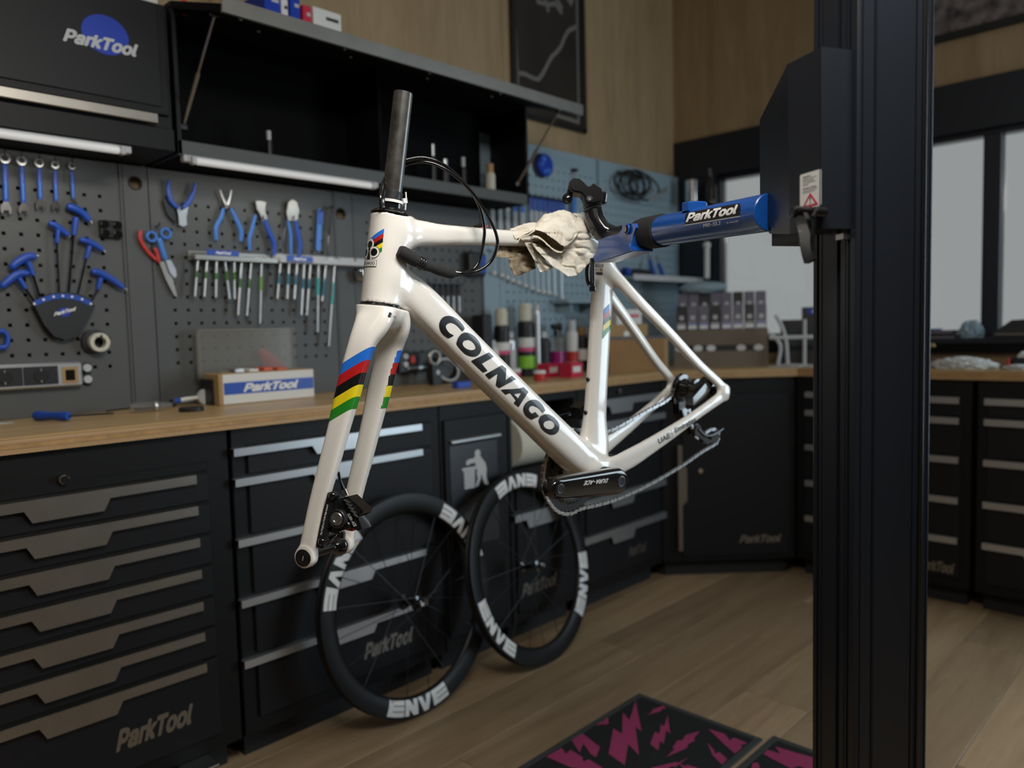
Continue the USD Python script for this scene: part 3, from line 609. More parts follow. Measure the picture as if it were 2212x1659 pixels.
def smin(a, b, k):
    h = np.maximum(k - np.abs(a - b), 0) / k; return np.minimum(a, b) - h * h * k * .25
def nodes(rows, n=5):
    return spline(np.array(rows, float), n)
T_HEAD = [(*(HT - 12 * HX), 27.5, 26, 2.2), (*(HT + 60 * HX), 28, 26.5, 2.2), (*(HB + 12 * HX), 29, 26.5, 2.2)]
T_TOP = nodes([(358, 0, 494, 21, 20, 2.4), (335, 0, 494.5, 20, 19, 2.7), (298, 0, 488.5, 17, 18, 3), (248, 0, 482, 15, 17.5, 3), (195, 0, 474.5, 14, 17, 3), (140, 0, 467, 13.3, 16.5, 3), (-30, 0, 443, 13, 15, 3), (-118, 0, 430, 15, 14, 2.6)])
T_DOWN = nodes([(386, 0, 436, 22, 20, 2.5), (352, 0, 398, 28, 22.5, 3), (290, 0, 329, 29, 22, 3.2), (228, 0, 261, 29.5, 22.5, 3.2), (135, 0, 160, 30, 24.5, 3.2), (42, 0, 59, 31, 31, 3), (8, 0, 18, 26, 36, 2.8)])
T_SEAT = nodes([(-8, 0, 4, 34, 32, 2.6), (-27, 0, 55, 36, 21, 2.6), (-36, 0, 98, 29, 15, 2.6), (-45.5, 0, 140, 26.5, 13.5, 2.7), (-67, 0, 240, 26, 13, 2.7), (-90, 0, 345, 26, 13, 2.7), (-108, 0, 420, 27, 14, 2.6), (-115, 0, 448, 27, 14, 2.6)])
T_CHAIN = nodes([(2, 24, 2, 25, 14, 2.4), (-45, 38.5, 10, 20.5, 8.5, 2.6), (-88, 43, 14, 20, 8.2, 2.8), (-118, 46, 18, 18.5, 7.8, 3), (-224, 54.7, 34.5, 13.8, 7.5, 3), (-295, 60, 48, 10.8, 7, 3), (-363, 65, 61, 12, 7, 3), (-402, 67, 69, 15, 6.5, 2.6)])
T_STAY = nodes([(-92, 6, 392, 15, 10, 2.5), (-120, 20, 358, 12.5, 8, 2.7), (-147, 29, 325, 11.8, 8, 2.8), (-196, 36.5, 277, 11, 8, 3), (-245, 44, 229, 10.4, 7.6, 3), (-322, 54.8, 152, 9.8, 7, 3), (-378, 62, 103, 9.6, 6.8, 3), (-404, 66.5, 74, 12, 6.5, 2.6)])
def cap(P, c, axis, R, h):
    d = P - np.asarray(c, float); s = np.abs(d @ axis) - h; r = np.linalg.norm(d - (d @ axis)[:, None] * axis, axis=1) - R
    return np.minimum(np.maximum(s, r), 0) + np.sqrt(np.maximum(s, 0) ** 2 + np.maximum(r, 0) ** 2)
EY = np.array([0, 1.0, 0])
def frame_sdf(P):
    Q = P.copy(); Q[:, 1] = np.abs(Q[:, 1])
    h = np.maximum(sweep_sdf(P, T_HEAD), np.abs((P - (HT + HB) / 2) @ HX) - 64.8)
    d = smin(sweep_sdf(P, T_TOP), h, 26.0)
    dn = sweep_sdf(P, T_DOWN)
    d = np.maximum(smin(d, dn, 22.0), -cap(P, HB + 40.2 * HX, HX, 35, 40))
    s = smin(sweep_sdf(P, T_SEAT), smin(cap(P, (0, 0, 0), EY, 27, 34), sweep_sdf(Q, T_CHAIN), 14.0), 16.0)
    s = smin(s, sweep_sdf(Q, T_STAY), 14.0)
    s = np.minimum(s, smin(cap(Q, (-402, 67, 71), EY, 15.5, 4.0), s, 6.0))
    d = smin(d, s, 18.0)
    return d
T_BLADE = nodes([(-4, 16, -6, 31, 17, 2.4), (-9, 31, -27, 27, 14, 2.8), (-2.5, 42, -56, 19.5, 11.5, 3.4), (5, 44, -94, 17.2, 11.8, 4), (10.5, 45, -131, 16.6, 11.8, 4.2), (18, 46.5, -182, 14.4, 11.4, 4.5), (27, 48, -238, 13.6, 10.4, 4.5), (36, 49.6, -293, 12.6, 9, 4.5), (41.5, 51, -341, 12.4, 8, 4), (44.5, 51, -371, 14, 7.5, 3)])
T_CROWN = [(0, 0, 10, 29, 28, 2.2), (-1, 0, 0, 30, 28, 2.2), (-3, 0, -12, 31, 27, 2.2)]
def fork_sdf(P):
    Q = P.copy(); Q[:, 1] = np.abs(Q[:, 1])
    c = sweep_sdf(P, T_CROWN)
    d = smin(sweep_sdf(Q, T_BLADE), c, 14.0)
    d = smin(d, cap(Q, (45.7, 51, -371.6), EY, 15.5, 7.2), 5.0)
    return np.maximum(d, P[:, 2] + 4.4)

def net(f, lo, hi, h):
    """Surface nets over a distance field, evaluated finely only near the surface; vertices are then slid onto the surface."""
    lo, hi = np.asarray(lo, float), np.asarray(hi, float); nc = np.ceil((hi - lo) / (4 * h)).astype(int)
    g = np.stack(np.meshgrid(*[np.arange(k) for k in nc], indexing="ij"), -1).reshape(-1, 3)
    dc = f(lo + (g + .5) * 4 * h); act = np.abs(dc) < 4 * h * 1.35
    D = np.repeat(np.repeat(np.repeat(np.where(dc > 0, 9e2, -9e2).reshape(nc), 4, 0), 4, 1), 4, 2)
    k = np.stack(np.meshgrid(*[np.arange(4)] * 3, indexing="ij"), -1).reshape(-1, 3)
    idx = (g[act][:, None] * 4 + k[None]).reshape(-1, 3); D[tuple(idx.T)] = f(lo + idx * h)
    S = D < 0; corners = [(i, j, l) for i in (0, 1) for j in (0, 1) for l in (0, 1)]; sh = np.array(D.shape) - 1
    sub = lambda A, c: A[c[0]:c[0] + sh[0], c[1]:c[1] + sh[1], c[2]:c[2] + sh[2]]
    cnt = sum(sub(S, c).astype(np.int8) for c in corners); cell = np.argwhere((cnt > 0) & (cnt < 8))
    num = np.full(sh, -1); num[tuple(cell.T)] = np.arange(len(cell))
    acc, w = np.zeros((len(cell), 3)), np.zeros(len(cell))
    for a in corners:
        for ax in range(3):
            if a[ax]: continue
            b = list(a); b[ax] = 1; da, db = D[tuple((cell + a).T)], D[tuple((cell + b).T)]; x = (da < 0) != (db < 0)
            t = np.clip(np.where(x, da / np.where(x, da - db, 1), 0), 0, 1); p = np.tile(np.array(a, float), (len(cell), 1)); p[:, ax] = t
            acc[x] += p[x]; w[x] += 1
    v = lo + (cell + acc / w[:, None]) * h; F = []
    for ax in range(3):
        o1, o2 = [(1, 2), (2, 0), (0, 1)][ax]; q = [slice(1, None)] * 3; q[ax] = slice(0, -1)
        A = S[:-1] if ax == 0 else S[:, :-1] if ax == 1 else S[:, :, :-1]; Bq = S[1:] if ax == 0 else S[:, 1:] if ax == 1 else S[:, :, 1:]
        e = np.argwhere(A != Bq); e = e[(e[:, o1] > 0) & (e[:, o2] > 0) & (e[:, o1] < sh[o1]) & (e[:, o2] < sh[o2])]
        inn = A[tuple(e.T)]; u1, u2 = np.eye(3, dtype=int)[o1], np.eye(3, dtype=int)[o2]
        n0, n1, n2, n3 = (num[tuple((e - s).T)] for s in (0 * u1, u1, u1 + u2, u2))
        quad = np.stack([n0, n1, n2, n3], 1); quad[~inn] = quad[~inn][:, ::-1]; quad = quad[(quad >= 0).all(1)]
        F += [quad[:, [0, 1, 2]], quad[:, [0, 2, 3]]]
    F = np.vstack(F)
    for _ in range(2):
        d0 = f(v); e = .2; G = np.stack([f(v + e * np.eye(3)[i]) - d0 for i in range(3)], 1) / e
        v = v - np.clip(d0, -h, h)[:, None] * G / np.maximum((G * G).sum(1), .25)[:, None]
    return v, F
def fine(poly, h):
    """A flat outline cut into small triangles (for laying it on a curved surface)."""
    ms = []
    for g in getattr(poly, "geoms", [poly]):
        if g.geom_type != "Polygon" or g.area < .05: continue
        x0, y0, x1, y1 = g.bounds
        for i in np.arange(math.floor(x0 / h), math.ceil(x1 / h)):
            col = g.intersection(sbox(i * h, y0 - 1, (i + 1) * h, y1 + 1))
            for c in getattr(col, "geoms", [col]):
                if c.geom_type != "Polygon" or c.area < 1e-4: continue
                cy0, cy1 = c.bounds[1], c.bounds[3]
                for j in np.arange(math.floor(cy0 / h), math.ceil(cy1 / h)):
                    q = c.intersection(sbox(x0 - 1, j * h, x1 + 1, (j + 1) * h))
                    for r in getattr(q, "geoms", [q]):
                        if r.geom_type == "Polygon" and r.area > 1e-4:
                            a, b = trimesh.creation.triangulate_polygon(r, engine="earcut"); ms.append((np.asarray(a), np.asarray(b)))
    return join(*ms)
def lay(f, P0, D, off=.35):
    """Slides points P0 along direction(s) D onto the surface of f and lifts them by off."""
    D = np.broadcast_to(np.asarray(D, float), P0.shape); P = P0.copy()
    for _ in range(40): P = P + D * np.clip(f(P), -20, 20)[:, None] * .8
    e = .3; d0 = f(P); G = np.stack([f(P + e * np.eye(3)[i]) - d0 for i in range(3)], 1); G /= np.linalg.norm(G, axis=1, keepdims=True) + 1e-9
    return P + G * off
bike = thing("bicycle_frameset", "white road bicycle frame with rainbow bands and no wheels, hung in the blue stand", "bicycle frame", BP, BR)
EYE_B = (EYE - BP) @ BR * 1000
def taubin(v, F, n=8):
    from scipy.sparse import coo_matrix
    i = np.concatenate([F[:, 0], F[:, 1], F[:, 2], F[:, 1], F[:, 2], F[:, 0]]); j = np.concatenate([F[:, 1], F[:, 2], F[:, 0], F[:, 0], F[:, 1], F[:, 2]])
    W = coo_matrix((np.ones(len(i)), (i, j)), (len(v), len(v))).tocsr(); W.data[:] = 1; d = np.asarray(W.sum(1)).ravel()[:, None]
    for k in range(n): v = v + (.5 if k % 2 == 0 else -.52) * (W @ v / d - v)
    return v
fv, fF = net(frame_sdf, (-440, -92, -50), (450, 92, 560), 2.8); fv = taubin(fv, fF, 6)
frame = put("frame", (bw(fv), fF), "frame_white", bike, smooth=True)
kv, kF = net(fork_sdf, (-50, -75, -400), (75, 75, 20), 2.2); kv = taubin(kv, kF, 4)
fork = put("fork", (fw(kv), kF), "frame_white", bike, smooth=True)

def seen_on(pv, F, f, fork_space=False, off=.8):
    """Lays a flat print, outlined where the photograph shows it, onto the carbon surface below it."""
    rays = np.array([ray(*p) for p in pv]) @ BR; rays /= np.linalg.norm(rays, axis=1, keepdims=True); o = EYE_B
    if fork_space: rays = rays @ FR; o = (EYE_B - HB) @ FR
    P = np.tile(o, (len(pv), 1)) + rays * 820.0
    for _ in range(110): P = P + rays * np.clip(f(P), -15, 15)[:, None] * .75
    d0 = f(P); e = .3; G = np.stack([f(P + e * np.eye(3)[i]) - d0 for i in range(3)], 1); G /= np.linalg.norm(G, axis=1, keepdims=True) + 1e-9
    ok = (np.abs(d0) < .6) & ((G * rays).sum(1) < -.02); F = np.asarray(F); F = F[ok[F].all(1)]
    return (fw if fork_space else bw)(P + G * off), F
def decal(poly, mat, f=None, fork_space=False, h=3.0, name="print", parent=None, off=.8, label=None):
    v, F = fine(poly, h); q = seen_on(v, F, f or frame_sdf, fork_space, off)
    return put(name, q, mat, parent or (fork if fork_space else frame), smooth=True, label=label)
def px_poly(s, O, U, Vv, grow=.0, shear=0.0):
    """Lettering as an outline in photograph pixels: baseline from O along U, capitals Vv tall."""
    g = text_shape(s, 1.0, 1.0, shear, grow); y0 = 0
    return affinity.affine_transform(g, [U[0], Vv[0], U[1], Vv[1], O[0], O[1]])
def px_text(s, h, O, U, Vv, f, mat, fork_space=False, bold=False, off=.8, name="lettering", label=None, serif=None):
    return decal(px_poly(s, O, U, Vv, .01 if bold else -.005), mat, f, fork_space, 3.0, name, None, off, label)
za = lambda L: [(860 + a / 5.027, 560 + b / 5.027) for a, b in L]
zb = lambda L: [(920 + a / 6.145, 870 + b / 6.145) for a, b in L]
zc = lambda L: [(1180 + a / 5.53, 560 + b / 5.53) for a, b in L]
def loop(L):
    P = np.array(L, float); Q = np.vstack([P[-2:], P, P[:3]]); return [tuple(p) for p in spline(Q, 4)[8:-12]]
def part_loop(L, a, b):               # straight corners kept outside a..b, curve between
    P = np.array(L, float); return L[:a] + [tuple(p) for p in spline(P[a:b], 4)] + L[b:]
LET = []
LET.append(Polygon([tuple(p) for p in spline(za([(722, 752), (690, 700), (625, 640), (545, 614), (480, 635), (445, 695), (455, 765), (490, 815), (545, 857)]), 4)] + [tuple(p) for p in spline(za([(603, 828), (550, 795), (516, 742), (528, 703), (580, 688), (640, 722), (694, 782)]), 4)]))
LET.append(Polygon(loop(za([(645, 860), (690, 808), (755, 798), (830, 840), (885, 915), (899, 985), (865, 1040), (808, 1056), (735, 1030), (670, 970), (630, 910)])), [loop(za([(760, 872), (810, 900), (838, 950), (825, 980), (775, 985), (720, 958), (697, 918), (715, 882)]))]))
LET.append(Polygon(za([(985, 1010), (1035, 1058), (905, 1132), (968, 1210), (922, 1228), (790, 1103)])))
LET.append(Polygon(za([(1125, 1150), (1172, 1187), (1165, 1312), (1232, 1265), (1277, 1302), (1095, 1397), (1058, 1365), (1078, 1240), (988, 1300), (943, 1250)])))
LET.append(Polygon(za([(1360, 1388), (1412, 1440), (1305, 1603), (1253, 1557), (1278, 1532), (1215, 1450), (1165, 1467), (1113, 1415), (1320, 1403)]), [za([(1253, 1463), (1332, 1449), (1300, 1512)])]))
LET.append(Polygon([tuple(p) for p in spline([(1177.5, 886.5), (1170.3, 873.3), (1158.4, 864), (1145.5, 864.2), (1134.5, 871.5), (1129.8, 882), (1131.6, 891.2), (1137.3, 899.3), (1147.8, 906)], 4)] + [(1164.1, 899), (1155.6, 889.7), (1148.6, 893.2)] + [tuple(p) for p in spline([(1147.5, 893.0), (1142.2, 886.5), (1143.6, 879), (1151.1, 876.3), (1162.5, 881.5), (1171.9, 891.4)], 4)]))
LET.append(Polygon(loop(zb([(1493, 250), (1510, 190), (1560, 158), (1625, 153), (1700, 198), (1757, 265), (1769, 330), (1740, 395), (1670, 424), (1595, 395), (1525, 330)])), [loop(zb([(1640, 230), (1690, 255), (1705, 300), (1680, 340), (1625, 350), (1575, 325), (1558, 285), (1580, 245)]))]))
for g in LET: decal(g.buffer(0), "black_decal", h=2.2, name="letter")
# seat tube rainbow flash, stickers
e0 = zc([(752, 530), (688, 605)]); top = np.array([e0[0], e0[1]])
rights = zc([(752, 530), (750, 600), (760, 655), (765, 720), (768, 785), (765, 812)]); lefts = zc([(690, 600), (686, 665), (684, 725), (678, 790), (672, 860), (668, 955)])
rights = zc([(752, 535), (752, 600), (755, 662), (768, 715), (772, 775), (765, 830)])
for k, m_ in enumerate(("stripe_blue", "stripe_red", "black_decal", "stripe_yellow", "stripe_green")):
    decal(Polygon([lefts[k], rights[k], rights[k + 1], lefts[k + 1]]), m_, h=2.0, name="band")
decal(Polygon(zc([(590, 62), (680, 62), (680, 94), (590, 94)])), "grey_print", h=2.0, name="sticker"); decal(Polygon(zc([(591, 150), (673, 153), (672, 186), (592, 184)])), "grey_print", h=2.0, name="sticker")
px_text("VxRS", 1, zc([(604, 88)])[0], (11.6, 0), (0, -3.6), frame_sdf, "white_print", off=1.0)
px_text("UCI", 1, zc([(578, 137)])[0], (9.4, 0), (0, -5.2), frame_sdf, "grey_print")
px_text("V4RS", 1, zc([(604, 176)])[0], (10.6, .3), (0, -3.0), frame_sdf, "black_decal", off=1.0)
decal(Polygon(zc([(637, 112), (675, 112), (675, 118), (637, 118)])), "black_decal", h=2, name="sticker"); decal(Polygon(zc([(637, 121), (675, 121), (675, 126), (637, 126)])), "stripe_yellow", h=2, name="sticker"); decal(Polygon(zc([(637, 129), (675, 129), (675, 135), (637, 135)])), "grey_print", h=2, name="sticker")
px_text("UAE", 1, (1422.8, 958.6), (25.5, -13.8), (-2.2, -10.2), frame_sdf, "grey_print", bold=True)
decal(LineString([(1452.5, 944.5), (1449.2, 928.5)]).buffer(.35), "grey_print", h=2, name="print")
px_text("Emirates", 1, (1458.2, 934.6), (45.5, -24.8), (-1.8, -8.8), frame_sdf, "grey_print", bold=True)
# head badge: rainbow flash, three-leaved club and name plate wrapped round the head tube
def wrap_head(poly, mat, name, off=.5, h=2.0):
    v, F = fine(poly, h); th = v[:, 0] / 27.2; C = HT + v[:, 1:2] * HX; R = np.cos(th)[:, None] * _fx + np.sin(th)[:, None] * EY
    return put(name, (bw(lay(frame_sdf, C + R * 60, -R, off)), F), mat, frame, smooth=True)
at_s = lambda s: 24 + (20.5 - s) * .85
for k, m_ in enumerate(("stripe_blue", "stripe_red", "black_decal", "stripe_yellow", "stripe_green")):
    a = 6.6 * k; wrap_head(Polygon([(20.5, at_s(20.5) + a), (21.0, at_s(21) + a + 6.6), (-20.5, at_s(-20.5) + a + 6.6 - 5), (-20.0, at_s(-20) + a - 5)]), m_, "band")
leaf = lambda s, a, r, q=1.0: affinity.scale(Point(s, a).buffer(r, 24), 1.0, q)
club = unary_union([leaf(0, 47, 8.2), leaf(9.6, 58.5, 8.0), leaf(-9.6, 58.5, 8.0), Polygon([(-3, 56), (3, 56), (8, 70), (-8, 70)])])
wrap_head(club.buffer(.6), "black_decal", "club_badge", .5); wrap_head(club, "white_print", "club_badge", .62)
wrap_head(unary_union([leaf(0, 47.5, 5.2), leaf(9.4, 58.5, 5.4), leaf(-9.4, 58.5, 5.4), Point(0, 54.5).buffer(2.4), Polygon([(-1.2, 56), (1.2, 56), (4.6, 69), (-4.6, 69)])]), "black_decal", "club_badge", .75)
wrap_head(sbox(-15.8, 69.6, 15.8, 79.2), "black_decal", "name_plate", .78); wrap_head(sbox(-15.3, 70.1, 15.3, 78.7), "white_print", "name_plate", .9)
tv, tF = V(meshkit.text_mesh("COLNAGO", 1, .1, bold=True)); tT = tF[(tv[tF][:, :, 2] > .05).all(1)]; tv = tv[:, :2] - [tv[:, 0].min(), 0]; tv = np.stack([tv[:, 0] / tv[:, 0].max() * 26 - 13, 76.6 - 4.4 * tv[:, 1]], 1)
th = tv[:, 0] / 27.2; Cc = HT + tv[:, 1:2] * HX; Rr = np.cos(th)[:, None] * _fx + np.sin(th)[:, None] * EY
put("lettering", (bw(lay(frame_sdf, Cc + Rr * 60, -Rr, 1.0)), tT), "black_decal", frame)
# bottle bosses, bottom bracket cup, port
for x, z in ((-29.5, 183), (-14.5, 121)):
    put("bottle_boss", cyl(bw((x - 4, 0, z - 1)), bw((x + 4.2, 0, z + .3)), .0042, n=16, bev=.001), "black_gloss", frame, smooth=30)
put("cable_port", hull([bw((x, y, 491.5 + s * 5 - .149 * (x - 205))) for x in (196, 214) for y in (-5, 5) for s in (0, .9)] + [bw((205, 0, 499))]), "black_gloss", frame)
put("port_seal", hull([bw((x, y, 489.5 + s * 3 - .149 * (x - 205))) for x in (193, 222) for y in (-6, 6) for s in (0, .7)]), "red_plastic", frame)

# fork bands: cut from the blades' outer, front and rear faces
km = trimesh.Trimesh(kv, kF, process=False); vn = np.array(km.vertex_normals)
for side in (1, -1):
    keep = (kv[kF][:, :, 1] * side > 20).all(1) & (km.face_normals[:, 1] * side > -.6)
    pv, pF = kv + vn * .28, kF[keep]
    for k, m_ in enumerate(("stripe_blue", "stripe_red", "black_decal", "stripe_yellow", "stripe_green")):
        hi = -78.0 - 15.4 * k; nrm = np.array([.70, 0, 1.0]); q = trimesh.Trimesh(pv, pF, process=False)
        for sg, c in ((1, hi - 15.4), (-1, hi)):
            a, b, _ = trimesh.intersections.slice_faces_plane(q.vertices, q.faces, sg * nrm, np.array([0, 0, c])); q = trimesh.Trimesh(a, b, process=False)
        if len(q.faces): put("band", (fw(q.vertices), q.faces), m_, fork, smooth=True)
zf = lambda L: [(620 + a / 5.35, 620 + b / 5.35) for a, b in L]
decal(Polygon(zf([(1180, 292), (1210, 300), (1196, 354), (1163, 341)])), "black_decal", fork_sdf, True, 2.0, "sticker")
px_text("F-160", 1, zf([(1213, 345)])[0], (7.5, 1.6), (.8, -2.6), fork_sdf, "black_decal", True)
px_text("140/160", 1, (655.0, 1200.5), (-2.2, 10.5), (2.2, .4), fork_sdf, "white_print", True)

# steerer, headset, ties, hoses
up = lambda s, r=0, th=0: HT - s * HX
st = put("steerer", lathe([(.0105, -.010), (.01425, -.010), (.01425, .1785), (.0138, .179), (.0112, .179), (.0110, .17), (.0110, -.008)], bw(HT), BR @ -HX, 40), "carbon", fork, smooth=30, label="dark carbon steerer tube left uncut")
hs = put("headset_cover", lathe([(.0140, .0005), (.0278, .0006), (.0288, .0022), (.0255, .0048), (.0185, .0085), (.0166, .0105), (.0166, .021), (.0158, .0225), (.0144, .0228)], bw(HT), BR @ -HX, 44), "black_gloss", bike, smooth=35)
put("zip_tie", lathe([(.0167, .0175), (.0186, .0175), (.0186, .0215), (.0167, .0215), (.0167, .0175)], bw(HT), BR @ -HX, 40), "white_print", hs, smooth=30)
zt = HT - 20 * HX + np.array([-12.5, 15.5, 0])
put("zip_tie_head", join(hull([bw(zt + np.array([x, y, z])) for x in (-3.5, 3.5) for y in (-2, 2.4) for z in (-3.5, 3.5)]), cyl(bw(zt + np.array([-2, 1, -3])), bw(zt + np.array([-2, 3, 12])), .0013, n=8), cyl(bw(zt + np.array([-1, 1, -3])), bw(zt + np.array([1, 0, -13])), .0012, n=8)), "white_print", hs)
put("tape_wrap", lathe([(.0145, .0225), (.0155, .0228), (.0155, .034), (.0145, .0345)], bw(HT), BR @ -HX, 36), "black_satin", hs, smooth=30)
put("crown_race", lathe([(.024, -.0046), (.0296, -.0044), (.0302, -.0025), (.0296, -.0004), (.024, -.0002), (.024, -.0046)], fw((0, 0, 0)), BR @ FR[:, 2], 44), "black_gloss", fork, smooth=30)
b3 = lambda px, py, y: (EYE_B + (ray(px, py) @ BR) * ((y - EYE_B[1]) / (ray(px, py) @ BR)[1]))
def hose(name, pts, r, mat, n=10, k=8):
    return put(name, tube(np.array([bw(p) for p in spline([b3(*q) for q in pts], k)]), r, n), mat, bike, smooth=True)
hose("hose", [(824, 452, 16), (822, 420, 12), (832, 385, -6), (852, 358, -6), (880, 345, 4), (918, 341, 16), (958, 356, 26), (1000, 392, 32), (1032, 438, 36), (1046, 490, 38), (1043, 530, 38), (1035, 564, 36), (1018, 584, 34), (985, 591, 33), (960, 588, 32)], .0026, "black_gloss")
hose("hose", [(829, 452, 14), (828, 425, 8), (838, 390, -10), (858, 366, -10), (890, 352, 2), (930, 352, 20), (975, 374, 34), (1018, 414, 44), (1050, 460, 50), (1070, 500, 52), (1074, 530, 52), (1062, 562, 48), (1040, 581, 42), (1008, 591, 36), (970, 590, 33)], .0026, "black_gloss")
sl = put("hose_sleeve", tube(np.array([bw(p) for p in spline([b3(*q) for q in ((862, 541, 31), (878, 551, 33), (896, 561, 33), (912, 570, 33), (940, 580, 33), (965, 588, 33), (982, 591, 33), (1004, 592, 34))], 6)]), np.interp(np.linspace(0, 1, 43), [0, .05, .12, .30, .36, .46, .52, .60, .82, .86, 1], [.0075, .0098, .0102, .0100, .0088, .0088, .0072, .0086, .0082, .0052, .0014]), 18), "rubber", bike, smooth=True)
put("sleeve_tie", join(*[ring(bw(b3(px, py, 33)), BR @ (b3(px + 9, py + 4, 33) - b3(px - 9, py - 4, 33)), .0090, .0011, 24, 6) for px, py in ((897, 561), (902, 563.5), (907, 566), (912, 569))]), "black_gloss", sl, smooth=True)
put("tape_tip", tube(np.array([bw(b3(*q)) for q in ((976, 585, 38), (986, 587.5, 38.5), (996, 588.5, 38))]), [.0008, .0013, .0006], 8), "white_print", sl, smooth=True)
hose("frame_cable_stop", [(893, 541, 28), (895, 549, 28)], .0028, "black_satin", 8, 2)

# crankset: left arm, spindle, rings, right arm
ca_, sa_ = math.cos(math.radians(14.4)), math.sin(math.radians(14.4)); CXv, CZv = np.array([ca_, 0, sa_]), np.array([-sa_, 0, ca_])
def arm_mesh(sg):
    pts = []
    for y, shr in ((56, 5.5), (61, 1.5), (77, 0.0), (82.5, 3.0), (84.5, 7.0)):
        for c, R in ((0, 25), (20, 24.5), (150, 21), (171, 19)):
            for t in np.arange(20) * 2 * math.pi / 20: pts.append(bw(sg * CXv * (c + (R - shr) * math.cos(t)) + sg * CZv * ((R - shr) * math.sin(t)) + EY * sg * y))
    return hull(pts)
crk = put("crank_arm", arm_mesh(1), "black_gloss", bike, smooth=35)
put("axle_bolt", join(lathe([(.0065, 0), (.0065, .0006), (.0098, .0010), (.0112, .0006), (.0118, 0), (.0118, -.002)], bw((0, 84.6, 0)), BR @ EY, 32)), "steel_dark", crk, smooth=30)
put("pedal_eye", lathe([(.0058, -.004), (.0058, .0004), (.0078, .0008), (.0092, .0004), (.0092, -.002)], bw(CXv * 170 + EY * 84.6), BR @ EY, 32), "steel_dark", crk, smooth=30)
put("eye_shadow", cyl(bw(CXv * 170 + EY * 84.5), bw(CXv * 170 + EY * 84.75), .0057, n=24), "black_matte", crk)
put("bolt_recess", cyl(bw(EY * 84.5), bw(EY * 84.75), .0064, n=24), "black_matte", crk)
put("pinch_bolt", join(*[cyl(bw(-CXv * 23.5 - CZv * d + EY * 70), bw(-CXv * 27.5 - CZv * d * 1.1 + EY * 70), .0032, n=14, bev=.0008) for d in (4, -7)]), "steel_dark", crk, smooth=30)
put("lettering", text("DURA-ACE", .0072, bw(CXv * 40 + CZv * 9.5 + EY * 84.55), BR @ CXv, BR @ -CZv, .0002, True, .45, .070), "white_print", crk)
put("spindle", join(cyl(bw((0, -60, 0)), bw((0, 62, 0)), .0125, n=28), cyl(bw((0, 33, 0)), bw((0, 58, 0)), .0225, n=36, bev=.002), cyl(bw((0, -42, 0)), bw((0, -33, 0)), .0225, n=36, bev=.002)), "black_satin", crk, smooth=30)
def ring_gear(R, n, y, t, inner):
    P = []
    for k in range(n):
        for q, r in ((-.5, R - 4.6), (-.28, R - 3.4), (-.1, R), (.1, R), (.28, R - 3.4)):
            a = 2 * math.pi * (k + q) / n; P.append((r * math.cos(a), r * math.sin(a)))
    g = Polygon(P, [list(Point(0, 0).buffer(inner, 24).exterior.coords)]); v, f = prism(g, t, (0, 0, 0), (1, 0, 0), (0, 0, 1), (0, -1, 0)); v[:, 1] += y; return bw(v), f
put("chainring", ring_gear(83, 42, -35, 2.4, 66), "black_satin", crk); put("inner_chainring", ring_gear(64, 34, -30.5, 2.0, 54), "black_satin", crk)
spd = unary_union([LineString([(18 * math.cos(a), 18 * math.sin(a)), (72 * math.cos(a), 72 * math.sin(a))]).buffer(8.5) for a in np.radians([30, 120, 210, 300])] + [Point(0, 0).buffer(24)])
sv, sf = prism(spd, 6.0, (0, 0, 0), (1, 0, 0), (0, 0, 1), (0, -1, 0)); sv[:, 1] -= 36.5; put("spider", (bw(sv), sf), "black_gloss", crk)
put("right_crank_arm", arm_mesh(-1), "black_gloss", crk, smooth=35)

# chain: inner ring, sagging runs, derailleur pulleys
RDu, RDl = np.array([-452, -46, -46.0]), np.array([-530, -46, -84.0])
path = [(-2, -36, 86), (-60, -38, 66), (-125, -41, 47), (-200, -43, 49), (-270, -44.5, 53), (-350, -45, 60), (-398, -45, 96), (-424, -45, 90), (-432, -45.5, 62), (-428, -46, 10), (-436, -46, -30), (-450, -46, -62), (-474, -46, -66), (-500, -46, -62), (-528, -46, -64), (-548, -46, -78), (-546, -46, -98), (-530, -46, -104), (-470, -46, -106), (-390, -44, -112), (-300, -42, -114), (-210, -40, -112), (-120, -37, -104), (-60, -36, -94), (-14, -36, -84.5), (22, -36, -82.5), (55, -36, -65), (79, -36, -31), (85, -36, 2), (78, -36, 35), (55, -36, 65), (26, -36, 81)]
cp = spline(path, 14); cp = np.vstack([cp, spline([(26, -36, 81), (-2, -36, 86)], 4)]); L = np.concatenate([[0], np.cumsum(np.linalg.norm(np.diff(cp, axis=0), axis=1))]); s_ = np.arange(0, L[-1] - 6, 12.7); pins = np.stack([np.interp(s_, L, cp[:, k]) for k in range(3)], 1)
ms = []
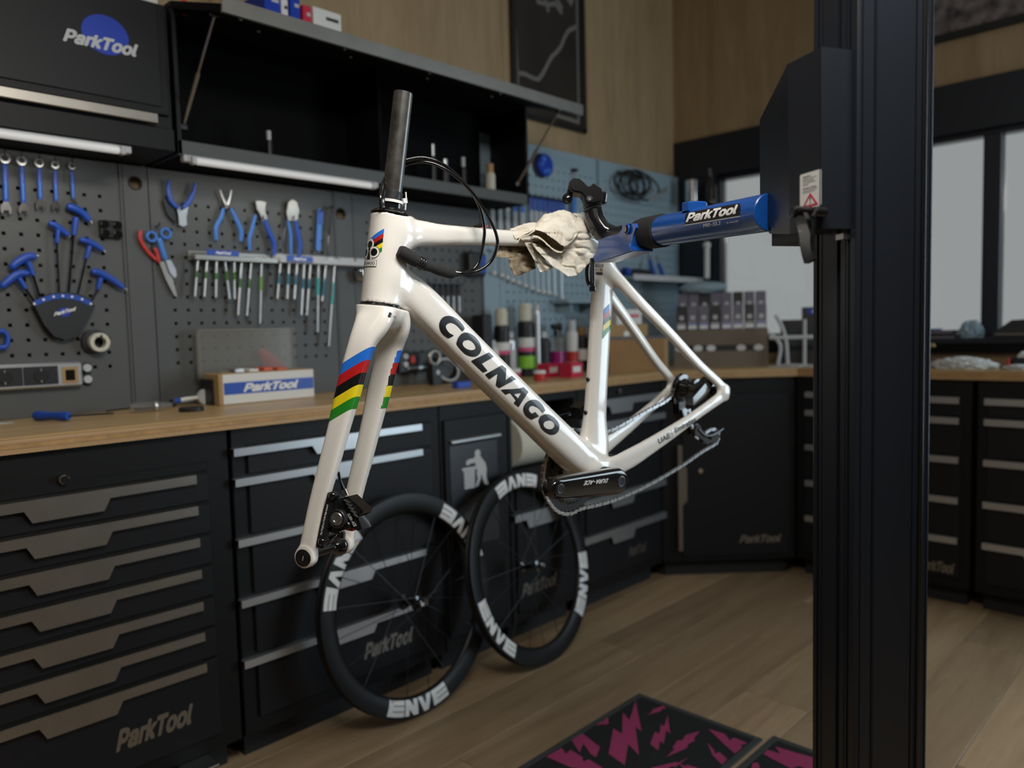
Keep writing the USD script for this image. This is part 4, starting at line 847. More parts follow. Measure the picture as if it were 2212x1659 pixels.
for i in range(len(pins) - 1):
    a, b = pins[i], pins[i + 1]; t = (b - a) / np.linalg.norm(b - a); l = EY - (EY @ t) * t; l /= np.linalg.norm(l); n_ = np.cross(t, l); o = 2.75 if i % 2 else 1.75
    g = [(c * 12.7 + q * 4.0 * math.cos(u_), 4.0 * math.sin(u_)) for c, q in ((0, -1), (1, 1)) for u_ in np.linspace(-1.45, 1.45, 6)[::(1 if q > 0 else -1)]] + []
    g = [(12.7 * .5, 2.6)] + [(0 - 4 * math.cos(u_), 4 * math.sin(u_)) for u_ in np.linspace(1.2, -1.2, 6)] + [(12.7 * .5, -2.6)] + [(12.7 + 4 * math.cos(u_), 4 * math.sin(u_)) for u_ in np.linspace(-1.2, 1.2, 6)]
    for sg in (1, -1): ms.append(prism(Polygon(g).buffer(0), .9, bw(a + l * (sg * o - .45)), BR @ t * .001, BR @ n_ * .001, BR @ l * .001))
    ms.append(cyl(bw(a - l * 3.4), bw(a + l * 3.4), .0019, n=8)); ms.append(cyl(bw(a - l * 1.3), bw(a + l * 1.3), .0038, n=8))
ch = put("chain", join(*ms), "steel", bike)
rd = put("rear_derailleur", join(hull([bw((-412 + x, y, 44 + z)) for x in (-10, 10) for y in (-78, -68) for z in (-12, 14)] + [bw((-425, -70, 18)), bw((-438, -74, 22))]), hull([bw((-432 + x, y, 16 + z)) for x in (-13, 13) for y in (-84, -66) for z in (-14, 13)]),
    hull([bw((-436 + x, y, 2 + z)) for x in (-9, 11) for y in (-86, -62) for z in (-9, 9)] + [bw((-450 + x, y, -44 + z)) for x in (-10, 10) for y in (-80, -58) for z in (-10, 10)])), "black_gloss", bike, smooth=35)
for y in (-52, -40.5):
    g = unary_union([LineString([(RDu[0], RDu[2]), (-492, -82), (RDl[0], RDl[2])]).buffer(9), Point(RDl[0], RDl[2]).buffer(14), Point(RDu[0], RDu[2]).buffer(14)]).difference(LineString([(-470, -60), (-506, -80)]).buffer(4))
    v, f = prism(g, 1.6, (0, 0, 0), (1, 0, 0), (0, 0, 1), (0, 1, 0)); v[:, 1] += y; put("cage_plate", (bw(v), f), "black_gloss" if y > -45 else "steel_dark", rd)
for c in (RDu, RDl): put("pulley_wheel", join(ring_gear(19, 12, 0, 3.4, 5) if False else cyl(bw(c - EY * 1.8), bw(c + EY * 1.8), .0175, n=24, bev=.0006), cyl(bw(c - EY * 5.6), bw(c + EY * 7), .0048, n=16, bev=.001)), "steel_dark", rd, smooth=30)
put("limit_arm", tube(np.array([bw(p) for p in spline([(-452, -40, -42), (-480, -38, -66), (-520, -38, -74), (-560, -38, -70)], 5)]), .004, 10), "steel_dark", rd, smooth=True)
# chain keeper hub between the rear drop-outs
hub = put("chain_keeper", lathe([(.008, -.060), (.012, -.058), (.012, -.052), (.030, -.051), (.031, -.049), (.031, -.0465), (.0235, -.0455), (.0235, -.0425), (.031, -.0415), (.031, -.039), (.022, -.038), (.018, -.02), (.024, -.012), (.024, -.002), (.016, 0), (.014, .02), (.022, .03), (.022, .038), (.012, .04), (.012, .058), (.008, .06)], bw((-402, 0, 72)), BR @ EY, 36), "black_gloss", bike, smooth=30)
put("keeper_tooth", join(*[cyl(bw((-402 + 30 * math.cos(t), y, 72 + 30 * math.sin(t))), bw((-402 + 34 * math.cos(t), y, 72 + 34 * math.sin(t))), .0028, n=8, bev=.0006) for t in np.arange(12) * math.pi / 6 for y in (-44, 34)]), "steel_dark", hub, smooth=30)
put("rear_axle", join(cyl(bw((-402, -73, 72)), bw((-402, 73.5, 72)), .006, n=16), cyl(bw((-402, 71, 72)), bw((-402, 75.5, 72)), .0098, n=28, bev=.0012), cyl(bw((-402, -75, 72)), bw((-402, -71, 72)), .0098, n=24)), "black_satin", bike, smooth=30)
put("rear_brake_caliper", join(hull([bw((x, y, z)) for x, z in ((-300, 66), (-300, 84), (-345, 92), (-372, 112), (-384, 96), (-350, 72)) for y in (32, 52)]), hull([bw((x, y, z)) for x, z in ((-300, 58), (-318, 96), (-352, 104), (-330, 66)) for y in (30, 44)])), "black_gloss", bike, smooth=35)
put("front_derailleur", join(hull([bw((x, y, z)) for x, z in ((-12, 128), (-34, 134), (-40, 108), (-16, 104)) for y in (-40, -14)]), hull([bw((x, y, z)) for x, z in ((22, 117), (-78, 106), (-84, 94), (18, 106)) for y in (-51, -49)]), hull([bw((x, y, z)) for x, z in ((20, 108), (-80, 98), (-86, 74), (14, 92)) for y in (-36, -34)]), hull([bw((x, y, z)) for x, z in ((-70, 106), (-86, 96), (-88, 82)) for y in (-51, -34)])), "black_gloss", bike, smooth=35)

# front brake: mount plate, calliper with fins, bolts, hose, axle with lever
F3 = lambda x, y, z: fw((x, y, z))
def fprism(pts, y0, y1, bev=1.2):
    P = Polygon(pts); Q = P.buffer(-bev) if P.buffer(-bev).geom_type == "Polygon" else P
    a = prism(P, y1 - y0 - 2 * bev, (0, 0, 0), (1, 0, 0), (0, 0, 1), (0, 1, 0)); a[0][:, 1] += y0 + bev
    b = prism(Q, y1 - y0, (0, 0, 0), (1, 0, 0), (0, 0, 1), (0, 1, 0)); b[0][:, 1] += y0
    v, f = join(a, b); return fw(v), f
f3 = lambda px, py, y: tuple((lambda o, r: (o + r * ((y - o[1]) / r[1])))((EYE_B - HB) @ FR, (ray(px, py) @ BR) @ FR)[[0, 2]])
zg = lambda L, y: [f3(620 + a / 4.88, 900 + b / 4.88, y) for a, b in L]
mp = put("brake_mount", fprism(zg([(450, 800), (495, 785), (520, 800), (480, 1060), (440, 1180), (405, 1300), (400, 1380), (330, 1375), (330, 1320), (400, 980), (430, 880)], 50), 44, 56), "black_satin", fork)
cal = put("brake_caliper", join(fprism(zg([(470, 830), (560, 850), (600, 1000), (640, 1110), (560, 1180), (450, 1150), (430, 1050)], 46), 30, 53, 2), fprism(zg([(575, 860), (640, 840), (800, 990), (790, 1030), (745, 1060), (790, 1190), (745, 1205), (640, 1150), (575, 960)], 40), 10, 42, 3),
    fprism(zg([(405, 1150), (560, 1180), (570, 1205), (520, 1235), (400, 1195)], 46), 34, 48, 1.5)), "black_gloss", fork, smooth=35)
for k in range(5):
    u0 = np.array([600 + 26 * k, 880 + 37 * k]); put("cooling_fin", fprism(zg([tuple(u0), tuple(u0 + [10, -10]), tuple(u0 + [72 - 6 * k, 20]), tuple(u0 + [66 - 6 * k, 34])], 42), 41, 45, .3), "steel", cal)
pc = np.array(f3(620 + 522 / 4.88, 900 + 1078 / 4.88, 55)); q3 = lambda y: fw((pc[0], y, pc[1]))
put("piston_cap", lathe([(.0136, -.006), (.0136, .002), (.0128, .003), (.0105, .003), (.0100, .002)], q3(53), BR @ FR[:, 1], 36), "black_satin", cal, smooth=30)
put("piston_bolt", lathe([(.0095, -.002), (.0095, .0015), (.0085, .0024), (.0050, .0024), (.0045, .0010), (.00005, .0008)], q3(54), BR @ FR[:, 1], 32), "steel", cal, smooth=30)
bc = f3(620 + 628 / 4.88, 900 + 1150 / 4.88, 46); put("bleed_bolt", join(cyl(fw((bc[0], 40, bc[1])), fw((bc[0], 47, bc[1])), .0056, n=20, bev=.001), cyl(fw((bc[0], 47, bc[1])), fw((bc[0], 48, bc[1])), .003, n=12)), "steel_dark", cal, smooth=30)
rc = f3(620 + 625 / 4.88, 900 + 1190 / 4.88, 40); put("pad_spacer", fprism([(rc[0] - 6, rc[1] - 2.6), (rc[0] + 6, rc[1] - 2.6), (rc[0] + 7, rc[1] + 4), (rc[0] - 7, rc[1] + 4)], 22, 34, .5), "red_plastic", cal)
for a, b in ((505, 830), (395, 1310)):
    m_ = f3(620 + a / 4.88, 900 + b / 4.88, 50); put("mount_bolt", cyl(fw((m_[0], 44, m_[1])), fw((m_[0], 60, m_[1])), .0052, n=18, bev=.0012), "black_gloss", mp, smooth=30)
o_, e_ = np.array(zg([(362, 1250)], 57)[0]), np.array(zg([(432, 930)], 57)[0]); d_ = (e_ - o_) / np.linalg.norm(e_ - o_)
put("lettering", text("For F160 or F140 flat mount", .0026, fw((o_[0], 56.2, o_[1])), BR @ FR @ np.array([d_[0], 0, d_[1]]), BR @ FR @ np.cross([0, 1.0, 0], np.array([d_[0], 0, d_[1]])), .0002, True, 0, np.linalg.norm(e_ - o_) * .001), "white_print", mp)
o_, e_ = np.array(zg([(632, 1030)], 42)[0]), np.array(zg([(712, 1165)], 42)[0]); d_ = (e_ - o_) / np.linalg.norm(e_ - o_)
put("lettering", text("DURA-ACE", .0042, fw((o_[0], 42.3, o_[1])), BR @ FR @ np.array([d_[0], 0, d_[1]]), BR @ FR @ np.cross([0, 1.0, 0], np.array([d_[0], 0, d_[1]])), .0002, True, .3, np.linalg.norm(e_ - o_) * .001), "white_print", cal)
hp = [(*f3(731, 1020, 38), 38), (*f3(735, 1040, 34), 34), (*f3(742, 1058, 30), 30), (*f3(748, 1070, 28), 28)]
put("brake_hose", tube(np.array([fw((x, y, z)) for x, z, y in [(p[0], p[1], p[2]) for p in hp]]), [.0024, .0024, .0030, .0034], 10), "black_gloss", cal, smooth=True)
put("hose_nut", cyl(fw((hp[2][0], hp[2][2], hp[2][1])), fw((hp[3][0], hp[3][2], hp[3][1])), .0042, n=12), "chrome", cal, smooth=30)
ax_ = put("front_axle", join(cyl(fw((45.7, -58, -371.6)), fw((45.7, 58, -371.6)), .0058, n=20), cyl(fw((45.7, 57, -371.6)), fw((45.7, 59.8, -371.6)), .0128, n=36, bev=.0010)), "black_gloss", fork, smooth=30)
put("axle_rim", lathe([(.0055, 0), (.0075, .0006), (.0092, 0), (.0092, -.001)], fw((45.7, 60, -371.6)), BR @ FR[:, 1], 28), "steel_dark", ax_, smooth=30)
lv = put("axle_lever", join(lathe([(.006, .016), (.009, .014), (.0145, .004), (.0155, 0), (.0145, -.004), (.006, -.006)], fw((45.7, -36, -371.6)), BR @ FR[:, 1], 32), hull([fw((45.7 + x, y, -371.6 + z)) for x, z in ((-8, 0), (8, 0), (-6, 12), (2, 22), (-4, 25), (-8, 20)) for y in (-40, -34)])), "black_gloss", ax_, smooth=30)
# ================================================================ work stand: column, carriage, arm, clamp
dpt = lambda px: 1 / (.685 + .00095 * (px - 1290))
P1, P2 = at_depth(1438, 497, dpt(1438)), at_depth(1642, 462, dpt(1642))
T = (P1 - P2) / np.linalg.norm(P1 - P2)                      # along the arm, away from the column
TH = np.array([T[0], T[1], 0]); TH /= np.linalg.norm(TH); SH = np.cross(ez, TH)      # level arm direction; SH points left
W_ = ez - (ez @ T) * T; W_ /= np.linalg.norm(W_); S_ = np.cross(W_, T)
KC = at_depth(1850, 800, .845)                               # near left edge of the column
KX = lambda t, s, z: np.array([KC[0], KC[1], 0]) + TH * t + SH * s + ez * z
sd = thing("work_stand", "tall dark column work stand with a blue arm that clamps the bicycle frame", "work stand", (KX(.035, -.05, 0)))
def notch(P, side, at, w, d):
    return P.difference(sbox(at - w / 2, -.001 if side == 0 else .1, at + w / 2, d) if False else (sbox(-.001, at - w / 2, d, at + w / 2) if side == 0 else sbox(at - w / 2, -d, at + w / 2, .001)))
DC, WC = .072, .104
P = sbox(0, -WC, DC, 0).buffer(-.003).buffer(.003, 3)
for at, w, d in ((-.006, .002, .002), (-.022, .0022, .003), (-.0245, .001, .002), (-.078, .0024, .005), (-.0935, .0016, .003), (-.099, .002, .003)): P = notch(P, 0, at, w, d)
for at, w, d in ((.012, .0035, .004), (.017, .0015, .002), (.028, .006, .006), (.055, .0018, .003), (.062, .004, .004)): P = notch(P, 1, at, w, d)
g = max(getattr(P, "geoms", [P]), key=lambda q: q.area)
O_ = np.array([KC[0], KC[1], 0])
put("column", prism(g, 2.30, O_ + ez * .012, TH, SH, ez), "column_black", sd)
put("column_rib", prism(sbox(-.0022, -.0905, .0005, -.0865).buffer(.0006, 2), 2.30, O_ + ez * .012, TH, SH, ez), "steel_dark", sd)  # added paler rib, stands in for daylight caught along the groove edge
put("base_plate", prism(sbox(-.25, -.30, .32, .20).buffer(.02), .012, O_, TH, SH, ez), "column_black", sd)
# carriage on the far side of the column
SL = .040
kp = lambda px, py, s=SL: (lambda Q: ((Q - O_) @ TH, Q[2]))(onp(px, py, O_ + SH * s, SH))
t1, zt1 = kp(1701, 130); t0, zt0 = kp(1774, 110); _, zb0 = kp(1766, 505); _, zb1 = kp(1701, 497)
t0 = min(t0, DC + .004)
zt, zb = (zt0 + zt1) / 2, (zb0 + zb1) / 2
tl = t1 + .105
pts = []
for s in (SL, -.09):
    c = .030 if s == SL else 0
    pts += [KX(t0, s, zt), KX(t1, s, zt), KX(t0, s, zb), KX(t1 - .004, s, zb)]
for s in (SL - .038, -.09):
    pts += [KX(tl - .010, s, zt - .022), KX(tl, s, zt - .032), KX(tl, s, zb + .030), KX(tl - .02, s, zb + .012)]
car = put("carriage", hull(pts), "column_black", sd)
put("carriage_edge", prism(Polygon([(t0, 0), (t0 + .0012, 0), (t0 + .0012, .0008), (t0, .0008)]), zt - zb - .004, O_ + SH * SL + ez * (zb + .002), TH, SH, ez), "steel_dark", car)
put("slide_block", prism(sbox(DC - .001, -.085, t0 + .002, -.004), zt - zb - .03, O_ + ez * (zb + .015), TH, SH, ez), "black_satin", sd)
put("guide_plate", prism(sbox(t0 + .01, -.02, tl + .006, -.085), .04, O_ + ez * (zt - .19), TH, SH, ez), "column_black", car)
# warning sticker
sq = [kp(*q, SL + .0006) for q in ((1727.5, 375), (1773, 368), (1773, 447), (1727.5, 452))]
tL, tR = (sq[0][0] + sq[3][0]) / 2, (sq[1][0] + sq[2][0]) / 2; zT_, zB_ = (sq[0][1] + sq[1][1]) / 2, (sq[2][1] + sq[3][1]) / 2
wS = tL - tR
SO = O_ + TH * tL + ez * zB_ + SH * SL; hS = zT_ - zB_; fS = hS / .048
stk = put("warning_sticker", prism(sbox(.002, .002, wS - .002, hS - .002).buffer(.002), .0003, SO, -TH, ez, SH), "white_matte", car)
def srow(s, x, y, h, bold=False, w=None): put("lettering", text(s, h * fS, SO + -TH * (x * wS) + ez * (y * hS) + SH * .0003, -TH, ez, .0001, bold, 0, w and w * wS), "black_satin", stk)
srow("Attention :", .14, .88, .0021, True, .40)
for k, (s, w) in enumerate((("toujours desserrer", .66), ("le frein lorsque", .52), ("vous actionnez le", .62), ("moteur.", .28))): srow(s, .14, .82 - .055 * k, .0019, False, w)
srow("Warning : Always", .14, .56, .0020, True, .64)
for k, (s, w) in enumerate((("unlock brake when", .68), ("activating motor.", .60))): srow(s, .14, .505 - .055 * k, .0019, False, w)
tri = Polygon([(.16 * wS, .065 * hS), (.84 * wS, .065 * hS), (.5 * wS, .40 * hS)]).buffer(.0008)
put("warning_triangle", prism(tri.difference(tri.buffer(-.0028 * fS)), .0002, SO + SH * .0003, -TH, ez, SH), "warning_red", stk)
put("exclamation_mark", prism(unary_union([Polygon([(.47 * wS, .31 * hS), (.53 * wS, .31 * hS), (.508 * wS, .18 * hS), (.492 * wS, .18 * hS)]), Point(.5 * wS, .145 * hS).buffer(.0011 * fS)]), .0002, SO + SH * .0003, -TH, ez, SH), "black_satin", stk)
# brake lever below the sticker
zl = lambda L: [kp(1690 + a / 6.91, 340 + b / 6.91, SL + .012) for a, b in L]
lev = Polygon(zl([(190, 860), (230, 820), (330, 830), (370, 930), (405, 1060), (432, 1160), (428, 1290), (445, 1400), (476, 1520), (350, 1578), (315, 1450), (290, 1330), (285, 1200), (272, 1140), (240, 1000)])).buffer(.0006)
lv_ = put("brake_lever", prism(lev, .006, O_ + SH * (SL + .008), TH, ez, SH), "black_gloss", sd)
for a, b, r, l in ((215, 835, .0048, .018), (310, 800, .0052, .024), (480, 820, .006, .012)):
    c = kp(1690 + a / 6.91, 340 + b / 6.91, SL + .01); put("pivot_bolt", cyl(KX(c[0], SL - .004, c[1]), KX(c[0], SL + l, c[1]), r, n=20, bev=.0015), "black_gloss", lv_, smooth=30)
c = kp(1690 + 490 / 6.91, 340 + 1180 / 6.91); put("stop_tab", prism(sbox(c[0] - .006, c[1] - .003, c[0] + .006, c[1] + .003), .012, O_ + SH * (-.004), TH, ez, SH), "steel", sd)

# arm tube with its print
RA = .0236
AX = lambda px: P2 + T * (((at_depth(px, 497 - (px - 1438) * .1716, dpt(px)) - P2)) @ T)
arm = put("arm_tube", lathe([(.015, 0), (RA - .001, 0), (RA, .001), (RA, np.linalg.norm(AX(1434) - AX(1664)) - .001), (RA - .001, np.linalg.norm(AX(1434) - AX(1664))), (.00005, np.linalg.norm(AX(1434) - AX(1664)))], AX(1434), -T, 48), "blue_arm", sd, smooth=30)
def tube_hit(pv, r):
    o = EYE - P2; out = []
    for p in pv:
        d = ray(*p); d = d / np.linalg.norm(d); a = np.array([d @ W_, d @ S_]); b = np.array([o @ W_, o @ S_])
        A, B, C = a @ a, 2 * a @ b, b @ b - r * r; D = max(B * B - 4 * A * C, 0); out.append(EYE + d * ((-B - D ** .5) / 2 / A))
    return np.array(out)
def arm_print(poly, mat, lift, name="label", par=None):
    v, F = fine(poly, 4.0); return put(name, (tube_hit(v, RA + lift), F), mat, par or arm, smooth=True)
za2 = lambda a, b: np.array([1380 + a / 5.27, 340 + b / 5.27])
lb = arm_print(Polygon([za2(522, 768), za2(528, 660), za2(548, 628), za2(1140, 521), za2(1158, 540), za2(1152, 662)]), "black_decal", .0003)
arm_print(Polygon([za2(520, 778), za2(520, 770), za2(1152, 666), za2(1152, 674)]), "white_print", .0004, "label_line", lb)
def arm_text(s, O, U, Vv, mat="white_print", shear=0, grow=.02): arm_print(px_poly(s, O, U, Vv, grow, shear), mat, .0007, "lettering", lb)
arm_text("ParkTool", za2(535, 732), za2(1128, 630) - za2(535, 732), (0.6, -16.8), shear=.36, grow=.045)
arm_text("PRS-33.2", za2(733, 797), za2(930, 764) - za2(733, 797), (0, -7.0))
arm_text("St. Paul, MN", za2(997, 754), za2(1130, 731) - za2(997, 754), (0, -3.2))
hx = AX(1500) + W_ * RA
put("tube_cap", join(lathe([(.0185, -.004), (.0185, .0075), (.0172, .009), (.00005, .009)], hx, W_, 8)), "blue_arm", arm, smooth=25)
# sleeve and clamp head
put("arm_sleeve", lathe([(.018, 0), (.0255, .0005), (.0262, .002), (.0262, np.linalg.norm(AX(1393) - AX(1434)) - .002), (.0250, np.linalg.norm(AX(1393) - AX(1434))), (.018, np.linalg.norm(AX(1393) - AX(1434)))], AX(1434), T, 44), "rubber", sd, smooth=30)
cl = put("clamp_head", join(cyl(AX(1397), AX(1383), .0245, n=40, bev=.002), hull([AX(px) + W_ * (r * math.sin(t) + dz) + S_ * r * math.cos(t) for px, r, dz in ((1390, .021, 0), (1340, .019, .001), (1318, .017, .004)) for t in np.arange(18) * math.pi / 9])), "black_satin", sd, smooth=30)
cpd = lambda px, py, off=0: at_depth(px, py, 1.41 - off)
z5 = lambda a, b: (1040 + a / 5.53, 370 + b / 5.53)
NJ = np.cross(T, W_); NJ = NJ if NJ @ (EYE - P1) > 0 else -NJ
jo = P1 + NJ * .030
jaw = [(lambda Q: ((Q - jo) @ T, (Q - jo) @ W_))(onp(*z5(*q), jo, NJ)) for q in ((1400, 830), (1500, 790), (1640, 752), (1682, 700), (1686, 655), (1728, 630), (1810, 632), (1838, 672), (1806, 760), (1788, 900), (1822, 945), (1600, 1020), (1400, 1082), (1330, 1060), (1390, 960))]
jw = put("clamp_jaw", prism(Polygon(jaw).buffer(.0012, 3), .034, jo - NJ * .034, T, W_, NJ), "blue_arm", sd)
jl = [(lambda Q: ((Q - jo) @ T, (Q - jo) @ W_))(onp(*z5(*q), jo, NJ)) for q in ((1392, 955), (1560, 915), (1780, 860), (1790, 905), (1822, 945), (1600, 1020), (1400, 1082), (1330, 1060))]
put("jaw_flange", prism(Polygon(jl), .003, jo, T, W_, NJ), "blue_arm", jw)
c = onp(*z5(1742, 690), jo + NJ * .002, NJ); put("jaw_bolt", cyl(c - NJ * .004, c + NJ * .004, .0058, n=24, bev=.001), "black_gloss", jw, smooth=30)
put("jaw_bolt_ring", ring(c + NJ * .0008, NJ, .0078, .0016, 28, 8), "blue_arm", jw, smooth=True)
D5 = 1.405
q5 = lambda a, b, o=0: at_depth(*z5(a, b), D5 - o)
fd = CAM[2]
put("clamp_screw_housing", join(tube([q5(1330, 470), q5(1345, 560), q5(1380, 640), q5(1440, 720), q5(1560, 770)], [.0165, .0175, .0185, .019, .018], 24), *[cyl(q5(1325, b - 3), q5(1327, b + 7), r, n=28, bev=.0008) for b, r in ((405, .0185), (432, .0175), (458, .0180))]), "black_gloss", cl, smooth=35)
top = [z5(*q) for q in ((1035, 215), (1050, 150), (1095, 112), (1160, 118), (1215, 165), (1262, 215), (1300, 205), (1330, 172), (1368, 205), (1420, 235), (1425, 395), (1240, 425), (1215, 330), (1180, 290), (1075, 268))]
r5 = CAM[0]; d5 = CAM[1]; O5 = at_depth(1040, 370, 1) * 0 + q5(1250, 300)
uv = lambda px, py: (lambda Q: ((Q - O5) @ r5, (Q - O5) @ d5))(onp(px, py, O5, fd))
cam_ = put("cam_lever", join(prism(Polygon([uv(*p) for p in top]).buffer(-.002).buffer(.003, 4), .028, O5 - fd * .014, r5, d5, fd), prism(Polygon([uv(*p) for p in top]).buffer(-.003), .034, O5 - fd * .017, r5, d5, fd)), "black_gloss", cl, smooth=30)
put("adjust_wheel", cyl(q5(1452, 250), q5(1440, 390), .0085, n=24, bev=.003), "black_gloss", cam_, smooth=30)
put("lever_knob", join(lathe([(.0001, -.010), (.006, -.0085), (.0092, -.004), (.0098, 0), (.0088, .005), (.006, .009), (.0055, .013), (.0058, .022)], q5(1027, 330), q5(1070, 230) - q5(1027, 330), 24)), "black_gloss", cam_, smooth=40)
c = q5(1293, 330, .0175); put("pivot_pin", join(ring(c, fd, .0048, .0008, 24, 6), cyl(c + fd * .004, c - fd * .0006, .003, n=16)), "steel_dark", cam_, smooth=30)
put("clamp_bolt", join(cyl(q5(1325, 1040), q5(1328, 1400), .0046, n=16), *[ring(q5(1325 + k * .08, 1100 + k * 9), q5(1328, 1400) - q5(1325, 1085), .0044, .0007, 16, 5) for k in range(28)], cyl(q5(1327, 1370), q5(1329, 1438), .0062, n=20, bev=.002)), "black_gloss", cl, smooth=35)
put("release_trigger", tube(spline([q5(1275, 1100, -.02), q5(1262, 1200, -.02), q5(1270, 1300, -.02), q5(1290, 1360, -.02)], 4), .004, 10), "black_gloss", cl, smooth=True)

# ---------------------------------------------------------------- rag knotted round the top tube under the clamp
rg = thing("rag", "crumpled stained cream rag wrapped round the top tube at the clamp", "rag", at_depth(1200, 580, 1.36))
_a, _b = bw((139, 0, 467)), bw((-100, 0, 433)); pa_, pb_ = [(lambda c: CX + F_PX * c[0] / c[2])(CAM @ (q - EYE)) for q in (_a, _b)]; da_, db_ = [(CAM @ (q - EYE))[2] for q in (_a, _b)]
D0 = lambda px: 1 / (1 / da_ + (px - pa_) / (pb_ - pa_) * (1 / db_ - 1 / da_))
def sheet(name, rows, offs, mat, n=9, amp=2.2, seed=0, thick=2.2, fray=.9, freq=38.0):
    """A thick fold of cloth; rows of (x, y) outline points with their stand-off (mm) from the tube."""
    G = np.array([[(*z5(*p), o) for p, o in zip(r, off if np.ndim(off) else [off] * len(r))] for r, off in zip(rows, offs)], float)
    A = np.array([spline(r, n) for r in G]); A = np.stack([spline(A[:, j], n) for j in range(A.shape[1])], 1) if len(G) > 1 else A
    nr, nc = A.shape[:2]; u = np.stack([A[..., 0] / freq, A[..., 1] / freq, np.full((nr, nc), seed * 7.3)], -1)
    ns = meshkit.fbm(u, 4, seed) - .5; n2 = meshkit.fbm(u * 3.1, 3, seed + 9) - .5; cr = np.abs(meshkit.noise(u * np.array([1.3, 2.6, 1]), seed + 3) - .5)
    off = A[..., 2] + amp * 7 * ns + amp * 1.6 * n2 - amp * 3.2 * np.maximum(.14 - cr, 0) / .14
    edge = np.zeros((nr, nc)); edge[0] = edge[-1] = 1; edge[:, 0] = edge[:, -1] = 1
    A[..., :2] += edge[..., None] * fray * (np.stack([meshkit.noise(u * 14, 5), meshkit.noise(u * 14, 8)], -1) - .5) * 2.2
    fr = np.array([[at_depth(x, y, D0(x) - o * .001) for x, y, o in zip(A[i, :, 0], A[i, :, 1], off[i])] for i in range(nr)])
    bk = np.array([[at_depth(x, y, D0(x) - (o - thick) * .001) for x, y, o in zip(A[i, :, 0], A[i, :, 1], off[i])] for i in range(nr)])
    v = np.vstack([fr.reshape(-1, 3), bk.reshape(-1, 3)]); N = nr * nc; F = []
    for i in range(nr - 1):
        for j in range(nc - 1):
            a, b, c, d = i * nc + j, i * nc + j + 1, (i + 1) * nc + j + 1, (i + 1) * nc + j; F += [(a, b, c), (a, c, d), (N + a, N + c, N + b), (N + a, N + d, N + c)]
    rim = [j for j in range(nc)] + [i * nc + nc - 1 for i in range(1, nr)] + [(nr - 1) * nc + j for j in range(nc - 2, -1, -1)] + [i * nc for i in range(nr - 2, 0, -1)]
    for a, b in zip(rim, rim[1:] + rim[:1]): F += [(a, N + a, N + b), (a, N + b, b)]
    F = np.array(F); m = trimesh.Trimesh(v, F, process=False)
    if m.volume < 0: F = F[:, ::-1]
    return put(name, (v, F), mat, rg, smooth=60)
sheet("lower_tail", [[(160, 890), (260, 890), (380, 893), (500, 897), (560, 905)], [(180, 1025), (280, 1030), (400, 1022), (520, 1000), (600, 990)]], [0, 6], "rag_dark", seed=1)
sheet("lower_tail", [[(318, 1020), (420, 990), (520, 965), (600, 960)], [(340, 1130), (440, 1090), (540, 1060), (625, 1040)], [(400, 1262), (480, 1235), (560, 1200), (650, 1160)]], [4, 10, 8], "rag_dark", seed=2)
sheet("back_fold", [[(1080, 495), (1180, 503), (1268, 472)], [(1150, 560), (1230, 570), (1283, 560)], [(1200, 660), (1260, 680), (1292, 690)]], [6, 4, 6], "rag_cotton", seed=3, amp=1.2)
sheet("side_fold", [[(450, 785), (490, 770), (540, 800), (600, 830)], [(520, 870), (560, 880), (620, 920), (680, 970)], [(590, 990), (630, 1000), (700, 1050), (780, 1090)], [(650, 1100), (690, 1120), (770, 1130), (850, 1142)], [(700, 1205), (730, 1200), (790, 1190), (846, 1150)]], [30, 30, 30, 30, 28], "rag_cotton", seed=4)
sheet("inner_fold", [[(590, 800), (640, 770), (720, 800), (830, 850)], [(585, 850), (650, 880), (760, 930), (900, 960)], [(620, 930), (700, 990), (800, 1050), (940, 1060)], [(680, 1010), (760, 1060), (860, 1110), (960, 1130)]], [26, 22, 22, 26], "rag_dark", seed=5, amp=1.5)
sheet("drape", [[(600, 855), (665, 950), (762, 1048), (845, 1128), (945, 1192), (1035, 1256)], [(720, 880), (800, 960), (880, 1040), (950, 1110), (1010, 1170), (1070, 1256)], [(880, 900), (960, 960), (1020, 1020), (1070, 1080), (1110, 1150), (1140, 1238)], [(1010, 820), (1080, 890), (1120, 960), (1150, 1030), (1180, 1100), (1210, 1180)], [(1120, 660), (1190, 760), (1240, 850), (1255, 930), (1265, 1010), (1290, 1090)], [(1150, 540), (1285, 605), (1368, 740), (1398, 845), (1386, 945), (1335, 1045)]],
    [[42, 42, 42, 42, 40, 36], [24, 28, 32, 34, 34, 32], [26, 26, 28, 30, 32, 30], [36, 34, 34, 36, 34, 30], [40, 42, 40, 38, 34, 30], [14, 16, 20, 22, 22, 20]], "rag_cotton", seed=6, amp=2.6)
sheet("hem", [[(596, 842), (662, 940), (762, 1036), (846, 1118), (946, 1180), (1030, 1240)], [(612, 862), (676, 958), (776, 1056), (852, 1134), (950, 1198), (1040, 1262)]], [45, 45], "rag_cotton", seed=7, amp=.6, thick=3.2)
sheet("pocket_fold", [[(640, 700), (720, 720), (810, 770), (900, 830), (985, 880)], [(610, 760), (700, 780), (800, 850), (890, 910), (985, 915)], [(590, 800), (690, 815), (790, 890), (880, 950), (980, 945)]], [[30, 32, 34, 36, 40], [30, 30, 32, 36, 42], [44, 46, 48, 50, 48]], "rag_dark", seed=8, amp=1.0)
sheet("hem", [[(585, 796), (640, 768), (720, 800), (800, 874), (870, 934), (940, 956), (990, 925)], [(596, 812), (645, 784), (712, 816), (792, 890), (866, 950), (942, 972), (1000, 935)]], [50, 52], "rag_cotton", seed=9, amp=.5, thick=3.2)
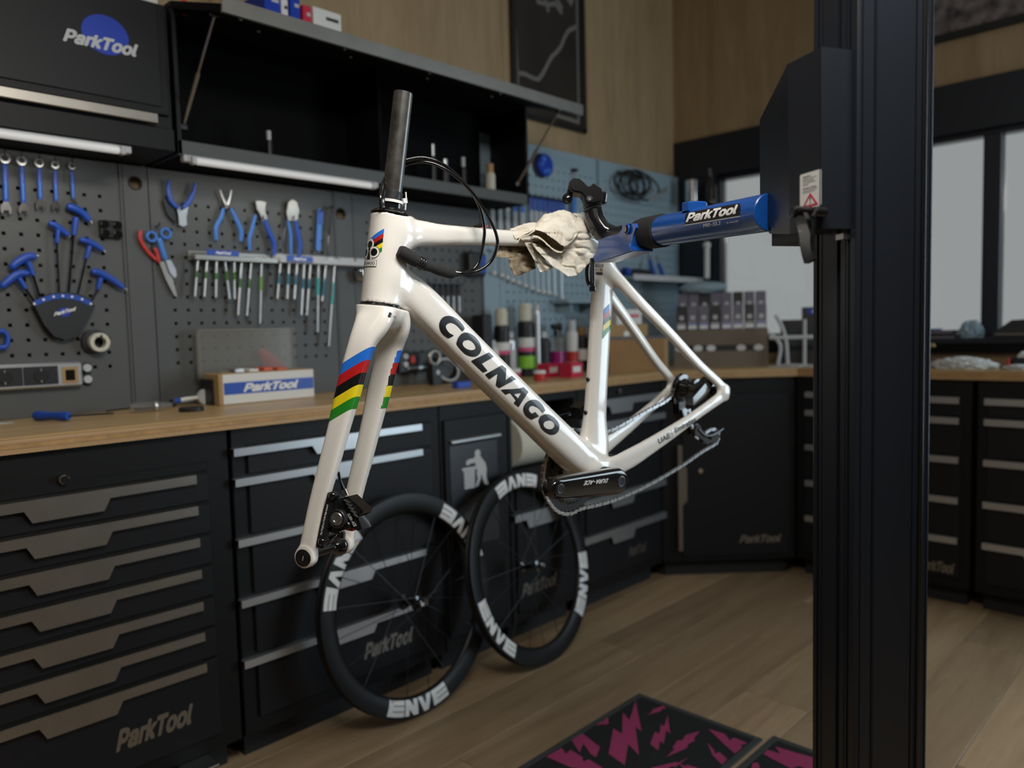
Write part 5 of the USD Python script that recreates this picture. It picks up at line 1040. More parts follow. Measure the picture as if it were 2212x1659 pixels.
sheet("upper_flap", [[(665, 610), (750, 518), (860, 492), (960, 462), (1070, 495), (1150, 570), (1188, 660), (1182, 715)], [(640, 650), (750, 580), (860, 560), (960, 560), (1060, 590), (1130, 650), (1160, 710), (1150, 760)], [(640, 675), (750, 650), (850, 660), (940, 690), (1020, 725), (1080, 770), (1110, 800), (1090, 830)], [(640, 700), (740, 728), (812, 776), (872, 818), (930, 862), (985, 900), (1035, 878), (1080, 840)]],
    [[10, 8, 8, 8, 10, 14, 24, 34], [26, 34, 36, 38, 40, 42, 46, 46], [34, 46, 52, 54, 56, 56, 54, 50], [40, 52, 58, 60, 62, 62, 58, 54]], "rag_cotton", seed=10, amp=1.8)
sheet("left_flap", [[(335, 688), (420, 660), (520, 625), (620, 612), (700, 608)], [(370, 740), (450, 715), (540, 680), (630, 660), (710, 660)], [(405, 800), (470, 780), (560, 730), (640, 700), (715, 715)]], [[6, 8, 8, 8, 12], [22, 26, 28, 30, 34], [26, 32, 36, 38, 42]], "rag_cotton", seed=11, amp=1.5)
put("loose_thread", join(*[tube([at_depth(*z5(*p), D0(1120) - .040) for p in q], .0012, 6) for q in ([(650, 690), (590, 715), (530, 745), (480, 775), (430, 850)], [(640, 705), (560, 760), (470, 790), (405, 800)], [(480, 775), (440, 790), (410, 815)])]), "rag_cotton", rg, smooth=True)

# ---------------------------------------------------------------- two deep-rimmed wheels leaning on the cabinets
slit = lambda *q: sbox(*q)
E_ = sbox(0, 0, 44, 32).difference(unary_union([slit(12, 9.2, 45, 11.2), slit(12, 20.8, 45, 22.8)]))
N_ = Polygon([(47, 0), (58, 0), (58, 14), (70, 0), (82, 0), (82, 32), (71, 32), (71, 18), (59, 32), (47, 32)])
V_ = Polygon([(85, 32), (98, 0), (110, 0), (124, 32), (111, 32), (104, 13), (97, 32)])
WORD = [E_, N_, V_, affinity.translate(E_, 126, 0)]
SWATCH = [(0, "stripe_blue"), (5, "stripe_red"), (10, "stripe_yellow"), (15, "stripe_green")]
def wheel(label, cx, cy, yaw, tilt, marks, spoke_phase):
    n = np.array([math.cos(yaw) * math.cos(tilt), math.sin(yaw) * math.cos(tilt), math.sin(tilt)]); h = np.array([-math.sin(yaw), math.cos(yaw), 0]); u = np.cross(n, h); u = u if u[2] > 0 else -u
    h = np.cross(u, n)
    R = .3155; C = np.array([cx, cy, 0]) + u * R + ez * (.013 * abs(n[2]) + .0012)
    w = thing("wheel", label, "bicycle wheel", (cx, cy, 0))
    prof = [(.310, .0098), (.3135, .0112), (.3155, .0118), (.3152, .0130), (.309, .0138), (.296, .0144), (.280, .0134), (.267, .0098), (.2605, .0048), (.2588, 0), (.2605, -.0048), (.267, -.0098), (.280, -.0134), (.296, -.0144), (.309, -.0138), (.3152, -.0130), (.3155, -.0118), (.3135, -.0112), (.310, -.0098), (.306, -.004), (.3055, 0), (.306, .004), (.310, .0098)]
    rim = put("rim", lathe(prof, C, n, 120), "rim_black", w, smooth=35)
    pol = lambda r, a, s: C + (h * math.cos(a) + u * math.sin(a)) * r + n * s
    halfw = lambda r: np.interp(r, [.2588, .2605, .267, .280, .296, .309, .3152], [0, .0048, .0098, .0134, .0144, .0138, .013])
    def print_(poly, a0, mat, name):
        v, F = fine(poly, 6.0); r = .2655 + (32 - v[:, 1]) * .001 * 1.33; a = a0 + (v[:, 0] - 85) * .001 * 1.32 / .29
        put(name, np.array([pol(q, b, halfw(q) + .0004) for q, b in zip(r, a)]) if False else (np.array([pol(q, b, halfw(q) + .0005) for q, b in zip(r, a)]), F[:, ::-1]), mat, rim, smooth=True)
    for a0, part in marks:
        for k in (range(4) if part is None else part): print_(WORD[k].buffer(.1), a0, "white_print", "letter")
        if part is None or 0 in part:
            for k, (x, m_) in enumerate(SWATCH): print_(affinity.translate(sbox(0, 0, 5, 7), 1 + x, 25), a0 + .012, m_, "colour_swatch")
    hubp = [(.0045, -.05), (.010, -.048), (.012, -.038), (.0225, -.035), (.0225, -.031), (.011, -.026), (.0095, 0), (.011, .026), (.0225, .029), (.0225, .033), (.014, .036), (.010, .046), (.0045, .048)]
    hb_ = put("hub", lathe(hubp, C, n, 30), "black_gloss", w, smooth=30)
    put("hub_end", join(cyl(C + n * .044, C + n * .052, .0062, n=18, bev=.001), cyl(C - n * .044, C - n * .052, .0062, n=18, bev=.001)), "steel", hb_, smooth=30)
    for k in range(20):
        a = spoke_phase + 2 * math.pi * k / 20; sg = 1 if k % 2 else -1; b = a + (.9 if (k // 2) % 2 else -.9)
        put("spoke", cyl(pol(.022, b, sg * .031), pol(.262, a, 0), .0011, n=6), "black_satin", w)
    va = spoke_phase + .16; put("valve", cyl(pol(.258, va, 0), pol(.232, va, 0), .0028, n=10), "steel_dark", rim)
    return C, h, u, n
def ang(C, h, u, n, px, py): Q = onp(px, py, C, n) - C; return math.atan2(Q @ u, Q @ h)
def frame_w(cx, cy, yaw, tilt):
    n = np.array([math.cos(yaw) * math.cos(tilt), math.sin(yaw) * math.cos(tilt), math.sin(tilt)]); h = np.array([-math.sin(yaw), math.cos(yaw), 0]); u = np.cross(n, h); u = u if u[2] > 0 else -u; h = np.cross(u, n)
    return np.array([cx, cy, 0]) + u * .3155, h, u, n
g1, g2 = (1.367, 1.712, -1.5326, .138), (1.865, 1.660, -1.460, .225)
f1, f2 = frame_w(*g1), frame_w(*g2)
a1 = ang(*f1, 898, 1515)
wheel("deep black carbon wheel leaning on the five-drawer cabinet, the left of two", *g1, [(a1, None), (ang(*f1, 738, 1235), None), (ang(*f1, 998, 1142), None)], .1)
wheel("deep black carbon wheel under the crank, the right of two leaning wheels", *g2, [(ang(*f2, 1112, 1058), None), (ang(*f2, 1252, 1262), None), (ang(*f2, 1063, 1370), None)], .25)
# ================================================================ tools hanging on the perforated panels
wa = lambda px, py, off=.012: on(px, py, 1, YP - off)
zB = lambda L, off=.012: [wa(a / 2.765, 300 + b / 2.765, off) for a, b in L]          # read off an enlargement of the left tool wall
zD = lambda L, off=.012: [wa(340 + a / 4.608, 400 + b / 4.608, off) for a, b in L]
xz = lambda P: [(p[0], p[2]) for p in P]
def flat_tool(poly, y0, t): return prism(poly, t, (0, YP - y0, 0), ex, ez, -ey)
def hook(parent, p, mat="black_gloss"):
    x, z = p[0], p[2]; put("hook", tube([(x, YP + .002, z), (x, YP - .022, z), (x, YP - .027, z + .004), (x, YP - .027, z + .010)], .0022, 8), mat, parent, smooth=True)
ORD = ["leftmost", "second", "third", "fourth", "fifth", "sixth", "seventh", "rightmost"]
for k, (r, j) in enumerate((((27, 115), (37, 425)), ((127, 130), (142, 430)), ((232, 143), (243, 405)), ((327, 155), (337, 415)), ((428, 163), (440, 400)))):
    a, b = zB([r, j], .016); d = (b - a) / np.linalg.norm(b - a); s = 1 - .07 * k
    t = thing("combination_spanner", f"blue combination spanner, {('leftmost', 'second', 'middle', 'fourth', 'rightmost')[k]} of five in a row", "spanner", (a[0], YP, a[2]), group=None)
    n2 = np.array([d[2], 0, -d[0]])
    put("ring_head", xf(lathe([(.0072 * s, -.0035), (.0128 * s, -.0035), (.0134 * s, 0), (.0128 * s, .0035), (.0072 * s, .0035), (.0072 * s, -.0035)], a, ey, 28)), "chrome", t, smooth=30)
    put("grip", tube([a + d * .0135, a + d * .02, b - d * .026, b - d * .018], [.0045 * s, .0062 * s, .0062 * s, .005 * s], 12, flat=.55, flat_dir=ey), "blue_plastic", t, smooth=40)
    put("grip_print", tube([a * .55 + b * .45 - ey * .0012, a * .22 + b * .78 - ey * .0012], .0036 * s, 10, flat=.8, flat_dir=ey), "blue_light", t, smooth=40)
    jaw_ = Polygon([tuple((b + n2 * u + d * v)[[0, 2]]) for u, v in ((-.005, -.02), (.005, -.02), (.012, -.006), (.012, .006), (.0075, .011), (.0052, .001), (-.0045, .001), (-.0062, .011), (-.0115, .006), (-.0115, -.006))])
    put("jaw_head", prism(affinity.scale(jaw_, s, s), .0055, (0, b[1] + .0028, 0), ex, ez, -ey), "chrome", t)
    hook(t, a + ez * .009)
# P-handled hex keys in their fan holder
hold = thing("key_holder", "black fan-shaped wall holder with a blue numbered arc for the hex keys", "tool holder", zB([(375, 1050)])[0])
put("fan_body", flat_tool(Polygon(xz(zB([(195, 1000), (230, 955), (300, 925), (375, 915), (450, 925), (520, 955), (555, 1000), (500, 1110), (440, 1180), (375, 1200), (310, 1180), (250, 1110)]))), .002, .030), "black_satin", hold)
arc = xz(zB([(205, 985), (260, 960), (320, 943), (375, 938), (430, 943), (490, 958), (543, 985)], .033))
put("blue_arc", prism(LineString(arc).buffer(.0062, cap_style="flat"), .0012, (0, YP - .032, 0), ex, ez, -ey), "blue_plastic", hold)
for q in arc: put("size_mark", prism(Point(*q).buffer(.003, 6), .0006, (0, YP - .0332, 0), ex, ez, -ey), "white_print", hold)
o = zB([(385, 1035)], .033)[0]; put("emblem", prism(affinity.scale(Point(o[0], o[2]).buffer(.0125, 24), 1.15, .9), .0006, (0, YP - .032, 0), ex, ez, -ey), "blue_logo", hold)
q0, q1 = zB([(322, 1058), (455, 1022)], .033); put("lettering", logo(.008, (q0[0], YP - .0327, q0[2]), (q1 - q0) / np.linalg.norm(q1 - q0) * np.array([1, 0, 1]), np.cross(-ey, (q1 - q0) / np.linalg.norm(q1 - q0)) * -1 if False else ez, np.linalg.norm(q1 - q0)), "white_print", hold)
put("bracket", bx(o[0] - .02, o[0] + .02, YP - .006, YP - .0045, o[2] - .01, o[2] + .03), "black_satin", hold)
KEYS = [([(398, 405), (430, 410), (490, 440), (536, 492)], (452, 470), (440, 575), (410, 930), .0105, "topmost, tall blue P-handled hex key in the fan holder"),
    ([(288, 508), (320, 512), (370, 545), (410, 580)], (345, 540), (340, 622), (355, 930), .0085, "blue P-handled hex key leaning left of the tallest one in the fan holder"),
    ([(473, 605), (510, 608), (570, 635), (617, 668)], (535, 640), (515, 715), (465, 930), .0085, "blue P-handled hex key leaning right of the tallest one in the fan holder"),
    ([(62, 775), (100, 740), (160, 705), (217, 700)], (165, 735), (198, 815), (238, 945), .0105, "upper of two blue P-handled hex keys tilted left of the fan holder"),
    ([(2, 888), (40, 855), (100, 810), (172, 798)], (110, 830), (152, 895), (215, 985), .0100, "lower of two blue P-handled hex keys tilted left of the fan holder"),
    ([(545, 798), (580, 795), (660, 835), (742, 893)], (600, 830), (585, 900), (535, 985), .0095, "blue P-handled hex key tilted right of the fan holder")]
for k, (h_, s0, s1, e, r, lab) in enumerate(KEYS):
    off = .020; H_ = spline(zB(h_, off), 5); a, b, c = zB([s0, s1, e], off)
    t = thing("hex_key", lab, "hex key", (b[0], YP, c[2]))
    rr = r * np.interp(np.linspace(0, 1, len(H_)), [0, .08, .5, .92, 1], [.45, .85, 1.0, .85, .45])
    put("handle", join(tube(H_, rr, 14, flat=.8, flat_dir=ey), tube([a, a * .5 + b * .5, b], [r * .75, r * .7, r * .55], 12)), "blue_plastic", t, smooth=40)
    put("rod", tube([b, c], r * .30, 8), "black_gloss", t, smooth=40)
    put("short_tip", tube([H_[-1], H_[-1] + (H_[-1] - H_[-3]) * .6], r * .3, 8), "steel", t, smooth=40)
# gadget, tape, sockets at the left
a, b = zB([(590, 482), (730, 600)], .010); tk = thing("chain_tool_rack", "small black four-lobed plastic holder beside the panel post", "tool holder", (a[0], YP, b[2]))
put("holder_plate", bx(a[0], b[0], YP - .012, YP, b[2], a[2], .004), "black_satin", tk)
for i in (0, 1):
    for j in (0, 1): put("holder_lobe", cyl((a[0] + .012 + i * (b[0] - a[0] - .024), YP - .011, b[2] + .012 + j * (a[2] - b[2] - .024)), (a[0] + .012 + i * (b[0] - a[0] - .024), YP - .024, b[2] + .012 + j * (a[2] - b[2] - .024)), .0105, n=18, bev=.002), "black_gloss", tk, smooth=30)
c = zB([(590, 1215)], .03)[0]; tp = thing("tape_roll", "cream tape roll on a dark hook above the power strip", "tape roll", (c[0], YP, c[2] - .025))
put("tape", lathe([(.0165, -.012), (.0245, -.012), (.0250, -.010), (.0250, .010), (.0245, .012), (.0165, .012), (.0165, -.012)], c, ey, 40), "paper_roll", tp, smooth=30)
put("core", lathe([(.0150, -.0125), (.0165, -.0125), (.0165, .0125), (.0150, .0125), (.0150, -.0125)], c, ey, 32), "paper_roll", tp, smooth=30)
put("hook", tube([(c[0], YP + .001, c[2] + .012), (c[0], c[1] - .02, c[2] + .012), (c[0], c[1] - .024, c[2] + .018)], .003, 10), "black_gloss", tp, smooth=True)
put("backing_roll", lathe([(.018, 0), (.032, .001), (.032, .014), (.018, .015)], (c[0] - .004, YP - .016, c[2] + .002), ey, 36), "black_satin", tp, smooth=30)
a, b, d = zB([(-30, 1150), (20, 1160), (25, 1235)], .018); bt = thing("tyre_lever_set", "blue looped tool cut off by the photo's left edge, above the power strip", "tool", (a[0], YP, d[2] - .01))
put("loop", tube(spline([a, b + ez * .004, b + ex * .008 - ez * .01, d + ex * .004, d - ex * .006 - ez * .004, d - ex * .03], 6), .0065, 12), "blue_plastic", bt, smooth=True); put("shank", tube([a, a - ez * .05], .004, 10), "black_gloss", bt, smooth=True); hook(bt, a)
def strip_(lab, x0, x1, z0, z1, sockets, sw, knobs, y=YP):
    t = thing("power_strip", lab, "power strip", ((x0 + x1) / 2, y, z0))
    put("housing", bx(x0 + .008, x1, y - .030, y, z0, z1, .004), "white_matte" if sw is None else "alu_light", t); return t
q = zB([(0, 1345), (490, 1335), (500, 1475), (0, 1500)], .03); x1, z0, z1 = q[1][0], (q[2][2] + q[3][2]) / 2, (q[0][2] + q[1][2]) / 2
ps = strip_("grey bench power strip with black sockets at the left end of the tool wall", .20, x1, z0, z1, 4, 1, 2)
xs0 = zB([(-260, 1420), (350, 1420)], .03); n_ = 5; wS_ = (xs0[1][0] - .22) / n_
for k in range(n_):
    xc = .22 + wS_ * (k + .5); zc_ = (z0 + z1) / 2; s_ = put("socket", bx(xc - wS_ * .49, xc + wS_ * .49, YP - .032, YP - .029, z0 + .008, z1 - .008, .001), "black_satin", ps)
    put("socket_well", lathe([(.0, .0015), (.0150, .0018), (.0175, .0004), (.0175, -.001)], (xc, YP - .032, zc_), -ey, 28), "black_matte", s_, smooth=30)
    for dz in (-.0145, .0145): put("earth_clip", bx(xc - .002, xc + .002, YP - .0345, YP - .0318, zc_ + dz - .003, zc_ + dz + .003, .0006), "steel", s_)
a, b = zB([(390, 1380), (450, 1440)], .031); s_ = put("switch", bx(a[0], b[0], YP - .034, YP - .0295, b[2], a[2], .0015), "black_gloss", ps)
put("switch_frame", bx(a[0] - .008, b[0] + .008, YP - .0312, YP - .0295, b[2] - .008, a[2] + .008, .001), "kraft", ps)
a, b = zB([(505, 1340), (548, 1470)], .012); kp_ = thing("knob_plate", "black plate with two round pale knobs beside the grey power strip", "control plate", (a[0], YP, b[2]))
put("plate", bx(a[0], b[0], YP - .012, YP, b[2], a[2], .002), "black_satin", kp_)
for c in zB([(523, 1368), (527, 1436)], .02): put("knob", lathe([(.0105, 0), (.0105, .008), (.0095, .0095), (.00005, .0095)], (c[0], YP - .0115, c[2]), -ey, 28), "white_steel", kp_, smooth=30)

# pliers and cutters
def strokes(t, name, pts, r, mat, off=.016, flat=.6, n=12, z=zB):
    P = spline(z(pts, off), 5); R = np.interp(np.linspace(0, 1, len(P)), np.linspace(0, 1, len(r)), r) if np.ndim(r) else np.interp(np.linspace(0, 1, len(P)), [0, .06, .94, 1], [r * .6, r, r, r * .55])
    return put(name, tube(P, R, n, flat=flat, flat_dir=ey), mat, t, smooth=45)
t = thing("cone_pliers", "blue-handled pliers hung upside down with open handles, left of the other pliers", "pliers", zB([(1085, 500)])[0])
strokes(t, "handle", [(1008, 245), (1005, 300), (1020, 370), (1065, 415)], [.004, .0066, .007, .006], "blue_plastic"); strokes(t, "handle", [(1165, 262), (1155, 320), (1125, 380), (1085, 415)], [.004, .0066, .007, .006], "blue_plastic", .019)
put("pliers_head", flat_tool(Polygon(xz(zB([(1050, 405), (1120, 405), (1108, 470), (1112, 515), (1090, 525), (1065, 515), (1062, 465)]))), .008, .010), "steel", t)
put("backing_block", flat_tool(Polygon(xz(zB([(975, 370), (1010, 330), (1040, 420), (1060, 480), (1045, 500), (1000, 450)]))), .0, .011), "black_satin", t); hook(t, zB([(1075, 425)])[0])  # black block stands for the shadow the pliers cast on the panel
t = thing("spoke_scissors", "blue and red handled scissors with long steel blades", "scissors", zB([(1055, 945)])[0])
for c_, r_, m_ in (((905, 585), .0125, "blue_light"), ((990, 565), .0130, "blue_light")):
    q = zB([c_], .016)[0]; put("finger_loop", ring(q, ey, r_, .0045, 28, 8), m_, t, smooth=True)
strokes(t, "red_handle", [(840, 545), (838, 600), (880, 670), (935, 725)], .0055, "red_plastic", .013); strokes(t, "blue_handle", [(950, 590), (965, 650), (990, 725)], .008, "blue_light", .019); strokes(t, "red_handle", [(925, 650), (940, 690), (950, 740)], .006, "red_plastic", .014)
put("blade", flat_tool(Polygon(xz(zB([(985, 725), (1015, 725), (1045, 780), (1050, 820), (1038, 832), (1010, 800)]))), .014, .004), "steel", t); put("blade", flat_tool(Polygon(xz(zB([(950, 735), (990, 730), (1030, 830), (1058, 945), (1040, 935), (990, 840)]))), .009, .004), "steel_old", t); hook(t, zB([(940, 520)])[0])
t = thing("needle_pliers", "needle-nosed pliers with spread light blue handles, nose up", "pliers", zB([(1360, 600)])[0])
strokes(t, "handle", [(1335, 415), (1320, 470), (1290, 530), (1292, 605)], [.005, .0066, .0072, .006], "blue_light"); strokes(t, "handle", [(1380, 415), (1410, 480), (1440, 550), (1438, 612)], [.005, .0066, .0072, .006], "blue_light", .018)
strokes(t, "jaw", [(1315, 305), (1330, 350), (1352, 400)], [.0018, .0035, .006], "steel"); strokes(t, "jaw", [(1382, 305), (1372, 350), (1358, 400)], [.0018, .0035, .006], "steel"); put("pivot", cyl(zB([(1355, 405)], .008)[0], zB([(1355, 405)], .024)[0], .0068, n=20, bev=.001), "steel", t, smooth=30); hook(t, zB([(1357, 425)])[0])
t = thing("cable_cutters", "cable cutters with broad blue handles, middle of the three hanging pliers", "pliers", zB([(1560, 690)])[0])
strokes(t, "handle", [(1525, 455), (1510, 520), (1490, 600), (1492, 668)], [.005, .0062, .0066, .005], "blue_light"); strokes(t, "handle", [(1580, 480), (1605, 550), (1638, 630), (1635, 695)], [.006, .0086, .009, .0065], "blue_plastic", .020)
put("cutter_head", flat_tool(Polygon(xz(zB([(1520, 375), (1545, 372), (1580, 380), (1575, 430), (1590, 480), (1560, 495), (1545, 450), (1528, 420)]))), .010, .010), "steel_old", t); hook(t, zB([(1560, 480)])[0])
t = thing("side_cutters", "side cutters with two parallel blue handles, right of the cable cutters", "pliers", zB([(1760, 700)])[0])
strokes(t, "handle", [(1720, 490), (1735, 560), (1738, 640), (1738, 695)], [.005, .0062, .0062, .005], "blue_light"); strokes(t, "handle", [(1765, 490), (1780, 560), (1792, 640), (1785, 702)], [.006, .0084, .0088, .0065], "blue_plastic", .020)
put("guard_lever", tube(zB([(1712, 480), (1700, 540), (1690, 640)], .014), .0022, 8), "black_gloss", t, smooth=True); put("cutter_head", flat_tool(Polygon(xz(zB([(1715, 380), (1740, 365), (1765, 380), (1778, 430), (1770, 485), (1715, 490), (1705, 440)]))), .010, .010), "steel_old", t); hook(t, zB([(1742, 480)])[0])
t = thing("flat_wrench", "flat blue tool hanging upright above the second T-bar rack", "spanner", zB([(1905, 680)])[0])
put("blade", flat_tool(LineString(xz(zB([(1908, 435), (1897, 655)]))).buffer(.0088), .012, .005), "blue_light", t); put("blue_top", flat_tool(LineString(xz(zB([(1912, 440), (1910, 500)]))).buffer(.0085), .0172, .0012), "blue_plastic", t); hook(t, zB([(1908, 435)])[0])
t = thing("file", "slim black tool hanging beside the flat blue one", "file", zB([(1965, 690)])[0]); strokes(t, "handle", [(1972, 405), (1970, 470), (1966, 560)], .006, "black_satin"); strokes(t, "blade", [(1966, 560), (1962, 640), (1960, 695)], .0045, "black_gloss"); hook(t, zB([(1972, 410)])[0])

# T-bar racks
def rack(lab, b0, b1, l0, l1, tops, ends, bands, bandmat, bright, barmat, kind):
    t = thing("key_rack", lab, "tool rack", zD([b0])[0]); a, b = zD([b0, b1], .0); d = (b - a) / np.linalg.norm(b - a)
    a[1] = b[1] = YP
    put("rack_bar", join(bx(a[0], b[0], YP - .05, YP - .046, a[2] - .010, a[2] + .004, .001), bx(a[0], b[0], YP - .05, YP, a[2] - .0105, a[2] - .008, .0008), bx(a[0], b[0], YP - .004, YP, a[2] - .01, a[2] + .02, .001)), barmat, t)
    p, q = zD([l0, l1], .05); put("label_plate", bx(p[0], q[0], YP - .0525, YP - .0495, q[2], p[2], .002), "blue_plastic", t)
    put("lettering", logo((p[2] - q[2]) * .42, (p[0] + (q[0] - p[0]) * .26, YP - .0524, q[2] + (p[2] - q[2]) * .28), ex, ez, (q[0] - p[0]) * .48), "white_print", t)
    for k, (u, e) in enumerate(zip(tops, ends)):
        A, B = zD([u, e], .034); A[2] = min(A[2], a[2] + .004) ; r = .0042 + .0004 * (k % 3)
        th = thing("t_bar_key", f"{kind}-banded steel T-bar key, {ORD[k]} of eight in its rack", "T-bar key", (A[0], YP - .034, B[2]))
        put("shaft", tube([A + ez * .006, B], r, 10), "steel" if k != 3 else "alu_light", th, smooth=40)
        f0, f1 = bands[k]; C0, C1 = A + (B - A) * f0, A + (B - A) * f1; put("colour_band", tube([C0, C1], r + .0004, 10), bright if k in (7, 5) and kind == "teal" or k == 7 else bandmat, th, smooth=40)
        put("cross_bar", tube([A + ez * .007 - ex * .015 + ey * .01, A + ez * .007 + ex * .015 - ey * .012], r * .9, 10), "chrome", th, smooth=40)
rack("dark steel tool rack with a blue label, holding green-banded T-bar keys", (300, 715), (1120, 760), (487, 640), (812, 712), [(405, 715), (495, 735), (585, 745), (668, 750), (762, 755), (838, 750), (935, 755), (1035, 745)], [(372, 1108), (465, 1108), (580, 1118), (716, 1132), (766, 1132), (800, 1292), (890, 1298), (1020, 1375)],
     [(.35, .52), (.35, .52), (.35, .52), (.28, .52), (.3, .5), (.33, .5), (.33, .5), (.26, .48)], "green_band", "green_bright", "steel_old", "green")
rack("pale steel tool rack with a blue label, holding teal-banded T-bar keys", (1140, 745), (2110, 795), (1283, 700), (1548, 772), [(1225, 765), (1310, 780), (1390, 785), (1460, 790), (1522, 792), (1600, 785), (1678, 785), (1765, 770)], [(1193, 1128), (1290, 1132), (1362, 1134), (1432, 1292), (1485, 1296), (1592, 1462), (1640, 1155), (1704, 1602)],
     [(.3, .6)] * 3 + [(.28, .48)] * 2 + [(.2, .46), (.4, .85), (.24, .5)], "teal_band", "teal_bright", "white_steel", "teal")
c = wa(779, 592, .03); t = thing("steel_funnel", "small shiny round cup just left of the head tube", "cup", (c[0], YP - .03, c[2] - .03)); put("cup", lathe([(.004, -.03), (.016, -.022), (.022, 0), (.021, .012), (.019, .012), (.019, 0)], c, ez, 28), "chrome", t, smooth=40); put("hook", tube([c + ez * .01, c + ez * .02 + ey * .03], .002, 8), "black_gloss", t)

# panels further right: socket drivers, tape box, dial, files, ball-ended rods, coil
zE = lambda a, b, off=.014: wa(860 + a / 5.027, 560 + b / 5.027, off)
rk = thing("driver_rack", "thin steel rail holding the row of black-handled drivers behind the down tube", "tool rack", zE(500, 260)); p, q = zE(320, 262), zE(700, 262); put("rail", bx(p[0], q[0], YP - .028, YP, p[2] - .002, p[2] + .003, .0008), "steel_dark", rk)
for k in range(6):
    a, b, c = zE(350 + 62 * k, 262, .016), zE(352 + 62 * k, 400, .016), zE(356 + 62 * k, 590 - 14 * (k % 2), .016)
    t = thing("socket_driver", f"black socket driver, {('leftmost', 'second', 'third', 'fourth', 'fifth', 'rightmost')[k]} of six above the down tube", "socket driver", (a[0], YP - .016, c[2])); put("handle", tube([a, a * .9 + b * .1, b], [.005, .0078, .007], 12), "black_satin", t, smooth=40); put("shaft", tube([b, c], .0042, 10), "steel", t, smooth=40)
a, b = wa(1006, 545, .02), wa(1042, 598, .02); t = thing("cable_cutter_case", "black case with a blue front hanging under the top tube", "tool case", (a[0], YP, b[2])); put("case", bx(a[0], b[0], YP - .045, YP, b[2], a[2], .006), "black_satin", t); put("blue_front", bx(b[0] - .03, b[0] - .002, YP - .048, YP - .044, b[2] + .012, a[2] - .012, .003), "blue_plastic", t); hook(t, a + ez * .002 + ex * .02)
c = wa(1181, 356, .02); t = thing("dial_gauge", "round blue dial hanging at the end of the open wall cupboard", "gauge", (c[0], YP, c[2] - .05)); put("dial", lathe([(.00005, .018), (.044, .018), (.048, .014), (.048, 0), (.00005, 0)], (c[0], YP, c[2]), -ey, 48), "blue_logo", t, smooth=30)
for u, v_, r in ((-.012, .024, .013), (.018, -.022, .010), (-.006, -.027, .009), (-.024, .0, .008)): put("dial_mark", cyl((c[0] + u, YP - .0175, c[2] + v_), (c[0] + u, YP - .0190, c[2] + v_), r, n=20), "blue_light", t)
put("backing_disc", lathe([(.00005, .004), (.052, .004), (.052, 0)], (c[0] - .02, YP - .0001, c[2] - .004), -ey, 40), "black_satin", t)
rk = thing("file_rack", "black wall rail carrying the row of blue-topped cone spanners", "tool rack", wa(1180, 426)); p, q = wa(1143, 421, .02), wa(1222, 441, .02); put("rail", bx(p[0], q[0], YP - .03, YP, (p[2] + q[2]) / 2, (p[2] + q[2]) / 2 + .008, .001), "black_satin", rk); zr = (p[2] + q[2]) / 2
for k in range(8):
    x0 = p[0] + .016 + k * (q[0] - p[0] - .03) / 7
    t = thing("cone_spanner", f"blue-topped flat cone spanner, {ORD[k]} of eight right of the cupboard", "spanner", (x0, YP, zr - .13)); put("blade", bx(x0 - .0085, x0 + .0085, YP - .020, YP - .017, zr - .150, zr - .02, .001), "white_steel", t); put("grip", bx(x0 - .0095, x0 + .0095, YP - .0225, YP - .0145, zr - .055, zr + .0, .002), "blue_plastic", t)
rk = thing("spanner_rail", "thin rail carrying pale tyre levers behind the brake hose loop", "tool rack", wa(1100, 440)); p, q = wa(1056, 434, .02), wa(1132, 446, .02); put("rail", bx(p[0], q[0], YP - .03, YP, p[2] - .004, p[2] + .003, .001), "peg_daylit", rk)
for k in range(5):
    x0 = p[0] + .02 + k * (q[0] - p[0] - .03) / 4; t = thing("tyre_lever", f"pale lever, {('leftmost', 'second', 'middle', 'fourth', 'rightmost')[k]} of five behind the brake hoses", "tyre lever", (x0, YP, p[2] - .13)); put("lever", bx(x0 - .011, x0 + .011, YP - .022, YP - .018, p[2] - .12 - .008 * k, p[2] - .004, .002), "white_steel", t); put("lever_end", bx(x0 - .0112, x0 + .0112, YP - .0226, YP - .0176, p[2] - .03, p[2] - .002, .002), "blue_light" if k > 2 else "white_matte", t)
a, b, c = wa(1244, 366, .02), wa(1242, 400, .02), wa(1238, 470, .02); t = thing("screwdriver", "long blue-handled screwdriver hanging behind the clamp's cam lever", "screwdriver", (a[0], YP, c[2])); put("shaft", tube([a, b], .004, 10), "steel", t, smooth=40); put("handle", tube([b, b * .9 + c * .1, c * .95 + b * .05, c], [.008, .0125, .0125, .008], 14), "blue_light", t, smooth=40); put("hook_plate", bx(a[0] - .01, a[0] + .01, YP - .024, YP, a[2] - .01, a[2] + .004), "black_satin", t)
rl_ = thing("rod_rail", "pale rail on the perforated panel that carries the ball-ended rods", "tool rack", wa(1140, 548)); p, q = wa(1058, 540, .02), wa(1226, 585, .02); zr = p[2]; put("rail", bx(p[0], q[0], YP - .024, YP, zr - .003, zr + .004, .001), "peg_daylit", rl_)
for k, (px, py) in enumerate(((1067, 590), (1084, 595), (1096, 600), (1108, 606), (1121, 611), (1135, 617), (1149, 622), (1162, 628), (1174, 631), (1186, 633), (1199, 636), (1214, 643))):
    c = wa(px, py, .02); t = thing("ball_end_rod", f"white ball-ended rod, {('first', 'second', 'third', 'fourth', 'fifth', 'sixth', 'seventh', 'eighth', 'ninth', 'tenth', 'eleventh', 'last')[k]} from left in the row under the rag", "rod", (c[0], YP - .02, c[2] - .01))
    put("shaft", tube([(c[0], c[1], zr), c], .003, 8), "alu_light", t, smooth=40); put("ball_end", xf(V(trimesh.creation.icosphere(2, .0095)), None, c), "white_matte", t, smooth=True)
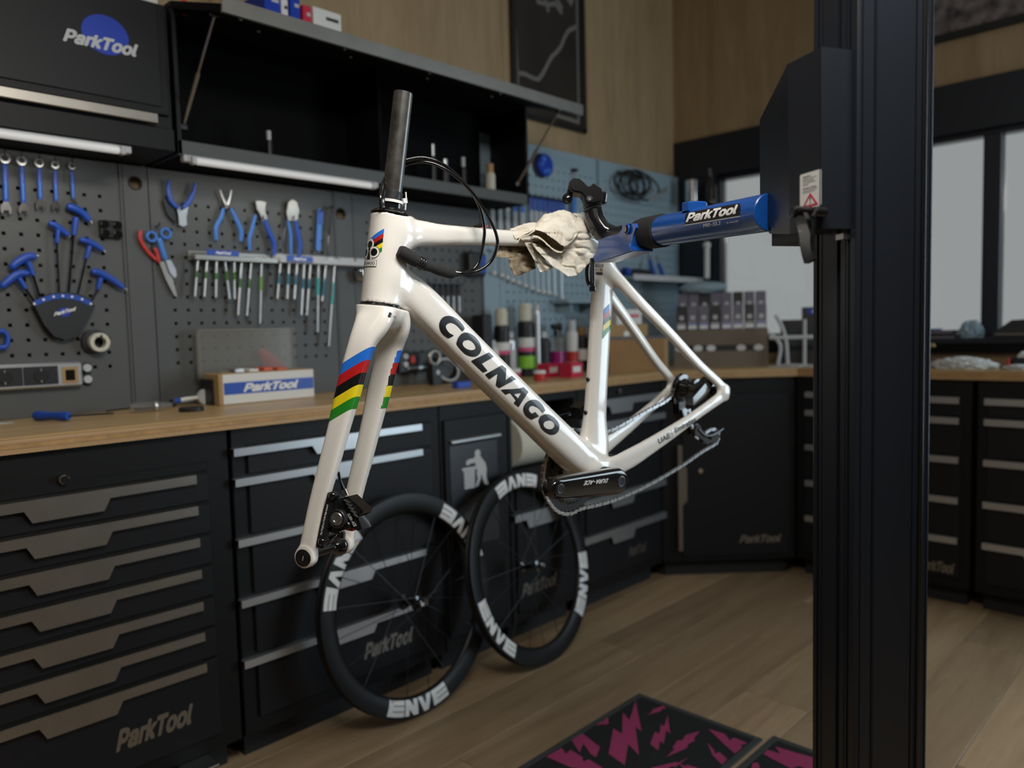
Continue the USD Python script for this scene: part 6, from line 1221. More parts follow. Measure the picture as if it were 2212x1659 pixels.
sh = thing("tool_shelf", "narrow pale wall shelf right of the ball-ended rods", "shelf", wa(1250, 645)); p, q = wa(1212, 634, .06), wa(1292, 655, .06); put("board", bx(p[0], q[0], YP - .10, YP, q[2] - .002, q[2] + .012, .002), "peg_daylit", sh); put("shelf_bracket", bx(p[0] + .04, p[0] + .05, YP - .08, YP, q[2] - .04, q[2] - .002), "peg_daylit", sh); put("shelf_bracket", bx(q[0] - .05, q[0] - .04, YP - .08, YP, q[2] - .04, q[2] - .002), "peg_daylit", sh)
c = wa(1365, 400, .03); t = thing("cable_coil", "tangle of black hoses hanging below the plywood near the corner", "hose coil", (c[0], YP, c[2] - .1))
for k in range(6):
    th = np.arange(36) * 2 * np.pi / 36; R = .065 + .009 * (k % 3); P = np.stack([c[0] + .03 * (k % 2) - .05 + .028 * k * .5 + R * 1.35 * np.cos(th), YP - .032 - .008 * k + .006 * np.sin(3 * th + k), c[2] + .012 * math.sin(k * 2.1) + R * .75 * np.sin(th)], 1)
    put("hose_loop", tube(P, .0052, 8, closed=True), "rubber" if k % 2 else "black_gloss", t, smooth=True)
hook(t, c + ez * .05); a, b = wa(1402, 432, .08), wa(1440, 408, .08); put("steel_lever", tube([a, a * .5 + b * .5 - ez * .004, b], [.007, .009, .013], 12, flat=.5, flat_dir=ey), "alu_light", t, smooth=40); put("clamp_bracket", bx(c[0] - .09, c[0] + .12, YP - .014, YP - .0045, c[2] + .045, c[2] + .06, .002), "black_satin", t)
# corner shelf with tools
a, b = wa(1400, 592, .10), wa(1508, 600, .10); zs_ = b[2] - .012; s1 = thing("tool_shelf", "pale wall shelf in the corner carrying blue-handled tools", "shelf", (a[0], YP, zs_)); put("board", bx(a[0] - .18, b[0] - .02, YP - .14, YP, zs_ - .014, zs_, .002), "peg_daylit", s1); put("shelf_lip", bx(a[0] - .18, b[0] - .02, YP - .143, YP - .139, zs_ - .02, zs_ + .008, .001), "white_steel", s1)
x_, z_ = a[0], zs_
t = thing("torque_wrench", "black torque tool lying at the left of the corner shelf", "tool", (x_ - .1, YP - .08, z_)); put("tool_body", tube([(x_ - .16, YP - .07, z_ + .0225), (x_ - .06, YP - .08, z_ + .0225), (x_ + .04, YP - .09, z_ + .0225)], [.012, .020, .014], 16), "black_satin", t, smooth=40); put("collar", tube([(x_ - .158, YP - .07, z_ + .0228), (x_ - .13, YP - .072, z_ + .0228)], .0215, 16), "blue_plastic", t, smooth=40)
for k, (dx, ln, lab) in enumerate(((.07, .09, "blue tool leaning on the corner shelf, nearer the rag"), (.15, .075, "blue tool leaning on the corner shelf, nearer the window"))):
    t = thing("hand_tool", lab, "tool", (x_ + dx, YP - .07, z_)); put("handle", tube([(x_ + dx, YP - .09, z_ + .004), (x_ + dx + .02, YP - .05, z_ + ln)], [.011, .009], 14), "blue_plastic", t, smooth=40); put("tip", tube([(x_ + dx + .02, YP - .05, z_ + ln), (x_ + dx + .03, YP - .03, z_ + ln + .05)], .004, 10), "steel", t, smooth=40)
xb = lambda px, py, off=.03: on(px, py, 0, XW - .012 - off)
a, b = xb(1527, 532), xb(1527, 602); t = thing("tube_lamp", "white rod-shaped lamp fixed to the black panel beside the window", "lamp", (XW - .04, a[1], b[2])); put("lamp_tube", tube([b, b + ez * .004, a - ez * .004, a], [.010, .014, .014, .010], 16), "white_matte", t, smooth=40); put("lamp_head", xf(V(trimesh.creation.icosphere(2, .020)), None, a + ez * .005), "white_matte", t, smooth=True); put("mount", bx(XW - .04, XW - .006, a[1] - .008, a[1] + .008, a[2] - .05, a[2] - .03), "black_satin", t)
a, b = xb(1487, 392), xb(1487, 442); t = thing("steel_canister", "polished steel canister on a bracket left of the window", "canister", (XW - .05, a[1], b[2])); put("canister", lathe([(.00005, 0), (.036, 0), (.038, .003), (.038, a[2] - b[2] - .004), (.035, a[2] - b[2]), (.00005, a[2] - b[2])], (XW - .052, a[1] - .03, b[2]), ez, 36), "chrome", t, smooth=30); put("bracket", bx(XW - .1, XW - .006, a[1] - .075, a[1] + .02, b[2] - .008, b[2] - .0005, .001), "black_satin", t)
a, b = xb(1537, 372), xb(1537, 440); t = thing("pump_head", "black pump head with a shiny lever beside the steel canister", "pump", (XW - .05, a[1], b[2])); put("pump_body", lathe([(.00005, 0), (.026, 0), (.028, .01), (.024, a[2] - b[2] - .05), (.016, a[2] - b[2] - .02), (.00005, a[2] - b[2] - .015)], (XW - .045, a[1], b[2]), ez, 28), "black_gloss", t, smooth=40); put("pump_lever", tube([(XW - .045, a[1], a[2] - .03), (XW - .06, a[1] - .005, a[2] - .005), (XW - .08, a[1] - .012, a[2] + .006)], [.010, .009, .006], 12), "chrome", t, smooth=40); put("bracket", bx(XW - .08, XW - .006, a[1] - .03, a[1] + .03, b[2] - .008, b[2] - .0005, .001), "black_satin", t)
# ================================================================ things standing on the worktops
def base(px, py, ymax=2.185, ymin=1.845):
    Q = on(px, py, 2, TOP); r = ray(px, py)
    y = min(max(Q[1], ymin), ymax) if Q[1] > 0 else ymax
    s = y / r[1]; return np.array([r[0] * s, y, TOP])
dep = lambda P: CAM[2] @ (P - EYE)
def size(px_, P): return px_ * dep(P) / F_PX
# left end: screwdriver, ruler, gauge tools
b0 = base(110, 912); t = thing("screwdriver", "blue-handled screwdriver lying at the left end of the worktop", "screwdriver", b0)
a, b, c = base(74, 909), base(149, 910), base(245, 899); up_ = ez * .0125
put("handle", tube(spline([a + up_, a * .8 + b * .2 + up_, a * .5 + b * .5 + up_, b + up_], 5), np.interp(np.linspace(0, 1, 16), [0, .1, .35, .7, .95, 1], [.006, .0115, .0122, .0090, .0118, .009]), 14), "blue_plastic", t, smooth=40); put("shaft", tube([b + up_, c + ez * .0075], .0026, 8), "steel_dark", t, smooth=40)
a, b = base(0, 917), base(28, 912); t = single("steel_rule", hull([p + ez * h + ey * d for p in (a - ex * .1, b) for h in (.0004, .0018) for d in (-.007, .007)]), "steel", "steel rule lying at the photo's left edge on the worktop", "ruler")
a, b = base(281, 893), base(372, 886); t = thing("suspension_pump", "clear and black pump lying on the worktop left of the boxed kit", "pump", a); u_ = ez * .014
put("barrel", tube([a + u_, a * .85 + b * .15 + u_, a * .4 + b * .6 + u_, b + u_], [.0100, .0135, .0130, .007], 16), "clear_plastic", t, smooth=40); put("plunger", tube([a * .9 + b * .1 + u_, a * .3 + b * .7 + u_], .0075, 14), "black_satin", t, smooth=40); put("collar", tube([a * .42 + b * .58 + u_, a * .36 + b * .64 + u_], .0142, 16), "alu_light", t, smooth=40); put("tail_rod", tube([a * .9 + b * .1 + ez * .012 + ey * .02, base(228, 884) + ez * .006], .0022, 8), "black_gloss", t)
a = base(445, 872); t = thing("pressure_gauge", "round pale gauge with a blue and white stem on the worktop", "gauge", a); c = a + ez * size(17, a) - ex * .002
put("gauge_case", lathe([(.00005, .008), (size(16, a), .008), (size(17, a), .005), (size(17, a), -.005), (.00005, -.006)], c, -ey, 36), "white_steel", t, smooth=30); s0, s1 = c - ex * size(14, a), base(376, 873) + ez * .018; put("stem", tube([s0, s0 * .5 + s1 * .5, s1], [.005, .0065, .005], 12), "white_matte", t, smooth=40); put("stem_ring", tube([s0 * .25 + s1 * .75, s1], .0068, 12), "blue_plastic", t, smooth=40)
a = base(414, 888); t = single("tape_puck", cyl(a, a + ez * size(9, a), size(26, a), n=36, bev=.002), "black_satin", "flat round black puck in front of the pale gauge", "puck", smooth=30)
a = base(362, 862); t = thing("valve_tool", "small black valve tool against the back of the worktop", "tool", a); put("tool_body", bx(a[0] - .03, a[0] + .03, 2.20, 2.225, TOP, TOP + .012, .003), "black_satin", t); put("tool_knob", cyl((a[0] + .022, 2.21, TOP + .012), (a[0] + .022, 2.21, TOP + .020), .007, n=16), "steel_dark", t)
# boxed kit with clear lid
fb = base(580, 866, 2.10); D_ = dep(fb); p0, p1 = on(474, 864, 1, fb[1]), on(679, 852, 1, fb[1]); zt_ = on(580, 802, 1, fb[1])[2]
t = thing("kit_box", "white printed kit box with a blue band beside the fork", "box", ((p0[0] + p1[0]) / 2, fb[1], TOP))
put("box_body", bx(p0[0], p1[0], fb[1], fb[1] + .10, TOP, zt_, .002), "kraft", t); put("front_print", bx(p0[0] + .012, p1[0] - .001, fb[1] - .001, fb[1] + .0005, TOP + .003, zt_ - .002), "white_matte", t)
q0, q1 = on(484, 852, 1, fb[1]), on(676, 820, 1, fb[1]); zl0, zl1 = on(580, 846, 1, fb[1])[2], on(580, 821, 1, fb[1])[2]
lbp = put("blue_band", bx(q0[0], q1[0], fb[1] - .0018, fb[1] - .0008, zl0, zl1), "blue_plastic", t); put("lettering", logo((zl1 - zl0) * .62, (q0[0] + (q1[0] - q0[0]) * .2, fb[1] - .0018, zl0 + (zl1 - zl0) * .2), ex, ez, (q1[0] - q0[0]) * .62), "white_print", lbp)
for k in range(5): put("kit_piece", bx(p0[0] + .02 + k * .045, p0[0] + .05 + k * .045, fb[1] + .03, fb[1] + .09, zt_ - .001, zt_ + .008 + .003 * (k % 2), .002), ("clear_plastic", "steel", "white_matte", "orange_plastic", "orange_plastic")[k], t)
LY = fb[1] + .112; l0, l1, l2, l3 = on(427, 812, 1, LY), on(427, 712, 1, LY), on(632, 708, 1, LY), on(628, 800, 1, LY); lz0, lz1 = zt_ - .004, (l1[2] + l2[2]) / 2
ld = put("clear_lid", bx(l0[0], l2[0], LY, LY + .003, lz0, lz1, .001), "clear_plastic", t); put("lid_rim", join(bx(l0[0], l0[0] + .008, LY - .012, LY + .004, lz0 - .01, lz1, .001), bx(l0[0], l2[0], LY - .012, LY + .004, lz1 - .005, lz1, .001), bx(l2[0] - .005, l2[0], LY - .012, LY + .004, lz0, lz1, .001), bx(l0[0], l2[0], LY - .012, LY + .004, lz0 - .008, lz0, .001)), "clear_plastic", ld)
a, b = on(555, 758, 1, LY + .02), on(600, 800, 1, LY + .02); put("red_insert", hull([(a[0], LY + .012, a[2]), (a[0] + .02, LY + .012, a[2] + .01), (b[0], LY + .02, b[2]), (b[0] + .03, LY + .015, b[2] + .012), (a[0] + .03, LY + .03, b[2])]), "red_plastic", t)
put("box_base", bx(l0[0] + .003, p0[0], fb[1] + .03, fb[1] + .10, TOP, lz0 - .011, .002), "black_satin", t)  # black block in place of the shadow left of the box
# second power strip with the red switch
a, b = on(862, 762, 1, YP - .03), on(942, 800, 1, YP - .03); t = thing("power_strip", "pale power strip with a glowing red rocker behind the fork crown", "power strip", (a[0], YP, b[2])); put("housing", bx(a[0], b[0] + .02, YP - .03, YP, b[2], a[2], .003), "black_satin", t)
for q in ((875, 770), (875, 787)): c = on(*q, 1, YP - .03); put("knob", lathe([(.0105, 0), (.0105, .008), (.0095, .0095), (.00005, .0095)], (c[0], YP - .029, c[2]), -ey, 24), "white_steel", t, smooth=30)
c = on(891, 777, 1, YP - .03); put("red_switch", bx(c[0] - .011, c[0] + .011, YP - .035, YP - .029, c[2] - .014, c[2] + .014, .003), "red_plastic", t); p, q = on(880, 796, 1, YP - .03), on(926, 789, 1, YP - .03); put("lower_rail", bx(p[0], q[0], YP - .033, YP - .029, p[2] - .005, p[2] + .006, .001), "alu_light", t)
a = base(940, 832); t = thing("clamp_meter", "black upright clamp tool with a round head behind the down tube", "tool", a); h = size(80, a); put("tool_body", hull([a + np.array([x, y, z]) for x, z in ((-.018, 0), (.018, 0), (.022, h * .55), (-.022, h * .55)) for y in (-.014, .014)]), "black_satin", t); put("round_head", ring(a + ez * (h * .55 + .026), ey, .024, .009, 28, 10), "steel_old", t, smooth=True); put("dial_mark", cyl(a + np.array([.004, -.0142, h * .35]), a + np.array([.004, -.0152, h * .35]), .009, n=20), "white_steel", t)
a = base(985, 828); t = thing("cable_heap", "heap of black leads on the worktop behind the down tube", "cable", a)
for k in range(4):
    th = np.linspace(0, 2 * np.pi, 30)[:-1]; R = .05 + .006 * k; put("cable_loop", tube(np.stack([a[0] - .02 + R * np.cos(th), np.clip(a[1] + .02 + .012 * k + .3 * R * np.sin(th), 1.85, 2.23), TOP + .052 + R * .8 * np.sin(th + .2 * k) + .0], 1), .0045, 8, closed=True), "black_satin" if k else "white_steel", t, smooth=True)
a = base(999, 838); t = single("blue_block", bx(a[0] - size(20, a), a[0] + size(20, a), a[1] - .012, a[1] + .02, TOP, TOP + size(14, a), .003), "blue_plastic", "small blue block at the front of the worktop under the down tube", "block")
# bottles and spray cans
def can(label, px, top, bot, w, body, capm, bands=(), kind="spray_can", cat="spray can", neck=.78, capw=.8, y=None):
    B = base(px, bot); h, r = size(bot - top, B), size(w / 2, B); t = thing(kind, label, cat, B); hb = h * neck
    put("can_body" if kind == "spray_can" else "bottle_body", lathe([(.00005, 0), (r * .94, 0), (r, .004), (r, hb - .022), (r * .92, hb - .010), (r * .55, hb), (.00005, hb)], B, ez, 28), body, t, smooth=35)
    put("cap", lathe([(r * capw * .95, hb - .008), (r * capw, hb - .002), (r * capw, h - .008), (r * capw * .8, h), (.00005, h)], B, ez, 24), capm, t, smooth=35)
    for z0, z1, m_ in bands: put("label_band", lathe([(r + .0002, hb * z0), (r + .0006, hb * z0 + .001), (r + .0006, hb * z1 - .001), (r + .0002, hb * z1)], B, ez, 28), m_, t, smooth=35)
    return t
can("tall black spray can with a tan cap and pink label, nearer the down tube", 1086, 658, 808, 34, "black_satin", "paper_roll", ((.50, .66, "white_matte"), (.44, .52, "pink_label")))
can("tall black spray can with a tan cap and lime label, right of a twin", 1138, 650, 806, 36, "black_satin", "paper_roll", ((.50, .68, "white_matte"), (.44, .52, "pink_label"), (.14, .36, "lime_label")))
can("grey aluminium bottle between the two tall spray cans", 1104, 708, 806, 24, "alu_light", "white_steel", ((.2, .7, "white_steel"),), "aluminium_bottle", "bottle", .88, .6)
can("short yellow-labelled bottle at the left of the bottle row", 1064, 728, 812, 30, "white_matte", "white_steel", ((.3, .62, "yellow_label"),), "lube_bottle", "bottle", .82, .6)
can("slim grey tube standing right of the lime-labelled can", 1163, 658, 812, 13, "alu_light", "white_steel", (), "grease_tube", "tube", .94, .8)
can("squat black bottle with a grey neck behind the red boxes", 1175, 708, 800, 30, "black_satin", "white_steel", (), "bottle", "bottle", .86, .55)
t = can("clear bottle of magenta cleaner with a black trigger head", 1204, 705, 800, 34, "clear_plastic", "black_gloss", ((.06, .58, "magenta_liquid"),), "trigger_bottle", "bottle", .86, .4)
B = base(1204, 800); h = size(110, B); put("trigger_head", hull([B + np.array([x, y, z]) for x, z in ((-.026, h - .008), (-.026, h - .022), (.022, h - .004), (.024, h - .030), (.008, h - .045)) for y in (-.012, .012)]), "black_gloss", t)
can("white bottle with a red stripe beside the seat tube", 1237, 688, 800, 26, "white_matte", "white_steel", ((.25, .5, "red_plastic"),), "bottle", "bottle", .80, .7)
can("dark bottle half hidden by the seat tube", 1258, 705, 800, 26, "black_satin", "card_brown", ((.3, .6, "white_matte"),), "bottle", "bottle", .84, .7)
a = base(1044, 800); single("speaker_box", bx(a[0] - size(13, a), a[0] + size(13, a), 2.15, 2.22, TOP, TOP + size(140, a), .004), "black_satin", "upright narrow black box left of the spray cans", "box")
for k, (px, w, hh, m_, lab) in enumerate(((1112, 28, 26, "pink_label", "pink round tub at the foot of the spray cans"), (1166, 26, 22, "red_plastic", "small red and white tub left of the red boxes"))):
    a = base(px, 822); t = thing("tub", lab, "tub", a); r = size(w / 2, a); put("tub_body", lathe([(.00005, 0), (r * .9, 0), (r, .003), (r, size(hh, a) * .7), (.00005, size(hh, a) * .7)], a, ez, 28), m_, t, smooth=35); put("lid", lathe([(r * 1.03, size(hh, a) * .7), (r * 1.03, size(hh, a) - .003), (r * .95, size(hh, a)), (.00005, size(hh, a))], a, ez, 28), "white_matte", t, smooth=35)
for k, (px, w, hh, lab) in enumerate(((1197, 50, 30, "red and white carton, left of the pair behind the seat tube"), (1247, 52, 32, "red and white carton, right of the pair behind the seat tube"))):
    a = base(px, 815); t = thing("carton", lab, "box", a); hw = size(w / 2, a) * .75; put("carton_body", bx(a[0] - hw, a[0] + hw, a[1], a[1] + .06, TOP, TOP + size(hh, a), .001), "warning_red", t); put("white_print", bx(a[0] - hw * .7, a[0] + hw * .6, a[1] - .0006, a[1] + .0002, TOP + size(hh, a) * .35, TOP + size(hh, a) * .75), "white_print", t)
# cardboard boxes in the corner
def corner_box(name, label, q0, q1, zt_px, depth_, mat, cat="box", z0=TOP, edge=None):
    """An upright box whose front runs between two pixels on the slanted corner worktop."""
    A, B = q0, q1; U = (B - A) / np.linalg.norm(B - A); N = np.array([-U[1], U[0], 0]); N = N if N @ (A - EYE) > 0 else -N; L = np.linalg.norm(B - A)
    t = thing(name, label, cat, (A + B) / 2); put("box_body", prism(sbox(0, 0, L, depth_), zt_px, A + ez * (z0 - A[2]), U, N, ez), mat, t); return t, A, U, N, L
fl2 = lambda px, d: (lambda r: np.array([r[0] * d, r[1] * d, TOP]))(ray(px, 800))
A, B = fl2(1316, 3.33), fl2(1443, 3.46); hB = size(72, A)
t, A, U, N, L = corner_box("cardboard_box", "plain brown cardboard box between the two seat stays", A, B, hB, .16, "card_brown")
put("top_edge", prism(sbox(-.002, -.002, L + .002, .162), .010, A + ez * (hB - .004), U, N, ez), "black_satin", t); put("tape_seam", prism(sbox(L * .94, -.0008, L, .0), hB - .01, A, U, N, ez), "kraft", t)
A2, B2 = A + U * L * .03 + N * .02, A + U * L * .70 + N * .02
t2, a_, u_, n_, l_ = corner_box("cardboard_box", "smaller kraft box on top of the brown cardboard box", A2, B2, size(27, A), .12, "kraft", z0=TOP + hB + .0065); put("white_patch", prism(sbox(l_ * .4, -.0006, l_ * .52, .0004), size(10, A), a_ + ez * (hB + .009), u_, n_, ez), "white_print", t2)
A3, B3 = A + U * L * .2 + N * .03, A + U * L * .62 + N * .03; t3, a_, u_, n_, l_ = corner_box("parts_pack", "white and red printed pack on top of the kraft box", A3, B3, size(32, A), .08, "white_matte", z0=TOP + hB + size(27, A) + .007); put("red_print", prism(sbox(l_ * .1, -.0006, l_ * .9, .0004), size(7, A), a_ + ez * (hB + size(27, A) + size(18, A)), u_, n_, ez), "warning_red", t3)
A, B = fl2(1456, 3.62), fl2(1660, 3.50); hL = size(78, A)
t, A, U, N, L = corner_box("display_carton", "grey-brown display carton of packets in front of the window", A, B, hL * .42, .24, "card_grey")
put("carton_step", prism(sbox(0, .03, L, .24), hL * .58, A + ez * hL * .42, U, N, ez), "card_grey", t)
for x in (.06, .26, .40, .72, .90): put("round_sticker", prism(affinity.scale(Point(L * x, hL * .50).buffer(.014, 12), 1.5, 1), .001, A + N * .0295, U, ez, -N), "white_print", t)
put("dark_slot", prism(sbox(L * .03, hL * .43, L * .95, hL * .58), .0006, A + N * .0302, U, ez, -N), "black_satin", t)
ROW = ["first", "second", "third", "fourth", "fifth", "sixth", "seventh", "eighth"]
for r_ in range(2):
    for k in range(8):
        x = L * (.02 + .122 * k); z0_ = TOP + hL + .0005 + .062 * r_; yb = .05 + .085 * r_; O = A + U * x + N * yb + ez * (z0_ - TOP); Nn = (N * .25 + ez) / np.linalg.norm(N * .25 + ez)
        pk = thing("inner_tube_packet", f"dark labelled packet, {ROW[k]} from left in the {'front' if r_ == 0 else 'back'} row of the carton", "packet", O, group=None)
        if r_: put("packet_riser", prism(sbox(0, 0, L * .112, .06), .0615, O - ez * .0618, U, N, ez), "card_grey", pk)
        put("packet_body", prism(sbox(0, 0, L * .112, .118).buffer(-.004).buffer(.004), .034, O + N * .001, U, Nn, np.cross(U, Nn) if np.cross(U, Nn) @ N > 0 else -np.cross(U, Nn)), "violet_grey" if (k + r_) % 3 else "black_satin", pk)
        nf = np.cross(U, Nn); nf = nf if nf @ N < 0 else -nf
        put("packet_label", prism(sbox(L * .012, .006, L * .10, .034), .0008, O + N * .001, U, Nn, nf), "white_print", pk); put("label_stripe", prism(sbox(L * .012, .024, L * .10, .031), .0004, O + N * .001 + nf * .0008, U, Nn, nf), "blue_logo" if k % 3 else "violet_grey", pk); put("packet_mark", prism(sbox(L * .035, .05, L * .08, .07), .0006, O + N * .001, U, Nn, nf), "white_steel", pk)
P_ = A + U * L * .30 + N * .17 + ez * (hL + .185); t = single("plastic_bag", xf((lambda q: (q[0] * np.array([.11, .05, .03]) + .012 * (meshkit.noise(q[0] * 4, 3)[:, None] - .5), q[1]))(V(trimesh.creation.icosphere(3, 1.0))), np.stack([U, N, ez], 1), P_ + ez * .018), "peg_daylit", "pale crumpled plastic bag on top of the packets", "bag", smooth=True)
# wire stand and dark case left of the column
A = fl2(1686, 3.62); B = fl2(1790, 3.55); t, A, U, N, L = corner_box("tool_case", "dark tool case behind the wire stand left of the column", A, B, size(95, A), .06, "black_satin"); put("case_top", prism(sbox(L * .45, .0, L, .06), size(26, A), A + ez * size(95, A), U, N, ez), "black_satin", t); c = A + U * L * .72 + ez * size(112, A); put("blue_badge", prism(affinity.scale(Point(0, 0).buffer(.022, 20), 1.6, .8), .001, c, U, ez, -N), "blue_logo", t); put("badge_print", prism(affinity.scale(Point(.008, 0).buffer(.014, 20), 1.6, .7), .0006, c - N * .001, U, ez, -N), "white_steel", t)
w0 = fl2(1680, 3.45); S = size(1, w0); Uw = (fl2(1760, 3.42) - w0) / 80
def wpt(px, z_px): return w0 + Uw * (px - 1680) + ez * ((800 - z_px) * S)
t = thing("wire_stand", "grey bent wire stand between the packets and the column", "wire stand", w0)
put("upright", tube([wpt(1738, 799), wpt(1738, 700)], size(4, w0), 12), "white_steel", t, smooth=40); put("rail", tube([wpt(1662, 738), wpt(1768, 738)], size(4.5, w0), 12), "white_steel", t, smooth=40); put("bent_wire", tube(spline([wpt(1662, 728), wpt(1678, 742), wpt(1686, 760), wpt(1680, 799)], 6), size(4, w0), 10), "white_steel", t, smooth=True); put("slanted_wire", tube(spline([wpt(1676, 690), wpt(1688, 712), wpt(1698, 745), wpt(1702, 799)], 6), size(4, w0), 10), "white_steel", t, smooth=True); put("foot", bx(*(w0[0] - .06, w0[0] + .10), w0[1] - .12, w0[1] + .02, TOP, TOP + .003), "white_steel", t)
def crumple(name, lab, c, sx, sy, sz, mat, cat, seed, R=None):
    v, f = V(trimesh.creation.icosphere(4, 1.0)); v = v.copy(); d = 1 + .35 * (meshkit.fbm(v * 2.2 + seed, 4, seed)[:, None] - .5) - .25 * np.maximum(.12 - np.abs(meshkit.noise(v * 4 + seed, seed + 2)[:, None] - .5), 0) / .12; v = v * d * np.array([sx, sy, sz]); v[:, 2] = np.maximum(v[:, 2], -sz * .35); v[:, 2] -= v[:, 2].min()
    if R is not None: v = v @ R.T
    return single(name, (v + c, f), mat, lab, cat, smooth=True)
q = w0 + (EYE - w0) * np.array([.10, .10, 0]); crumple("paper_sheet", "crumpled white paper on the worktop beside the wire stand", on(1712, 789, 2, TOP) * 0 + fl2(1716, 3.42), .05, .09, .008, "paper", "paper", 4)
# right of the column
yb_ = lambda px, d: (lambda r: np.array([EYE[0] + r[0] * (d - EYE[0]) / r[0], r[1] * d / r[0], 0]))(ray(px, 800))
ZS = 1.036; XS = XW - .012
sl_ = thing("sill_shelf", "black window-sill shelf carrying the stacked papers", "shelf", (3.57, .9, .957)); put("board", bx(3.47, XW - .011, .15, 1.37, 1.000, ZS - .016, .002), "window_frame_black", sl_); put("support", bx(3.60, XW - .011, .15, 1.37, .957, .999, .001), "window_frame_black", sl_)
zsh = ZS - .0155
for k, (y0, y1, h0, h1, m_, lab) in enumerate(((.885, 1.20, 0, .011, "violet_grey", "lowest grey-violet folder in the stack right of the column"), (.905, 1.22, .0115, .020, "black_satin", "black folder in the middle of the stack right of the column"), (.895, 1.23, .0205, .033, "violet_grey", "upper grey-violet folder in the stack right of the column"))):
    t = thing("folder", lab, "folder", (3.53, (y0 + y1) / 2, zsh + h0)); put("cover", join(bx(3.475, 3.60, y0, y1, zsh + h0, zsh + h0 + .002, .0005), bx(3.475, 3.60, y0, y1, zsh + h1 - .002, zsh + h1, .0005)), m_, t); put("pages", bx(3.478, 3.598, y0 + .003, y1 - .003, zsh + h0 + .0022, zsh + h1 - .0022), "violet_grey" if m_ != "black_satin" else "black_satin", t)
single("blue_folder", bx(3.485, 3.59, .96, 1.19, zsh + .0335, zsh + .040, .001), "blue_sheet", "blue folder on top of the stack right of the column", "folder")
crumple("plastic_wrap", "crumpled clear-white wrap lying across the folders by the window", np.array([3.52, .835, zsh + .0]), .045, .045, .055, "peg_daylit", "wrap", 8)
t = thing("black_pouch", "black pouch on pale sheets at the photo's right edge by the window", "pouch", (3.52, .68, zsh + .018)); put("pouch_body", xf(hull([(x, y, z) for x, y, z in ((-.06, .09, 0), (.06, .09, 0), (-.06, -.12, 0), (.06, -.12, 0), (-.04, .03, .05), (.04, .03, .05), (-.04, -.10, .055), (.04, -.10, .055))]), None, (3.52, .66, zsh + .0185)), "black_satin", t)
t = thing("sheet_stack", "pale sheets under the black pouch at the right edge", "paper", (3.53, .65, zsh)); put("sheet", bx(3.475, 3.60, .50, .755, zsh, zsh + .006, .0005), "steel_dark", t); put("sheet", bx(3.478, 3.595, .50, .75, zsh + .0062, zsh + .012, .0005), "black_satin", t); put("sheet", bx(3.475, 3.60, .50, .745, zsh + .0122, zsh + .018, .0005), "paper_roll", t)
crumple("paper_sheet", "large crumpled white paper on the worktop right of the column", np.array([3.35, .82, TOP]), .07, .115, .034, "paper", "paper", 11)
crumple("paper_sheet", "flat white paper on the worktop at the photo's right edge", np.array([3.33, .615, TOP]), .05, .07, .014, "paper", "paper", 13)
t = thing("tape_dispenser", "small black and red item on the white paper at the right edge", "tool", (3.42, .655, TOP)); put("tool_body", bx(3.40, 3.45, .60, .675, TOP, TOP + .040, .006), "black_satin", t); put("red_cap", bx(3.398, 3.44, .676, .690, TOP + .004, TOP + .036, .004), "red_plastic", t); put("white_disc", cyl((3.41, .64, TOP + .041), (3.44, .64, TOP + .048), .016, n=24), "white_matte", t)
B = np.array([3.44, 1.02, TOP]); can("pale spray bottle standing close behind the right side of the column", 2020, 742, 800, 22, "white_steel", "kraft", (), "spray_bottle", "bottle", .75, .6) if False else None
t = thing("spray_bottle", "pale bottle showing at the column's right edge", "bottle", (3.42, 1.0, TOP)); put("bottle_body", lathe([(.00005, 0), (.028, 0), (.030, .005), (.029, .06), (.012, .075), (.00005, .075)], (3.42, 1.0, TOP), ez, 28), "white_steel", t, smooth=35); put("trigger_head", hull([(3.42 + x, 1.0 + y, TOP + z) for y, z in ((.012, .076), (-.06, .082), (-.055, .094), (.015, .10)) for x in (-.01, .01)]), "kraft", t)
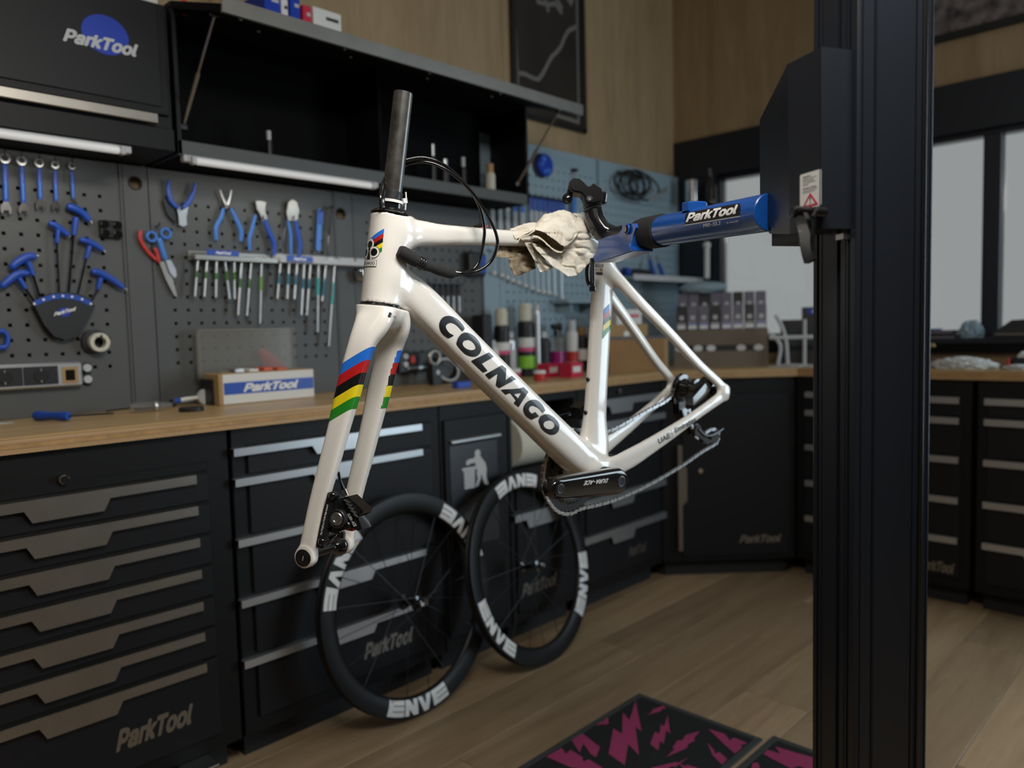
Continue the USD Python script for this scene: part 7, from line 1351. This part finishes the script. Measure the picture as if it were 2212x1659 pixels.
# on top of the wall cupboards
zt2 = 1.9725
a = on(392, 10, 1, YC + .06); t = thing("printed_carton", "white carton with a red corner on the closed wall cupboard", "box", (.84, 2.16, 1.9555)); put("carton_body", bx(.70, .865, YC + .03, 2.25, 1.9555, 2.10, .001), "white_matte", t); put("red_corner", bx(on(398, 5, 1, YC + .03)[0] - .008, on(398, 5, 1, YC + .03)[0] + .006, YC + .0292, YC + .0305, 1.956, 2.099), "red_plastic", t)
for k, (p0_, p1_, h_, m_, lab) in enumerate(((572, 606, .07, "blue_logo", "blue carton, left of the two on the raised wall cupboard"), (627, 648, .075, "blue_logo", "blue carton, right of the two on the raised wall cupboard"), (608, 622, .06, "white_matte", "slim white carton between the blue ones on the wall cupboard"), (654, 672, .06, "warning_red", "dull red carton on the wall cupboard beside the white one"), (676, 736, .065, "white_matte", "white carton with a dark stripe on the wall cupboard"))):
    Y0 = YC + .05; x0, x1 = on(p0_, 20, 1, Y0)[0], on(p1_, 20, 1, Y0)[0]; t = thing("carton", lab, "box", ((x0 + x1) / 2, Y0, zt2)); hh = h_ + .06
    put("carton_body", bx(x0, x1, Y0, Y0 + .15, zt2, zt2 + hh, .001), m_, t)
    put("front_print", bx(x0 + (x1 - x0) * .45, x1 - (x1 - x0) * .1, Y0 - .0006, Y0 + .0002, zt2 + hh - .03, zt2 + hh - .02), "black_satin" if m_ == "white_matte" else "white_steel", t)
# inside the open wall cupboard
def shelf_item(name, lab, cat, px, top, w, body, capm):
    Y0 = YC + .10; c = on(px, top, 1, Y0); r = w / 2 * dep(c) / F_PX; h = c[2] - 1.5975; t = thing(name, lab, cat, (c[0], Y0, 1.5975)); put("body", lathe([(.00005, 0), (r, 0), (r, h * .7), (r * .8, h * .76), (.00005, h * .76)], (c[0], Y0, 1.5975), ez, 22), body, t, smooth=35); put("cap", lathe([(r * .7, h * .75), (r * .75, h), (.00005, h)], (c[0], Y0, 1.5975), ez, 20), capm, t, smooth=35)
shelf_item("brush", "pale brush with a wooden top on the shelf of the open cupboard", "brush", 1058, 355, 22, "paper_roll", "tan_wood")
shelf_item("small_bottle", "small dark bottle with a pale cap at the left of the open cupboard", "bottle", 580, 283, 14, "black_satin", "white_steel")
shelf_item("small_bottle", "small dark bottle with a steel cap behind the steerer tube", "bottle", 934, 312, 14, "black_satin", "steel")
shelf_item("small_bottle", "small dark jar with a steel cap in the open cupboard right of the steerer", "bottle", 960, 345, 20, "black_satin", "steel")
shelf_item("small_bottle", "slim dark bottle beside the brush in the open cupboard", "bottle", 1000, 340, 12, "black_satin", "white_steel")
